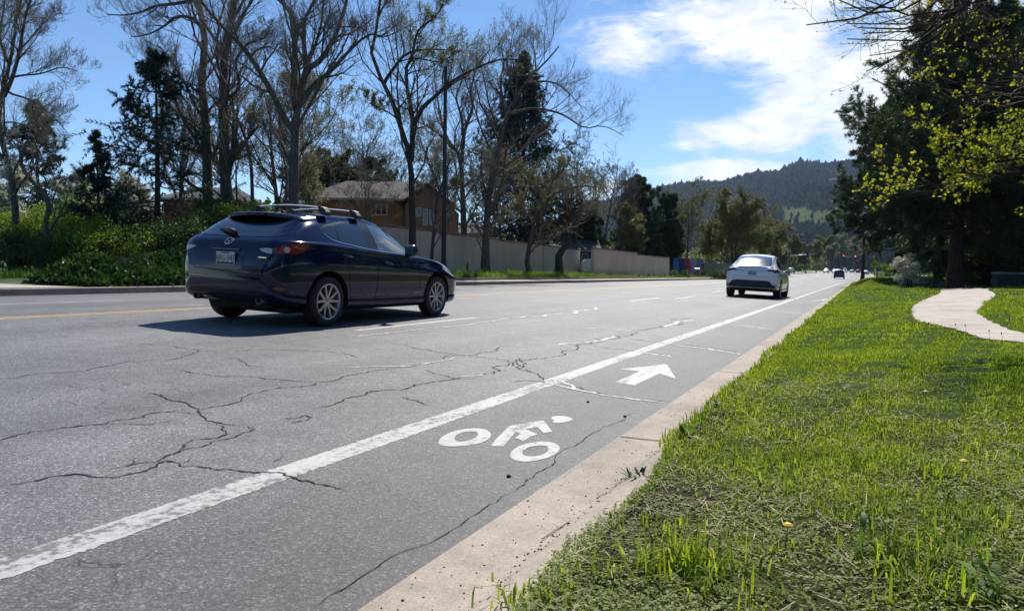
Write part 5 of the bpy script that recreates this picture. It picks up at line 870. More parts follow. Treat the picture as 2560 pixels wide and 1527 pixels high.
# ---- new-leafed maple whose limbs hang into the picture from the right
def maple():
    rng = np.random.default_rng(91); dep = 8.0; org = np.array([9.0, 8.0, float(zright(9.0, 8.0))]); tr_ = Acc(); tw = Acc(); LP = []; LR = []
    V, Fq = tubes(curve([org, org+(.1, -.1, 1.6), org+(-.2, .1, 3.2), org+(0, .2, 5.4)], 12)[None], np.linspace(.24, .12, 12)[None]*np.r_[1.4, np.ones(11)][None], 10); tr_.add(V, Fq)
    st = org+np.array((-.1, .05, 2.4)); hi = org+np.array((-.15, .1, 4.0))
    XL = [[(1800, -250), (1400, 60), (1200, 120), (1000, 100), (800, 40), (640, -40)], [(1800, -200), (1450, 80), (1250, 200), (1050, 250), (900, 260), (740, 240)], [(1850, -200), (1420, 130), (1200, 300), (1020, 400), (880, 460), (760, 510)], [(1800, -300), (1350, 20), (1100, 160), (900, 190), (760, 200), (620, 170)], [(1850, -250), (1500, 40), (1350, 170), (1180, 330), (1060, 380), (900, 440)], [(1700, -300), (1200, -60), (1000, 30), (860, 120), (740, 150), (600, 60)], [(1850, -220), (1480, 120), (1300, 260), (1150, 330), (1000, 380), (780, 400)]]
    L6 = [(hi, q, .15*(i_-3), .045) for i_, q in enumerate(XL)]+[(hi, [(1900, -330), (1540, 0), (1400, 90), (1240, 160), (1100, 200), (880, 215), (700, 200)], 0, .07), (hi, [(1800, -260), (1500, 30), (1380, 110), (1250, 230), (1100, 320), (950, 430), (830, 500)], .3, .06), (hi, [(1700, -420), (1200, -160), (960, 0), (820, 65), (720, 120), (640, 165), (480, 185), (330, 180)], -.3, .06), (hi, [(1850, -280), (1450, 60), (1300, 180), (1160, 270), (1000, 300), (830, 260), (620, 280)], .15, .05), (hi, [(1750, -350), (1300, -60), (1050, 60), (900, 110), (760, 90), (660, 40), (560, 0)], -.1, .05), (hi, [(1750, -300), (1420, 20), (1250, 60), (1080, 130), (960, 140), (850, 170)], .4, .05),
          (st, [(2150, 500), (1950, 560), (1750, 640), (1500, 690), (1300, 760), (1150, 740), (1050, 690), (900, 640), (800, 560)], .2, .05), (st, [(2150, 700), (1950, 720), (1750, 760), (1500, 860), (1300, 900), (1100, 930)], .1, .045), (st, [(2150, 640), (1900, 640), (1700, 560), (1500, 590), (1350, 640), (1280, 600)], -.2, .04), (st, [(2100, 760), (1950, 880), (1750, 930), (1550, 960), (1400, 1000)], .3, .04), (st, [(2150, 560), (1950, 420), (1800, 330), (1650, 300), (1500, 330)], 0, .04), (hi, [(2000, 60), (1850, 120), (1750, 180), (1700, 260), (1620, 340)], 0, .04),
          (st, [(2150, 1180), (1884, 1240), (1700, 1270), (1500, 1290), (1300, 1350), (1150, 1390), (1050, 1410), (920, 1390)], -.5, .05), (st, [(2100, 1150), (1850, 1160), (1650, 1150), (1480, 1130), (1380, 1080), (1270, 1090)], -.4, .04), (st, [(2050, 1200), (1700, 1240), (1500, 1220), (1350, 1210), (1200, 1220), (1050, 1200), (1000, 1180)], -.6, .04), (st, [(2000, 1220), (1600, 1280), (1420, 1360), (1300, 1330), (1150, 1310), (1000, 1320), (900, 1300)], -.5, .04), (st, [(2050, 1020), (1850, 1060), (1700, 1020), (1600, 1040), (1480, 1010), (1420, 1000)], -.3, .035), (st, [(2100, 1100), (1884, 1090), (1750, 1120), (1620, 1200), (1500, 1180)], -.7, .035), (st, [(2050, 640), (1700, 700), (1500, 760), (1380, 850), (1250, 990)], .5, .035), (st, [(1900, 560), (1600, 700), (1450, 760), (1250, 850), (1100, 880), (1050, 830)], .4, .035)]
    grp = []
    for st_, pts, dd, r0 in L6:
        s, ox, oy = rc('6'); P = [st_]+[at(ox+a*s, oy+b*s, dep+dd+rng.normal(0, .12)) for a, b in pts]; P = curve(P, 16); R = np.linspace(r0, .006, 16); V, Fq = tubes(P[None], R[None], 6); tr_.add(V, Fq); LP.append(P[4:]); LR.append(R[4:]); grp.append(pts[-1][1] > 520)
    P = np.stack(LP); R = np.stack(LR); g = np.array(grp); A1, B1 = grow(P, R, 16, (.05, .15), (.35, .9), .22, rng, n=6, t0=.25, rr=.6, wob=.14, rmin=.0025); g1 = np.repeat(g, 16); V, Fq = tubes(A1, B1, 4); tw.add(V, Fq); A2, B2 = grow(A1, B1, 5, (.35, .7), (.4, 1.0), .25, rng, n=5, rr=.7, wob=.16, rmin=.0018); g2 = np.repeat(g1, 5); V, Fq = tubes(A2, B2, 3); tw.add(V, Fq)
    e = thing('maple_tree', 'maple with bright yellow green new leaves hanging in from the right edge', 'tree', org)
    for a in (tr_, tw): a.V = [v-org for v in a.V]
    tr_.build('trunk', BARKD, e, True); tw.build('twigs', TWIGD, e)
    O = np.concatenate([A2[:, -1], A1[:, -1], A2[:, 2]]); gg = np.concatenate([g2, g1, g2]); D = np.concatenate([unit(A2[:, -1]-A2[:, -2]), unit(A1[:, -1]-A1[:, -2]), unit(A2[:, 2]-A2[:, 1])]); lowest = np.array([min(q[1] for q in g_[1][-3:]) > 980 for g_ in L6]); lw_ = np.concatenate([np.repeat(lowest, 80), np.repeat(lowest, 16), np.repeat(lowest, 80)]); low_ = gg & (rng.random(len(gg)) < np.where(lw_, .95, .22)); V1, F1 = leaves(O[low_]-org, .040, rng, D[low_], .7, .016, k=5); hi_ = ~gg & (rng.random(len(gg)) < .7); V2, F2 = leaves(O[hi_]-org, .030, rng, D[hi_], .6, .006, k=2)
    link_mesh('leaves', np_mesh('leaves', np.concatenate([V1, V2]), np.concatenate([F1, F2+len(V1)])), NEWLEAF, e)
maple()
# ---- shrubs
GS = 'garden shrubs across the road'
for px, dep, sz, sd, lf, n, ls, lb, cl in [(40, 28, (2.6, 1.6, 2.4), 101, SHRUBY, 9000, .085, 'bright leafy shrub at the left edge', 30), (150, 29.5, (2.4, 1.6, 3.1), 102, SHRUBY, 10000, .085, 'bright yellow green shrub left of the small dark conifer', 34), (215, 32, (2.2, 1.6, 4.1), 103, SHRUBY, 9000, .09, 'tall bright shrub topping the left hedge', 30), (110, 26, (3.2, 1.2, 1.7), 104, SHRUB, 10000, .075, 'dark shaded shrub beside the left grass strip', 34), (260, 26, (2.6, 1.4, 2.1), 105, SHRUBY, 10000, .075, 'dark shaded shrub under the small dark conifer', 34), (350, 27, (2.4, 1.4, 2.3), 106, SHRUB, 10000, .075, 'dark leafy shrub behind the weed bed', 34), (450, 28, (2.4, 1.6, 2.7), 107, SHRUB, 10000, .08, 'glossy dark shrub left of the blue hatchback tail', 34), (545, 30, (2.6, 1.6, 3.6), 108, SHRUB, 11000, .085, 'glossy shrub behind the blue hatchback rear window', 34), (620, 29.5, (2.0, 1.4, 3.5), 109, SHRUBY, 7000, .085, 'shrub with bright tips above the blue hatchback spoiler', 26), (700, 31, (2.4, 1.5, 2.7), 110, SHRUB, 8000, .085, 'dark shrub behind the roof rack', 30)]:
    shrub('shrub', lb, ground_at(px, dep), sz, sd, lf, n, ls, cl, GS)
p = ground_at(2272, 49); shrub('flowering_shrub', 'rounded white flowering shrub beyond the concrete side path', p, (1.15, 1.0, 2.2), 121, BLOSSOM, 4200, .095, 20, None)
p = ground_at(2215, 74); shrub('shrub', 'small yellow green shrub left of the white flowering shrub', p, (.9, .8, 1.9), 122, SHRUBY, 1600, .10, 14, 'small shrubs beyond the path')
p = ground_at(2425, 44); shrub('shrub', 'small green shrub right of the thick pine trunk', p, (.6, .6, 1.0), 123, SHRUB, 1200, .08, 12, 'small shrubs beyond the path')
for i, (px, dep, sz, lb) in enumerate([(2450, 50, (3.0, 2, 3.2), 'dark undergrowth shrub behind the path crest'), (2540, 44, (3.0, 2, 3.6), 'dark undergrowth shrub behind the stone wall'), (2350, 72, (3, 2, 2.6), 'dark undergrowth shrub behind the utility boxes'), (2620, 40, (2.4, 2, 3.4), 'dark undergrowth shrub at the right edge')]): shrub('shrub', lb, ground_at(px, dep), sz, 130+i, SHRUB, 6000, .12, 26, 'dark undergrowth under the right hand pines')
for px, dep, sd, lb in ((1790, 84, 141, 'low hedge right of the mailbox'), (1835, 86, 142, 'low dark hedge left of the white crossover'), (1690, 82, 143, 'low shrub between the wall end and the painted fence'), (1930, 150, 144, 'dark low hedge right of the white crossover')):
    shrub('hedge', lb, ground_at(px, dep), (2.4, 1.0, 1.1) if dep < 100 else (6, 2, 2.2), sd, SHRUB, 2500, .12 if dep < 100 else .25, 20, 'low hedges along the far side')
# leafy weed bed at the far kerb: one rosette after another
rng = np.random.default_rng(150); bed = []
def rosette(name, label, p, h, n, seed, m, w=.35, group=None, ls=.2, parent=None):
    r = np.random.default_rng(seed); A = r.uniform(0, 6.283, n); E = r.uniform(.25, 1.35, n); L = h*r.uniform(.5, 1.15, n); D = np.stack([np.cos(A)*np.cos(E), np.sin(A)*np.cos(E), np.sin(E)], 1); S = np.stack([-np.sin(A), np.cos(A), np.zeros(n)], 1); t = np.linspace(0, 1, 5); prof = np.array([.15, .75, 1.0, .7, .05]); V = []
    P = r.normal(0, h*.18, (n, 3))*np.array([1, 1, 0]); C0 = P[:, None]+D[:, None]*(L[:, None, None]*t[None, :, None])+np.array([0, 0, -1.])*(L[:, None, None]*.42*t[None, :, None]**2.2); Wd = (L*w)[:, None, None]*prof[None, :, None]*.5
    V = np.stack([C0-S[:, None]*Wd, C0+S[:, None]*Wd], 2).reshape(-1, 3); V[:, 2] = np.maximum(V[:, 2], .005); b = np.arange(n)[:, None]*10; i = np.arange(4)[None]*2; Fq = np.stack([b+i, b+i+1, b+i+3, b+i+2], -1).reshape(-1, 4); o = link_mesh(name, np_mesh(name, V, Fq), m, parent); o.location = p
    if label: tag(o, label, 'plant', group)
    return o
weeds = Acc(); n = 15000; sW = rng.uniform(11.3, 23, n); dW = 2.9*rng.random(n); prof = np.interp(dW, [0, .25, .8, 1.6, 2.4, 2.9], [.10, .32, .58, .80, .75, .4])*(1+.28*np.sin(sW*1.7+1.2*np.sin(sW*.6)))*ss(11.1, 12.6, sW); xW = -15.66-dW; zW = np.asarray(zleft(xW, sW)); O = np.stack([xW+rng.normal(0, .05, n), sW, zW+prof*rng.random(n)**.45], 1); out = unit(np.stack([np.full(n, .5), rng.normal(0, .8, n), np.full(n, .55)], 1)+rng.normal(0, .5, (n, 3)))
V, Fq = leaves(O, .20, rng, out, .42); weeds.add(V, Fq); V, Fq = leaves(O[::3]+np.array((.05, 0, .05)), .13, rng, out[::3], .6); weeds.add(V, Fq)
wo = weeds.build('weed_bed', WEED, kind='stuff'); wo['label'] = 'dense glossy leafy weed bed along the far kerb'; wo['category'] = 'weeds'
# ------------------------------------------------------------------ walls, houses, street furniture
def stucco(name, c, streak=.5):
    t = NT(name); co = t.coord(); mp = t.node('ShaderNodeMapping'); mp.inputs['Scale'].default_value = (1.4, 1.4, .12); t.link(co, mp.inputs[0]); col = t.ramp(t.noise(2.2, 6, .65, mp.outputs[0]), [(.3, tuple(k*.62 for k in c)), (.5, c), (.75, tuple(k*1.12 for k in c))]); col = t.mix(c, col, streak)
    col = t.mix(col, t.ramp(t.noise(.5, 5, .6, co), [(.3, G(.8)), (.7, G(1.12))]), .8, 'MULTIPLY'); t.link(col, t.b.inputs['Base Color']); t.b.inputs['Roughness'].default_value = .9; t.bump(t.noise(45, 4, .6, co), .35, .01); return t.m
WALLM = stucco('stucco_wall', (.56, .455, .37), .45); CAPM = mat('wall_cap', (.16, .095, .07), .85, var=.3, vscale=6); ORANGE = stucco('orange_stucco', (.36, .135, .07), .3); REDST = stucco('red_stucco', (.20, .05, .035), .3); ORANGE2 = stucco('brown_stucco', (.30, .15, .085), .3)
def shingle(name, c):
    t = NT(name); co = t.coord(); b = t.node('ShaderNodeTexBrick'); b.inputs['Scale'].default_value = 3.2; b.inputs['Color1'].default_value = (*c, 1); b.inputs['Color2'].default_value = (*[k*.72 for k in c], 1); b.inputs['Mortar'].default_value = (*[k*.45 for k in c], 1); b.inputs['Mortar Size'].default_value = .03; t.link(co, b.inputs['Vector'])
    t.link(t.mix(b.outputs['Color'], t.ramp(t.noise(2, 5, .6, co), [(.3, G(.75)), (.7, G(1.2))]), .8, 'MULTIPLY'), t.b.inputs['Base Color']); t.b.inputs['Roughness'].default_value = .9; return t.m
SHING = shingle('brown_shingle', (.062, .050, .045)); SHINGG = shingle('grey_shingle', (.11, .108, .112)); WINM = mat('house_glass', (.01, .012, .015), .08, spec=.6); FRAMEM = mat('window_frame', (.55, .53, .5), .5); DARKW = mat('slate_blue_siding', (.06, .065, .085), .8, var=.2); GUTM = mat('gutter_metal', (.35, .32, .30), .5)
def wall(name, label, x, s0, s1, ztops, th=.26, group=None, end=True):
    """garden wall in the plane x between s0 and s1; ztops = [(s, z)] steps of the coping"""
    e = thing(name, label, 'wall', (x, s0, gz(x, s0)), group); zb_ = -.15; n = len(ztops)
    mb = MB(); cp = MB(); segs = []
    for i, (s, z) in enumerate(ztops):
        b = ztops[i+1][0] if i+1 < n else s1; segs.append((s, b, z))
    prof = [(s0-s0, zb_)]
    out = [(0, zb_)]+[q for a, b, z in segs for q in ((a-s0, z-gz(x, s0)), (b-s0, z-gz(x, s0)))]+[(s1-s0, zb_)]
    mb.prism(out, -th/2, th/2, fn=lambda u, v, w: (w, u, v)); mb.build('wall_face', WALLM, e)
    for a, b, z in segs:
        MB().box((0, (a+b)/2-s0, z-gz(x, s0)+.035), (th+.09, b-a+.05, .075)).build('coping', CAPM, e, bevel=.01)
    return e
def zs(px, py, X): p = at_side(px, py, X); return p[1], p[2]
X1 = -21.3; sA, zA = zs(1000, 572, X1); sB, zB = zs(1352, 613, X1); s0_, _ = zs(860, 560, X1)
wall('garden_wall', 'long beige stucco wall behind the street trees with a brown coping', X1, s0_, sB, [(s0_, zA+.02), (sA+3.5, (zA*.6+zB*.4)), (sA+9, (zA+zB)/2), (sB-7, zB)], group='beige stucco garden walls')
X2 = -22.3; sC, zC = zs(1362, 615, X2); sD, zD = zs(1447, 626, X2)
wall('garden_wall', 'short set back section of beige wall behind the thick black trunk', X2, sC-.4, sD, [(sC-.4, zC), ((sC+sD)/2, zD)], group='beige stucco garden walls')
X3 = -19.0; sE, zE = zs(1482, 622, X3); sF, zF = zs(1590, 637.5, X3); sG, zG = zs(1671, 645.4, X3)
wall('garden_wall', 'beige wall panel right of the white camper standing at the pavement edge', X3, sE, sG, [(sE, zE), (sF, zG)], group='beige stucco garden walls')
p = at_side(1496, 663, X3+.135); MB().box(p, (.02, .62, .24)).build('wall_plaque', mat('plaque', (.5, .5, .52), .4, .3), None, bevel=.004); tag(bpy.data.objects['wall_plaque'], 'small grey metal plate fixed to the right hand beige wall', 'plaque')
def frame_at(px, dep, z=None): p = ground_at(px, dep); return p
def house(name, label, px0, px1, dep, y_eave, y_ridge, depth, wm, rm, wins=(), over=.45, hip=(.8, .8), extra=None):
    pc = (px0+px1)/2; o = ground_at(pc, dep); e = thing(name, label, 'house', o); e.rotation_euler = (0, 0, YAW); k = dep/F; u0, u1 = (px0-pc)*k, (px1-pc)*k; ze = at(pc, y_eave, dep)[2]-o[2]; zr2 = at(pc, y_ridge, dep+depth/2)[2]-o[2]
    MB().box(((u0+u1)/2, depth/2, ze/2-.1), (u1-u0, depth, ze+.2)).build('wall', wm, e)
    a, b, c_, d = (u0-over, -over, ze), (u1+over, -over, ze), (u1+over, depth+over, ze), (u0-over, depth+over, ze); r0, r1 = (u0+hip[0], depth/2, zr2), (u1-hip[1], depth/2, zr2)
    rf = MB(); t_ = .14; up_ = lambda q: (q[0], q[1], q[2]+t_); rf.add([a, b, c_, d, r0, r1, up_(a), up_(b), up_(c_), up_(d), up_(r0), up_(r1)], [(0, 1, 2, 3), (6, 7, 11, 10), (8, 9, 10, 11), (7, 8, 11), (9, 6, 10), (0, 1, 7, 6), (1, 2, 8, 7), (2, 3, 9, 8), (3, 0, 6, 9)]); roof = rf.build('roof', rm, e)
    MB().box(((u0+u1)/2, -over-.05, ze+.06), (u1-u0+2*over, .10, .12)).build('gutter', GUTM, roof)
    for (x0, y0, x1, y1) in wins:
        pa, pb = (x0-pc)*k, (x1-pc)*k; za, zb_ = at(x0, y1, dep)[2]-o[2], at(x0, y0, dep)[2]-o[2]; w = MB().box(((pa+pb)/2, -.02, (za+zb_)/2), (pb-pa, .06, zb_-za)).build('window', WINM, e)
        fr = MB()
        for (cx_, cz_, dx_, dz_) in (((pa+pb)/2, zb_+.02, pb-pa+.16, .07), ((pa+pb)/2, za-.02, pb-pa+.16, .07), (pa-.04, (za+zb_)/2, .07, zb_-za+.06), (pb+.04, (za+zb_)/2, .07, zb_-za+.06), ((pa+pb)/2, (za+zb_)/2, .05, zb_-za)): fr.box((cx_, -.035, cz_), (dx_, .075, dz_))
        fr.build('window_frame', FRAMEM, w)
    return e, o, k, pc
e, o, k, pc = house('house', 'orange stucco house with a brown shingle roof behind the long wall', 770, 1014, 48, 503, 459, 8.0, ORANGE, SHING, [(941, 513, 965, 537)], hip=(1.6, -1.2))
# right wing with its own gable, part of the same house
z_ = lambda y: at(1070, y, 47.4)[2]-o[2]; ua, ub = (1014-pc)*k+.02, (1126-pc)*k
mb = MB(); mb.prism([(ua, -.2), (ub, -.2), (ub, z_(512)), ((ua+ub)/2, z_(470)), (ua, z_(512))], -.6, 7.0, fn=lambda u, v, w: (u, w, v)); mb.build('wing_wall', ORANGE2, e)
mb = MB(); uc = (ua+ub)/2; mb.prism([(ua-.35, z_(516)), (uc, z_(466)), (ub+.35, z_(516)), (ub+.35, z_(511)), (uc, z_(460)), (ua-.35, z_(511))], -.95, 7.2, fn=lambda u, v, w: (u, w, v)); mb.build('wing_roof', SHING, e)
for x0, y0, x1, y1 in ((1044, 522, 1053, 541), (1061, 525, 1069, 562), (1077, 527, 1084, 562)):
    pa, pb = (x0-pc)*k, (x1-pc)*k; w = MB().box(((pa+pb)/2, -.60, (z_(y0)+z_(y1))/2), (pb-pa, .06, z_(y0)-z_(y1))).build('window', WINM, e); fr = MB()
    for cx_, cz_, dx_, dz_ in ((pa-.03, (z_(y0)+z_(y1))/2, .06, z_(y0)-z_(y1)+.1), (pb+.03, (z_(y0)+z_(y1))/2, .06, z_(y0)-z_(y1)+.1), ((pa+pb)/2, z_(y0)+.02, pb-pa, .06), ((pa+pb)/2, z_(y1)-.02, pb-pa, .06)): fr.box((cx_, -.62, cz_), (dx_, .07, dz_))
    fr.build('window_frame', FRAMEM, w)
MB().tube([((1014-pc)*k-.1, -.06, 0), ((1014-pc)*k-.1, -.06, z_(506))], .05, 8).build('downpipe', REDST, e)
house('house', 'dark red house with a pale grey roof glimpsed through the left thicket', 410, 570, 52, 502, 474, 8, REDST, SHINGG, [(520, 510, 545, 540)])
house('house', 'slate blue house with a light grey roof behind the white camper', 1385, 1492, 72, 629, 600, 7, DARKW, SHINGG, [(1456, 634, 1467, 655)], hip=(-.4, -.4))
house('shed', 'pale garden shed roof seen over the wall beside the lamp pole', 1128, 1212, 64, 588, 566, 4, FRAMEM, SHINGG, (), over=.25)
# camper between the two walls
p = ground_at(1478, 63.5); e = thing('camper_trailer', 'rounded white camper trailer parked in the gap between the beige walls', 'camper', p); e.rotation_euler = (0, 0, YAW)
W_ = mat('white_gelcoat', (.72, .72, .72), .3, coat=.4); pr = smoothp([(-.85, .42), (-.80, 1.0), (-.62, 1.48), (-.3, 1.62), (1.6, 1.62), (2.1, 1.4), (2.2, .9), (2.15, .42)], 2); mb = MB(); mb.prism(pr, 0, 1.9, fn=lambda u, v, w: (u, w, v)); bd = mb.build('body', W_, e, bevel=.08)
MB().box((.9, -.012, .52), (2.3, .03, .10)).build('lower_trim', GUTM, e, bevel=.01); MB().box((.6, .95, .36), (2.7, 1.75, .16)).build('chassis', M_UNDER, e)
for q in (0, 1.9): MB().lathe([(0, q-.08), (.30, q-.08), (.33, q-.04), (.33, q+.08), (.0, q+.08)], (.75, 0, .33), 20, axis='y').build('wheel', M_TYRE, e)
# painted fence, plain fence, mailbox
def board_frame(pxa, pxb, dep): a = ground_at(pxa, dep); b = ground_at(pxb, dep*1.0); return a, b
a, b = ground_at(1683, 95), ground_at(1757, 99); e = thing('painted_fence', 'board fence painted with broad blue, navy, red, lilac and orange shapes', 'fence', a); d = b-a; L_ = math.hypot(d[0], d[1]); e.rotation_euler = (0, 0, math.atan2(d[1], d[0])); H_ = 2.4
fm = [mat('paint_'+n, C(c), .7) for n, c in (('blue', '1d6fa8'), ('navy', '16265e'), ('red', 'b3262c'), ('lilac', '8f86b5'), ('orange', 'b5602f'), ('teal', '3f86a5'), ('rose', 'a3486a'), ('violet', '5d3a78'), ('ochre', 'b09a63'))]
mb = MB(); S_ = lambda x, y: ((x-385)/640*L_, (1310-y)/375*H_)
for i, P in enumerate([(1, [(480, 935), (620, 935), (640, 1100), (665, 1190), (640, 1310), (515, 1310)]), (0, [(385, 935), (480, 935), (515, 1310), (450, 1310), (385, 1180)]), (7, [(385, 1180), (450, 1310), (385, 1310)]), (2, [(620, 935), (710, 935), (755, 1080), (740, 1310), (690, 1235), (665, 1190), (640, 1100)]), (4, [(640, 1310), (665, 1190), (690, 1235), (740, 1310)]), (3, [(710, 935), (820, 935), (850, 1060), (835, 1310), (740, 1310), (755, 1080)]), (8, [(820, 935), (875, 935), (880, 1080), (850, 1060)]), (5, [(875, 935), (1000, 935), (985, 1080), (930, 1150), (880, 1080)]), (6, [(1000, 935), (1025, 935), (1025, 1310), (835, 1310), (850, 1060), (880, 1080), (930, 1150), (985, 1080)])]): mb.prism([S_(*q) for q in P[1]], -.02, .02, P[0], fn=lambda u, v, w: (u, w, v))
bm_o = mb.build('board', fm, e)
for x in np.linspace(0, L_, 4): MB().box((x, .09, H_/2-.1), (.10, .10, H_+.2)).build('post', BARKD, e)
def plank_fence(label, pxa, da, pxb, db, H_, m, name='plank_fence'):
    a, b = ground_at(pxa, da), ground_at(pxb, db); e = thing(name, label, 'fence', a, 'plank fences'); d = b-a; L_ = math.hypot(d[0], d[1]); e.rotation_euler = (0, 0, math.atan2(d[1], d[0])); mb = MB(); n = int(L_/.15); vs = []
    for i in range(n+1): x = L_*i/n; vs += [(x, -.012*(i % 2), -.1), (x, -.012*(i % 2), H_+.02*math.sin(i*2.3))]
    mb.add(vs, [(2*i, 2*i+2, 2*i+3, 2*i+1) for i in range(n)]); o = mb.build('planks', m, e); sl_ = o.modifiers.new('solid', 'SOLIDIFY'); sl_.thickness = .02
    for x in np.linspace(0, L_, max(2, int(L_/2.4)+1)): MB().box((x, .09, H_/2-.05), (.1, .1, H_+.1)).build('post', BARK, e)
WOODF = mat('weathered_wood', (.24, .21, .17), .85, var=.35, vscale=5)
plank_fence('weathered grey plank fence behind the mailbox', 1760, 99, 1860, 108, 1.9, WOODF); plank_fence('dark plank fence between the wall end and the painted fence', 1660, 93, 1684, 96, 1.7, BARKD)
p = ground_at(1743, 92); e = thing('mailbox', 'grey mailbox on a dark post in front of the painted fence', 'mailbox', p); MB().box((0, 0, .42), (.10, .10, .9)).build('post', BARKD, e)
mb = MB(); mb.prism([(-.15, .86), (.15, .86), (.15, 1.05), (.10, 1.13), (0, 1.16), (-.10, 1.13), (-.15, 1.05)], -.32, .32, fn=lambda u, v, w: (w, u, v)); mb.build('box', mat('mailbox_grey', (.45, .46, .48), .4, .5), e); MB().box((.2, -.17, 1.08), (.03, .02, .2)).build('flag', M_REDP, e)
# lamps
LAMPM = mat('black_painted_steel', (.012, .012, .013), .45); LUM = mat('luminaire_grey', (.6, .61, .62), .35, .3); LENS = mat('lamp_lens', (.75, .75, .72), .2)
def lamp(label, px, dep, h, arm=0, group='black street lamps', r=.10, base=None):
    p = ground_at(px, dep) if base is None else base; e = thing('street_lamp', label, 'street lamp', p, group); MB().lathe([(0, 0), (.24, 0), (.24, .10), (.20, .16), (.17, .5), (r*1.35, .75), (r*1.1, .9), (r, 1.2), (r*.72, h), (0, h+.02)], k=18).build('pole', LAMPM, e, smooth='auto'); MB().lathe([(0, -.12), (.30, -.12), (.30, .012), (.2, .012)], k=18).build('footing', CONC2, e)
    if arm:
        s = 1 if arm > 0 else -1; MB().tube([(0, 0, h-.5), (s*.5, 0, h-.05), (arm*.55, 0, h+.22), (arm*.8, 0, h+.25)], [.05, .045, .04, .04], 8).build('arm', LAMPM, e, smooth=True)
        mb = MB(); mb.prism(smoothp([(arm*.78, h+.20), (arm*.80, h+.33), (arm*.95, h+.36), (arm*1.12, h+.27), (arm*1.12, h+.22), (arm*.95, h+.20)], 2), -.16, .16, fn=lambda u, v, w: (u, w, v)); lu = mb.build('luminaire', LUM, e, bevel=.03); MB().box((arm*.95, 0, h+.205), (abs(arm)*.22, .22, .03)).build('lens', LENS, lu)
    return e
lamp('tall black lamp pole between the forked tree and the two-stemmed tree', 1109, 35.5, 10.1, r=.115)
p = ground_at(2157, 72); lamp('black street lamp on the right verge with its arm over the road', 2157, 72, 9.6, -3.0, base=p, r=.13)
p = at(1972, 690, 160); p[2] = .3+float(zp(p[1])); lamp('far street lamp left of the mast arm with a long pale head', 1972, 160, 8.6, 2.6, base=p)
p = at(2014, 690, 215); p[2] = .3+float(zp(p[1])); lamp('farther street lamp between the signals with a tiny bright head', 2014, 215, 9.6, 2.6, base=p)
p = at(2070, 690, 300); p[2] = .3+float(zp(p[1])); lamp('farthest street lamp left of the red signals', 2070, 300, 9.2, 2.6, base=p)
# traffic signals
REDL = mat('red_signal_lit', (.5, .02, .01), .3, emit=(1, .10, .05), estr=5); OFFL = mat('signal_lens_off', (.02, .02, .015), .2); SIGM = mat('signal_black', (.012, .012, .012), .5); GALV = mat('galvanised_steel', (.50, .50, .49), .4, .6)
def signal(name, label, px, dep, ytop, y0, y1, px_end, heads, lit, sgn, armdep):
    p = at(px, 690, dep); p[2] = .15+float(zp(p[1])); e = thing(name, label, 'traffic light', p, 'mast arm traffic signals'); k = dep/F; h = at(px, ytop, dep)[2]-p[2]; MB().lathe([(0, 0), (.28, 0), (.28, .2), (.17, .3), (.14, h), (0, h+.05)], k=14).build('pole', LAMPM, e, smooth='auto')
    q = at(px_end, y1, armdep)-p; za = at(px, y0, dep)[2]-p[2]; A0 = np.array((0, 0, za)); arm = [A0, A0*.45+q*.55, q]; MB().tube(arm, [.13, .09, .06], 10).build('mast_arm', GALV if not lit else LAMPM, e, smooth=True)
    for px_, yc in heads:
        f = (px_-px)/(px_end-px); c0 = np.array(A0*(1-f)+q*f); zc = at(px_, yc, dep*(1-f)+armdep*f)[2]-p[2]; c0[2] = zc; hd = MB().box(c0, (.36, .22, 1.08)).build('signal_head', SIGM, e, bevel=.03); MB().box(c0+np.array((0, -sgn*.115, 0)), (.66, .03, 1.42)).build('back_plate', SIGM, hd)
        for j, dz in enumerate((.34, 0, -.34)):
            m = REDL if (lit and j == 0) else OFFL; MB().lathe([(0, 0), (.13, 0), (.15, .02)], c0+np.array((0, -.14 if lit else .14, dz)), 16, axis='y').build('signal_lens', m, hd); vz = MB(); th = np.linspace(-.3, math.pi+.3, 12); cc = c0+np.array((0, 0, dz)); yy = -.15 if lit else .15
            vz.v = [(cc[0]+.155*math.cos(t), cc[1]+yy, cc[2]+.155*math.sin(t)) for t in th]+[(cc[0]+.155*math.cos(t), cc[1]+yy*2.6, cc[2]+.155*math.sin(t)) for t in th]; vz.f = [(i, i+1, 13+i, 12+i) for i in range(11)]; vz.mi = [0]*11; vz.build('visor', SIGM, hd)
    return e
signal('traffic_signal', 'left mast arm traffic signal whose dark heads face away', 1964, 182, 623, 640, 634.3, 2049, [(2019, 635.5), (2047, 636)], False, -1, 180)
signal('traffic_signal', 'right mast arm traffic signal showing two red lights', 2162, 250, 634, 647, 641, 2104, [(2108.8, 642), (2137.8, 643.5)], True, -1, 250)
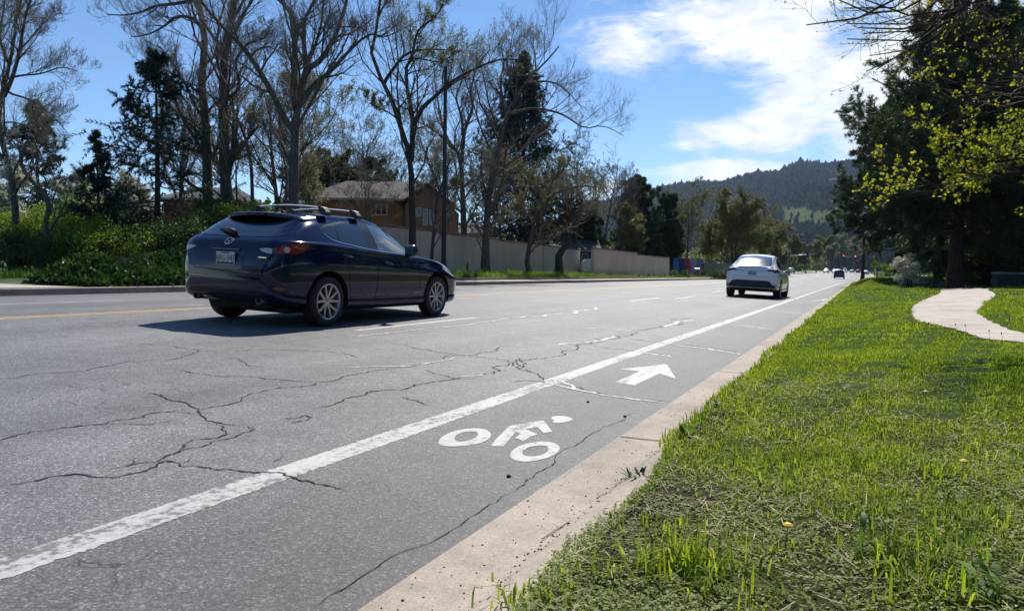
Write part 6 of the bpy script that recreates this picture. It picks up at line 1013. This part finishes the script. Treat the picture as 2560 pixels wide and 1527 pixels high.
# school crossing sign on the right
p = at(2186, 700, 92); p[2] = float(zright(p[0], p[1])); e = thing('crossing_sign', 'yellow green crossing sign on a thin post beyond the right hand lamp', 'sign', p); zc = at(2187, 659, 92)[2]-p[2]; MB().tube([(0, 0, -.2), (0, 0, zc+.4)], .035, 8).build('post', LAMPM, e)
YG = mat('fluorescent_yellow_green', (.50, .55, .03), .45); mb = MB(); mb.prism([(-.46, -.46), (.46, -.46), (.46, .05), (0, .46), (-.46, .05)], -.06, -.045, fn=lambda u, v, w: (u, w, zc+v)); sg_ = mb.build('sign_board', YG, e)
mb = MB()
for ox, sc_ in ((-.13, 1.0), (.15, .8)):
    mb.prism([(ox+.05*sc_*math.cos(t), .10*sc_+.05*sc_*math.sin(t)) for t in np.linspace(0, 6.283, 11)[:-1]], -.068, -.064, fn=lambda u, v, w: (u, w, zc+v)); mb.prism([(ox-.06*sc_, .04*sc_), (ox+.06*sc_, .04*sc_), (ox+.08*sc_, -.14*sc_), (ox+.05*sc_, -.34*sc_), (ox+.0*sc_, -.20*sc_), (ox-.07*sc_, -.34*sc_), (ox-.05*sc_, -.12*sc_)], -.068, -.064, fn=lambda u, v, w: (u, w, zc+v))
mb.build('crossing_symbol', SIGM, sg_); zc2 = at(2188, 675, 92)[2]-p[2]; MB().box((.04, -.05, zc2), (.26, .012, .40)).build('plaque', LENS, e)
p = at(2192, 700, 97); p[2] = float(zright(p[0], p[1])); e = thing('signal_post', 'short black post right beside the crossing sign', 'post', p); h = at(2192, 664, 97)[2]-p[2]; MB().lathe([(0, 0), (.12, 0), (.10, .3), (.08, .4), (.075, h), (0, h+.03)], k=12).build('post', LAMPM, e); MB().box((0, -.12, h*.55), (.12, .12, .22)).build('push_button', GALV, e, bevel=.01)
# utility boxes, stone wall
UGRN = mat('utility_green', (.035, .075, .060), .5, var=.15, vscale=4)
for px0, px1, ytop, dep, lb in ((2330, 2350, 696, 46, 'taller green utility box beyond the crest of the path'), (2350, 2379, 709.5, 45, 'lower wide green utility box beside the taller one')):
    p = ground_at((px0+px1)/2, dep); k = dep/F; w = (px1-px0)*k; h = at((px0+px1)/2, ytop, dep)[2]-p[2]; e = thing('utility_box', lb, 'utility box', p, 'green utility boxes'); MB().box((0, 0, h/2-.05), (w, w*.8, h+.1-.08)).build('cabinet', UGRN, e, bevel=.02); MB().box((0, -.01, h-.045), (w+.05, w*.85, .07)).build('lid', UGRN, e, bevel=.02); MB().box((w*.2, -w*.4-.01, h*.55), (.05, .03, .10)).build('latch', M_UNDER, e)
STONE = mat('dark_stone', (.06, .055, .05), .9, var=.5, vscale=4, bump=.8, bscale=6); a = ground_at(2492, 38); b = ground_at(2720, 41); e = thing('stone_wall', 'low dark stone wall with a pale cap at the right edge', 'wall', a); d = b-a; L_ = math.hypot(d[0], d[1]); e.rotation_euler = (0, 0, math.atan2(d[1], d[0])); zt_ = at(2492, 682, 38)[2]-a[2]
mb = MB(); r = np.random.default_rng(5); n = 24; prof = [(L_*i/n, zt_-.08+r.normal(0, .015)) for i in range(n+1)]; mb.prism([(-.25, -.2)]+[(x-.08*(i == 0), z) for i, (x, z) in enumerate(prof)]+[(L_, -.2)], -.2, .2, fn=lambda u, v, w: (u, w, v)); mb.build('stonework', STONE, e); MB().box((L_/2, 0, zt_-.01), (L_+.1, .5, .11)).build('cap', mat('pale_cap_stone', (.30, .29, .28), .8, var=.3, vscale=5), e, bevel=.02)
# low stone edging of the far verge
mb = MB(); S_ = np.arange(30, 66, .5)
vs = [];
for s in S_: z = gz(-17.7, s); vs += [(-17.64, s, z-.02), (-17.64, s, z+.13), (-17.86, s, z+.135), (-17.86, s, z-.02)]
mb.add(vs, [(4*i+j, 4*i+j+1, 4*i+5+j, 4*i+4+j) for i in range(len(S_)-1) for j in range(3)]+[(0, 1, 2, 3), tuple(4*(len(S_)-1)+j for j in range(4))]); o = mb.build('stone_edging', CONC3); tag(o, 'low stone edging between the pavement and the tall verge grass', 'edging')
# overhead line
e = thing('power_line', 'overhead wires crossing in front of the wooded mountain', 'power line', (0, 0, 0)); WIRE = mat('wire', (.35, .36, .38), .5, .5); pa, pb = at(1885, 690, 330), at(2250, 690, 400)
for q, nm in ((pa, 'pole'), (pb, 'pole')): MB().tube([(q[0], q[1], 0), (q[0], q[1], 25)], [.18, .12], 8).build('pole', BARK, e)
for ya, yb in ((580, 592), (587, 598), (594, 604), (602, 610)):
    A_ = at(1885, ya, 330); B_ = at(2250, yb, 400); MB().tube([A_*(1-f)+B_*f+np.array((0, 0, -3.2*4*f*(1-f))) for f in np.linspace(0, 1, 24)], .045, 5).build('wire', WIRE, e)
# ------------------------------------------------------------------ the wooded mountain, its meadow and the air
RID = [(600, 660), (1000, 640), (1250, 600), (1380, 560), (1486, 514), (1560, 497), (1671, 470), (1729, 464), (1816, 459), (1874, 442), (1946, 434), (1990, 413), (2033, 412), (2062, 417), (2105, 411), (2200, 404), (2350, 430), (2560, 480), (2900, 560), (3400, 640)]
raz = []; rel = []
for x, y in RID: d = ray(x, y); raz.append(math.atan2(d[0], d[1])); rel.append(d[2]/math.hypot(d[0], d[1]))
AZ = np.linspace(raz[0], raz[-1], 240); RR = np.concatenate([np.linspace(700, 2300, 90), np.linspace(2330, 3000, 12)]); rng = np.random.default_rng(200)
def fnoise(x, y, seed, oct=5):
    r = np.random.default_rng(seed); z = np.zeros_like(x); a = 1
    for o_ in range(oct):
        for _ in range(3): th = r.uniform(0, 6.28); ph = r.uniform(0, 6.28); z += a*np.sin((x*math.cos(th)+y*math.sin(th))*2**o_+ph)/3
        a *= .5
    return z
def mount(A_, R_):
    rd = np.interp(A_, raz, rel)*2300; t = np.clip((R_-700)/1600, 0, 1); x, y = R_*np.sin(A_), R_*np.cos(A_); f = .08*t+.92*t**1.35
    bench = .10*np.exp(-((t-.55)/.10)**2)*np.exp(-((A_-(-.045))/.06)**2); z = rd*(f+bench)+fnoise(x/260, y/260, 3)*14*np.sin(np.pi*np.clip(t, 0, 1))+4; over = np.clip((R_-2300)/700, 0, 1); return np.where(R_ > 2300, z*(1-.7*over), z)
AA, RG = np.meshgrid(AZ, RR); ZZ = mount(AA, RG); V = np.stack([RG*np.sin(AA), RG*np.cos(AA), ZZ], -1).reshape(-1, 3); nx = len(AZ); i = (np.arange(len(RR)-1)[:, None]*nx+np.arange(nx-1)[None]).ravel(); Fq = np.stack([i, i+1, i+nx+1, i+nx], 1)
def elev_px(x, y, z):  # image row/column of a point, to know where the photographed meadow lies on the slope
    v = np.stack([x, y, z], -1)-CAM; zz = v@CF; return CX+F*(v@CR)/zz, CY-F*(v@CU)/zz
def in_meadow(x, y, z):
    px, py = elev_px(x, y, z); n = fnoise(px/40, py/40, 9)*9; return (px > 1950+n*1.5) & (px < 2180) & (py > 514+.04*(px-1955)+n*.8) & (py < 558+n*.5)
me_in = in_meadow(V[:, 0], V[:, 1], V[:, 2])
t = NT('forest_floor'); co = t.coord(); at_ = t.node('ShaderNodeAttribute', attribute_name='meadow'); c0 = t.ramp(t.noise(.03, 5, .6, co), [(.3, (.010, .017, .012)), (.7, (.022, .030, .018))]); c1 = t.ramp(t.noise(.02, 5, .6, co), [(.3, (.080, .105, .033)), (.7, (.125, .145, .058))])
t.link(t.mix(c0, c1, at_.outputs['Fac']), t.b.inputs['Base Color']); t.b.inputs['Roughness'].default_value = 1; t.b.inputs['Specular IOR Level'].default_value = 0
me = np_mesh('mountain', V, Fq); atr = me.attributes.new('meadow', 'FLOAT', 'POINT'); atr.data.foreach_set('value', me_in.astype(np.float32)); mo = link_mesh('mountain', me, t.m, None, 'structure', True)
n = 34000; a = rng.uniform(-.50, .22, n); R_ = 700+1590*rng.random(n)**.75; ridge = rng.random(n) < .10; R_ = np.where(ridge, rng.uniform(2255, 2305, n), R_); x, y = R_*np.sin(a), R_*np.cos(a); z = mount(a, R_); md = in_meadow(x, y, z); cl = fnoise(x/70, y/70, 77, 4); keep = ((~md) & (rng.random(n) < .72+.5*ss(-.5, .4, cl))) | (rng.random(n) < .035); x, y, z = x[keep], y[keep], z[keep]; n = len(x); hh = rng.uniform(4.5, 8, n)*rng.lognormal(.1, .35, n); w = hh*rng.uniform(.20, .38, n); k = 6; th = np.arange(k)*2*np.pi/k
rings = []
for zz_, ws in ((.0, .25), (.28, 1.0), (.62, .72), (1.0, .06)): rings.append(np.stack([x[:, None]+w[:, None]*ws*np.cos(th)*rng.uniform(.6, 1.3, (n, k)), y[:, None]+w[:, None]*ws*np.sin(th)*rng.uniform(.6, 1.3, (n, k)), (z+hh*zz_)[:, None]+hh[:, None]*rng.uniform(-.06, .06, (n, k))], -1))
V = np.stack(rings, 1).reshape(-1, 3); b = np.arange(n)[:, None, None]*4*k; i = np.arange(3)[None, :, None]*k; j = np.arange(k)[None, None]; Fq = np.stack(np.broadcast_arrays(b+i+j, b+i+(j+1) % k, b+i+k+(j+1) % k, b+i+k+j), -1).reshape(-1, 4)
t = NT('far_conifer'); geo = t.node('ShaderNodeNewGeometry'); t.link(t.ramp(geo.outputs['Random Per Island'], [(0, (.008, .016, .014)), (.7, (.018, .028, .020)), (1, (.045, .05, .03))]), t.b.inputs['Base Color']); t.b.inputs['Specular IOR Level'].default_value = 0; t.b.inputs['Roughness'].default_value = 1
fo = link_mesh('mountain_forest', np_mesh('mountain_forest', V, Fq), t.m, None, 'stuff'); fo['label'] = 'dark conifer forest covering the mountain slopes'; fo['category'] = 'forest'
# dark valley woods that read as one mass at the foot of the mountain and behind the gardens
def wood(name, label, pts, m, ls, seed):
    r = np.random.default_rng(seed); acc = Acc()
    for (x, y, z, R_, h) in pts:
        n = int(260*1); v = unit(r.normal(size=(n, 3))); O = np.array([x, y, z+h*.55])+v*np.array([R_, R_, h*.5])*(r.random((n, 1))**.35); V, Fq = leaves(O, ls, r, v, .9); acc.add(V, Fq)
    o = acc.build(name, m, None, False, 'stuff'); o['label'] = label; o['category'] = 'wood'
r = np.random.default_rng(9); pts = []
for i in range(260):
    a = r.uniform(-.62, -.01); R_ = r.uniform(330, 690); x, y = R_*math.sin(a), R_*math.cos(a)
    if x > -26: continue
    pts.append((x, y, float(zp(min(y, 600))), r.uniform(4, 7), r.uniform(8, 15)))
wood('valley_wood', 'hazy olive woods at the foot of the mountain', pts, OLIVE, 1.5, 10)
pts = []
for i in range(150):
    a = r.uniform(-1.15, -.22); R_ = r.uniform(62, 125); x, y = R_*math.sin(a), R_*math.cos(a)
    if x > -36: continue
    pts.append((x, y, .6, r.uniform(2, 3.5), r.uniform(3.5, 7.0)))
wood('garden_wood', 'distant greenery filling the gardens behind the houses', pts, SHRUB, .55, 11)
pts = []
for i in range(150):  # nearer clumps lie out of view, added to darken the car's reflections
    s = r.uniform(-60, 330) if i % 2 else r.uniform(-60, 70); x = r.uniform(15, 40); pts.append((x, s, float(zright(x, s)) if s < 200 else 1.5, r.uniform(2.5, 4.5), r.uniform(6, 12)))
for i in range(90):  # unseen woods behind the camera, added to darken reflections on the car's rear
    x = r.uniform(-60, 40); s = r.uniform(-95, -45); pts.append((x, s, .4, r.uniform(3, 5.5), r.uniform(6, 12)))
wood('right_wood', 'dark woods right of the road, extended out of view to darken reflections', pts, PINE, .7, 12)
HZ = True
if HZ:
    hm = bpy.data.materials.new('haze'); hm.use_nodes = True; ht = hm.node_tree; ht.nodes.remove(ht.nodes['Principled BSDF']); pv = ht.nodes.new('ShaderNodeVolumePrincipled'); pv.inputs['Color'].default_value = (.60, .76, 1.0, 1); pv.inputs['Density'].default_value = .000068; pv.inputs['Anisotropy'].default_value = .2; ht.links.new(pv.outputs[0], ht.nodes['Material Output'].inputs['Volume'])
    MB().box((0, 1500, 200), (6400, 3700, 424)).build('haze', hm, None, 'stuff')
    bpy.data.objects['haze']['label'] = 'thin blue air haze'; bpy.data.objects['haze']['category'] = 'haze'
# ------------------------------------------------------------------ grass and small things of the verge
GR1 = leafmat('lawn_grass', (.09, .15, .010), (.24, .34, .020), .68, rough=.6, c3=(.38, .44, .045), scale=1.6); GR2 = leafmat('ground_cover', (.16, .22, .05), (.30, .37, .10), .55, c3=(.45, .48, .21), rough=.6, scale=2.0); STRAW = mat('dry_straw', (.36, .29, .17), .8, var=.35, vscale=6); GRL = leafmat('tall_verge_grass', (.07, .14, .016), (.15, .26, .035), .55, c3=(.24, .33, .06), scale=1.0)
def in_path(x, s, mrg=0.0):
    o = np.argsort(PATH_L[:, 1]); xl = np.interp(s, PATH_L[o, 1], PATH_L[o, 0]); o2 = np.argsort(PATH_R[:, 1]); xr = np.interp(s, PATH_R[o2, 1], PATH_R[o2, 0]); return (x > xl-mrg) & (x < xr+mrg) & (s > min(PATH_L[:, 1].min(), PATH_R[:, 1].min()))
def blades(x, s, z, L, w, rng, lean=.5, A=None):
    n = len(x); A = rng.uniform(0, 6.283, n) if A is None else A; ln = np.abs(rng.normal(0, lean, n)); H = np.stack([np.cos(A), np.sin(A), np.zeros(n)], 1); S = np.stack([-np.sin(A), np.cos(A), np.zeros(n)], 1); O = np.stack([x, s, z], 1); up = np.array([0, 0, 1.])
    c1 = O+(up*(L*.55)[:, None]+H*(L*ln*.22)[:, None]); c2 = O+up*(L*np.maximum(.35, .95-.35*ln))[:, None]+H*(L*ln*.85)[:, None]; W1 = S*(w*.5)[:, None]; V = np.stack([O-W1, O+W1, c1-W1*.85, c1+W1*.85, c2-W1*.12, c2+W1*.12], 1); b = np.arange(n)[:, None]*6; Fq = np.concatenate([np.stack([b[:, 0], b[:, 0]+1, b[:, 0]+3, b[:, 0]+2], 1), np.stack([b[:, 0]+2, b[:, 0]+3, b[:, 0]+5, b[:, 0]+4], 1)]); return V.reshape(-1, 3), Fq
rng = np.random.default_rng(300); acc = Acc(); cov = Acc(); straw = Acc()
def scatter(n, s0, s1, xm):   # points in the visible wedge of the right verge
    s = np.sqrt(rng.uniform(max(s0, .01)**2, s1**2, n)) if s0 >= 4 else rng.uniform(s0, s1, n); x = -.84+rng.random(n)*(xm(s)+.84); return x, s
def dens(x, s): return fnoise(x*1.9, s*1.9, 21, 4)*.5+.5
def edge(x, s): return x > -.76+.06*fnoise(s*2.2, s*0+1, 31, 4)-.14*ss(2.8, 4.6, s)
# lawn
for n, s0, s1, L0, w0, xm, fn in ((260000, .9, 4.2, .036, .0038, lambda s: .30*s+.9, 'near'), (330000, 2.6, 9.5, .040, .0058, lambda s: .27*s+1.0, 'mid'), (240000, 9, 22, .045, .012, lambda s: .27*s+1.5, 'far'), (120000, 21, 62, .05, .030, lambda s: .27*s+3, 'vfar'), (30000, 60, 110, .08, .08, lambda s: 10+0*s, 'vfar')):
    x, s = scatter(n, s0, s1, xm); d = dens(x, s); k = edge(x, s) & ~in_path(x, s, -.03*rng.random(n)-.05*(rng.random(n) < .1))
    if fn == 'near':
        pr = .30+.5*ss(.45, .9, d)+.55*ss(2.0, 3.6, s+.5*(x)); k &= rng.random(n) < pr
    if fn == 'mid': k &= rng.random(n) < .25+.75*ss(2.6, 3.8, s+.25*x)+.2*ss(3.4, 4.6, s)*ss(.1, .6, d+.25)
    x, s, d = x[k], s[k], d[k]; tuft = ss(.55, 1.1, d); L = L0*rng.lognormal(0, .35, len(x))*(.48+1.1*tuft); w = w0*rng.uniform(.6, 1.4, len(x)); xx = x+dxr(s); z = zright(xx, s)-.012
    V, Fq = blades(xx, s, z, L, w, rng, .9 if fn == 'near' else .6); acc.add(V, Fq)
# tufts of broad grass in the foreground
for i in range(95):
    x0, s0 = scatter(1, 1.3, 5.5, lambda s: .28*s+.6); nb = rng.integers(24, 70); r_ = rng.uniform(.03, .09); x = x0+rng.normal(0, r_, nb); s = s0+rng.normal(0, r_, nb); L = rng.uniform(.035, .085)*rng.uniform(.5, 1.25, nb); k = edge(x, s); x, s, L = x[k], s[k], L[k]
    if len(x): V, Fq = blades(x, s, zright(x, s)-.01, L, rng.uniform(.0035, .007, len(x)), rng, 1.0); acc.add(V, Fq)
for px, py, nb, hh in ((1690, 1420, 60, .20), (1740, 1440, 60, .2), (2280, 1400, 60, .19), (2000, 1220, 40, .16), (2170, 1390, 40, .15), (1640, 1330, 30, .12), (2350, 1190, 40, .14), (1330, 1500, 50, .10), (2330, 1470, 50, .15), (2450, 1300, 40, .16), (1850, 1500, 40, .12)):
    g_ = hit(px, py, lambda X, s: float(zright(X, s))); x = g_[0]+rng.normal(0, .07, nb*2); s = g_[1]+rng.normal(0, .07, nb*2); V, Fq = blades(x, s, zright(x, s)-.01, hh*.66*rng.uniform(.35, 1.15, nb*2), rng.uniform(.004, .009, nb*2), rng, .95); acc.add(V, Fq)
# fringe that hangs over the gutter lip
s = rng.uniform(3.3, 60, 9000); x = -.86+.05*fnoise(s*3.1, s*0, 41, 4)+rng.normal(0, .02, 9000); k = fnoise(s*1.4, s*0+3, 42, 3) > -.25-1.2*ss(4, 8, s); x, s = x[k], s[k]; V, Fq = blades(x, s, zright(np.maximum(x, -.83), s)-.015, .045*rng.lognormal(0, .3, len(x)), .006+.0006*s, rng, .6, rng.normal(math.pi, 1.0, len(x))); acc.add(V, Fq)
lw = acc.build('lawn', GR1, None, False, 'stuff'); lw['label'] = 'bright backlit green grass of the right hand verge'; lw['category'] = 'grass'
# low grey green ground cover with small leaves, mostly near the camera
n = 120000; x, s = scatter(n, .9, 6.0, lambda s: .30*s+.9); d2 = fnoise(x*2.6, s*2.6, 23, 4); k = edge(x, s) & (rng.random(n) < (.40+.60*ss(-.2, .4, d2))*(1-.96*ss(2.5, 3.9, s))); x, s = x[k], s[k]; O = np.stack([x, s, zright(x, s)+rng.uniform(-.006, .022, len(x))], 1); O = np.repeat(O, 3, 0)+rng.normal(0, .006, (3*len(O), 3))*np.array([1, 1, .6]); V, Fq = flat_leaves(O, .0155, rng, .5); cov.add(V, Fq)
cv = cov.build('ground_cover', GR2, None, False, 'stuff'); cv['label'] = 'low grey green weeds covering the bare soil near the kerb'; cv['category'] = 'weeds'
n = 11000; x, s = scatter(n, .9, 6.5, lambda s: .3*s+.8); k = edge(x, s) & (rng.random(n) < .35+.5*(fnoise(x*2, s*2, 25) > .2)); x, s = x[k], s[k]; n = len(x); A = rng.uniform(0, 6.28, n); L = rng.uniform(.02, .10, n); O = np.stack([x, s, zright(x, s)+rng.uniform(0, .02, n)], 1); D = np.stack([np.cos(A), np.sin(A), rng.normal(0, .18, n)], 1); S = np.stack([-np.sin(A), np.cos(A), 0*A], 1)*.0014; E_ = O+D*L[:, None]; V = np.stack([O-S, O+S, E_+S, E_-S], 1).reshape(-1, 3); straw.add(V, np.arange(4*n).reshape(n, 4)); st_ = straw.build('dry_litter', STRAW, None, False, 'stuff'); st_['label'] = 'dry straw and stalks lying in the verge grass'; st_['category'] = 'litter'
# clods of soil along the kerb edge
acc = Acc(); n = 2600; s = rng.uniform(.9, 4.6, n); x = -.80+.09*(1-ss(2.7, 4.3, s))+np.abs(rng.normal(0, .09, n)); k = 5; c_ = np.stack([x, s, zright(x, s)+.002], 1); R_ = np.minimum(rng.lognormal(math.log(.006), .5, n), .013); oc = np.array([(1, 0, 0), (0, 1, 0), (-1, 0, 0), (0, -1, 0), (0, 0, 1), (0, 0, -1)]); V = c_[:, None]+oc[None]*R_[:, None, None]*rng.uniform(.5, 1.3, (n, 6, 1)); b = np.arange(n)[:, None]*6; tri = np.array([(0, 1, 4), (1, 2, 4), (2, 3, 4), (3, 0, 4), (1, 0, 5), (2, 1, 5), (3, 2, 5), (0, 3, 5)]); Fq = (b[:, None]+tri[None]).reshape(-1, 3); o = link_mesh('soil_crumbs', np_mesh('soil_crumbs', V.reshape(-1, 3), Fq), mat('soil_crumb', (.045, .032, .022), .95, var=.5, vscale=20), None, 'stuff'); o['label'] = 'dark crumbs of soil along the gutter lip'; o['category'] = 'soil'
LEAFW = leafmat('broad_weed_leaf', (.05, .11, .015), (.11, .20, .03), .45, rough=.55, c3=(.16, .25, .05), scale=8)
acc = Acc(); n = 900; s = 1.4+12*rng.random(n)**1.6; x = np.where(rng.random(n) < .55, -.93+rng.normal(0, .025, n), rng.uniform(-1.2, -.9, n)); z = np.interp(x, [-1.213, -1.08, -.98, -.935, -.91, -.885], [.004, 0, 0, .012, .03, .048]); R_ = np.minimum(rng.lognormal(math.log(.0028), .5, n), .006); c_ = np.stack([x, s, z+.001], 1); V = c_[:, None]+oc[None]*R_[:, None, None]*rng.uniform(.4, 1.6, (n, 6, 1))*np.array([1, 1, .6]); b = np.arange(n)[:, None]*6; o = link_mesh('gutter_grit', np_mesh('gutter_grit', V.reshape(-1, 3), (b[:, None]+tri[None]).reshape(-1, 3)), bpy.data.materials['soil_crumb'], None, 'stuff'); o['label'] = 'dark grit and crumbs lying in the gutter'; o['category'] = 'grit'
# single small things
def gpt(px, py): return hit(px, py, lambda X, s: float(zright(X, s)) if X > -.9 else zr(min(X, -1.0), s)*(X < -1.2)+.003)
p = gpt(1718, 1090); rosette('broadleaf_weed', 'broad leafed weed leaning over the gutter lip', p, .16, 8, 401, LEAFW, .30, None); p = gpt(2150, 1330); rosette('broadleaf_weed', 'broad leafed weed with a long leaf low in the right foreground', p, .12, 9, 402, LEAFW, .16)
p = gpt(2490, 1480); rosette('broadleaf_weed', 'broad leafed weed in the bottom right corner', p, .13, 14, 403, LEAFW, .16); p = gpt(1600, 1175); p[2] = .025; rosette('gutter_weed', 'flattened dark weed clump lying in the gutter', p, .13, 60, 404, WEED, .10); rosette('gutter_weed', 'small weed sprouting from the farther gutter joint', gpt(1795, 1017), .08, 30, 405, WEED, .12)
p = gpt(1390, 1325); a = gpt(1355, 1350); b = gpt(1427, 1304); mb = MB(); mb.tube([a+(0, 0, .006), (a+b)/2+(.004, 0, .010), b+(0, 0, .008)], [.0025, .003, .0012], 6); mb.tube([(a*.45+b*.55)+(0, 0, .009), (a*.4+b*.6)+(-.03, .01, .012)], [.0018, .0008], 5); o = mb.build('fallen_twig', STRAW); tag(o, 'pale dry twig lying in the near gutter', 'twig')
for i, (px, py, lb) in enumerate([(1470, 1006, 'black pebble on the asphalt between the bicycle symbol and the white seam'), (1272, 1192, 'black pebble on the asphalt below the front wheel of the bicycle symbol'), (1562, 1042, 'black pebble on the asphalt right of the cyclist head symbol')]):
    p = hit(px, py, lambda X, s: zr(X, s)); bm = bmesh.new(); bmesh.ops.create_icosphere(bm, subdivisions=2, radius=.011); r = np.random.default_rng(i)
    for v in bm.verts: v.co *= r.uniform(.75, 1.15); v.co.z *= .7
    me = bpy.data.meshes.new('pebble'); bm.to_mesh(me); bm.free(); o = link_mesh('pebble', me, M_UNDER, smooth=True); o.location = p+np.array((0, 0, .005)); tag(o, lb, 'pebble', 'black pebbles on the asphalt')
YF = mat('dandelion_yellow', (.75, .50, .03), .6); 
for px, py, lb in ((2312, 1000, 'tiny yellow dandelion flower in the middle of the lawn'), (2405, 1186, 'tiny yellow dandelion flower low at the right'), (1965, 1355, 'tiny yellow dandelion flower in the sparse foreground')):
    p = gpt(px, py); e = thing('dandelion', lb, 'flower', p, 'dandelions in the lawn'); MB().tube([(0, 0, 0), (.004, 0, .05)], .0015, 5).build('stem', GR1, e); MB().lathe([(0, .046), (.012, .050), (.015, .055), (.008, .060), (0, .061)], (.004, 0, 0), 12).build('flower_head', YF, e)
# seed stalks standing against the pale path
for i, (px, py) in enumerate([(2388, 824), (2412, 826), (2472, 843), (2503, 851)]):
    p = gpt(px, py+8); e = thing('seed_stalk', 'thin dark seed stalk against the pale path, %s' % ('leftmost of the four', 'second from the left of the four', 'third from the left of the four', 'rightmost of the four')[i], 'stalk', p, 'seed stalks at the path edge'); MB().tube([(0, 0, 0), (.01, 0, .06), (.0, .01, .10)], .0016, 5).build('stem', TWIGD, e); MB().lathe([(0, .095), (.005, .10), (.006, .108), (.003, .12), (0, .122)], (0, .01, 0), 8).build('seed_head', TWIGD, e)
# far verge grass
acc = Acc(); n = 42000; s = rng.uniform(27, 64, n); x = -17.9-3.2*rng.random(n); k = ~((s > 57) & (x < -19.2)); x, s = x[k], s[k]; n = len(x); tf = fnoise(x*1.3, s*.9, 51, 4); L = (.34+.14*tf)*rng.lognormal(0, .25, n); V, Fq = blades(x, s, np.asarray(zleft(x, s))-.02, np.clip(L, .08, .8), rng.uniform(.015, .035, n), rng, .35); acc.add(V, Fq)
n = 16000; s = rng.uniform(4, 22, n); x = -22.6-3.5*rng.random(n); V, Fq = blades(x, s, np.asarray(zleft(x, s))-.02, .24*rng.lognormal(0, .3, n), rng.uniform(.012, .03, n), rng, .4); acc.add(V, Fq)
o = acc.build('verge_grass', GRL, None, False, 'stuff'); o['label'] = 'tall fresh grass along the far wall and driveway'; o['category'] = 'grass'
acc = Acc(); n = 9000; s = rng.uniform(64, 140, n); x = -17.8-3.0*rng.random(n); V, Fq = blades(x, s, np.asarray(zleft(x, s))-.02, .22*rng.lognormal(0, .4, n), rng.uniform(.04, .10, n), rng, .4); acc.add(V, Fq); o = acc.build('far_verge_grass', GRL, None, False, 'stuff'); o['label'] = 'ragged grass beyond the last wall panel'; o['category'] = 'grass'
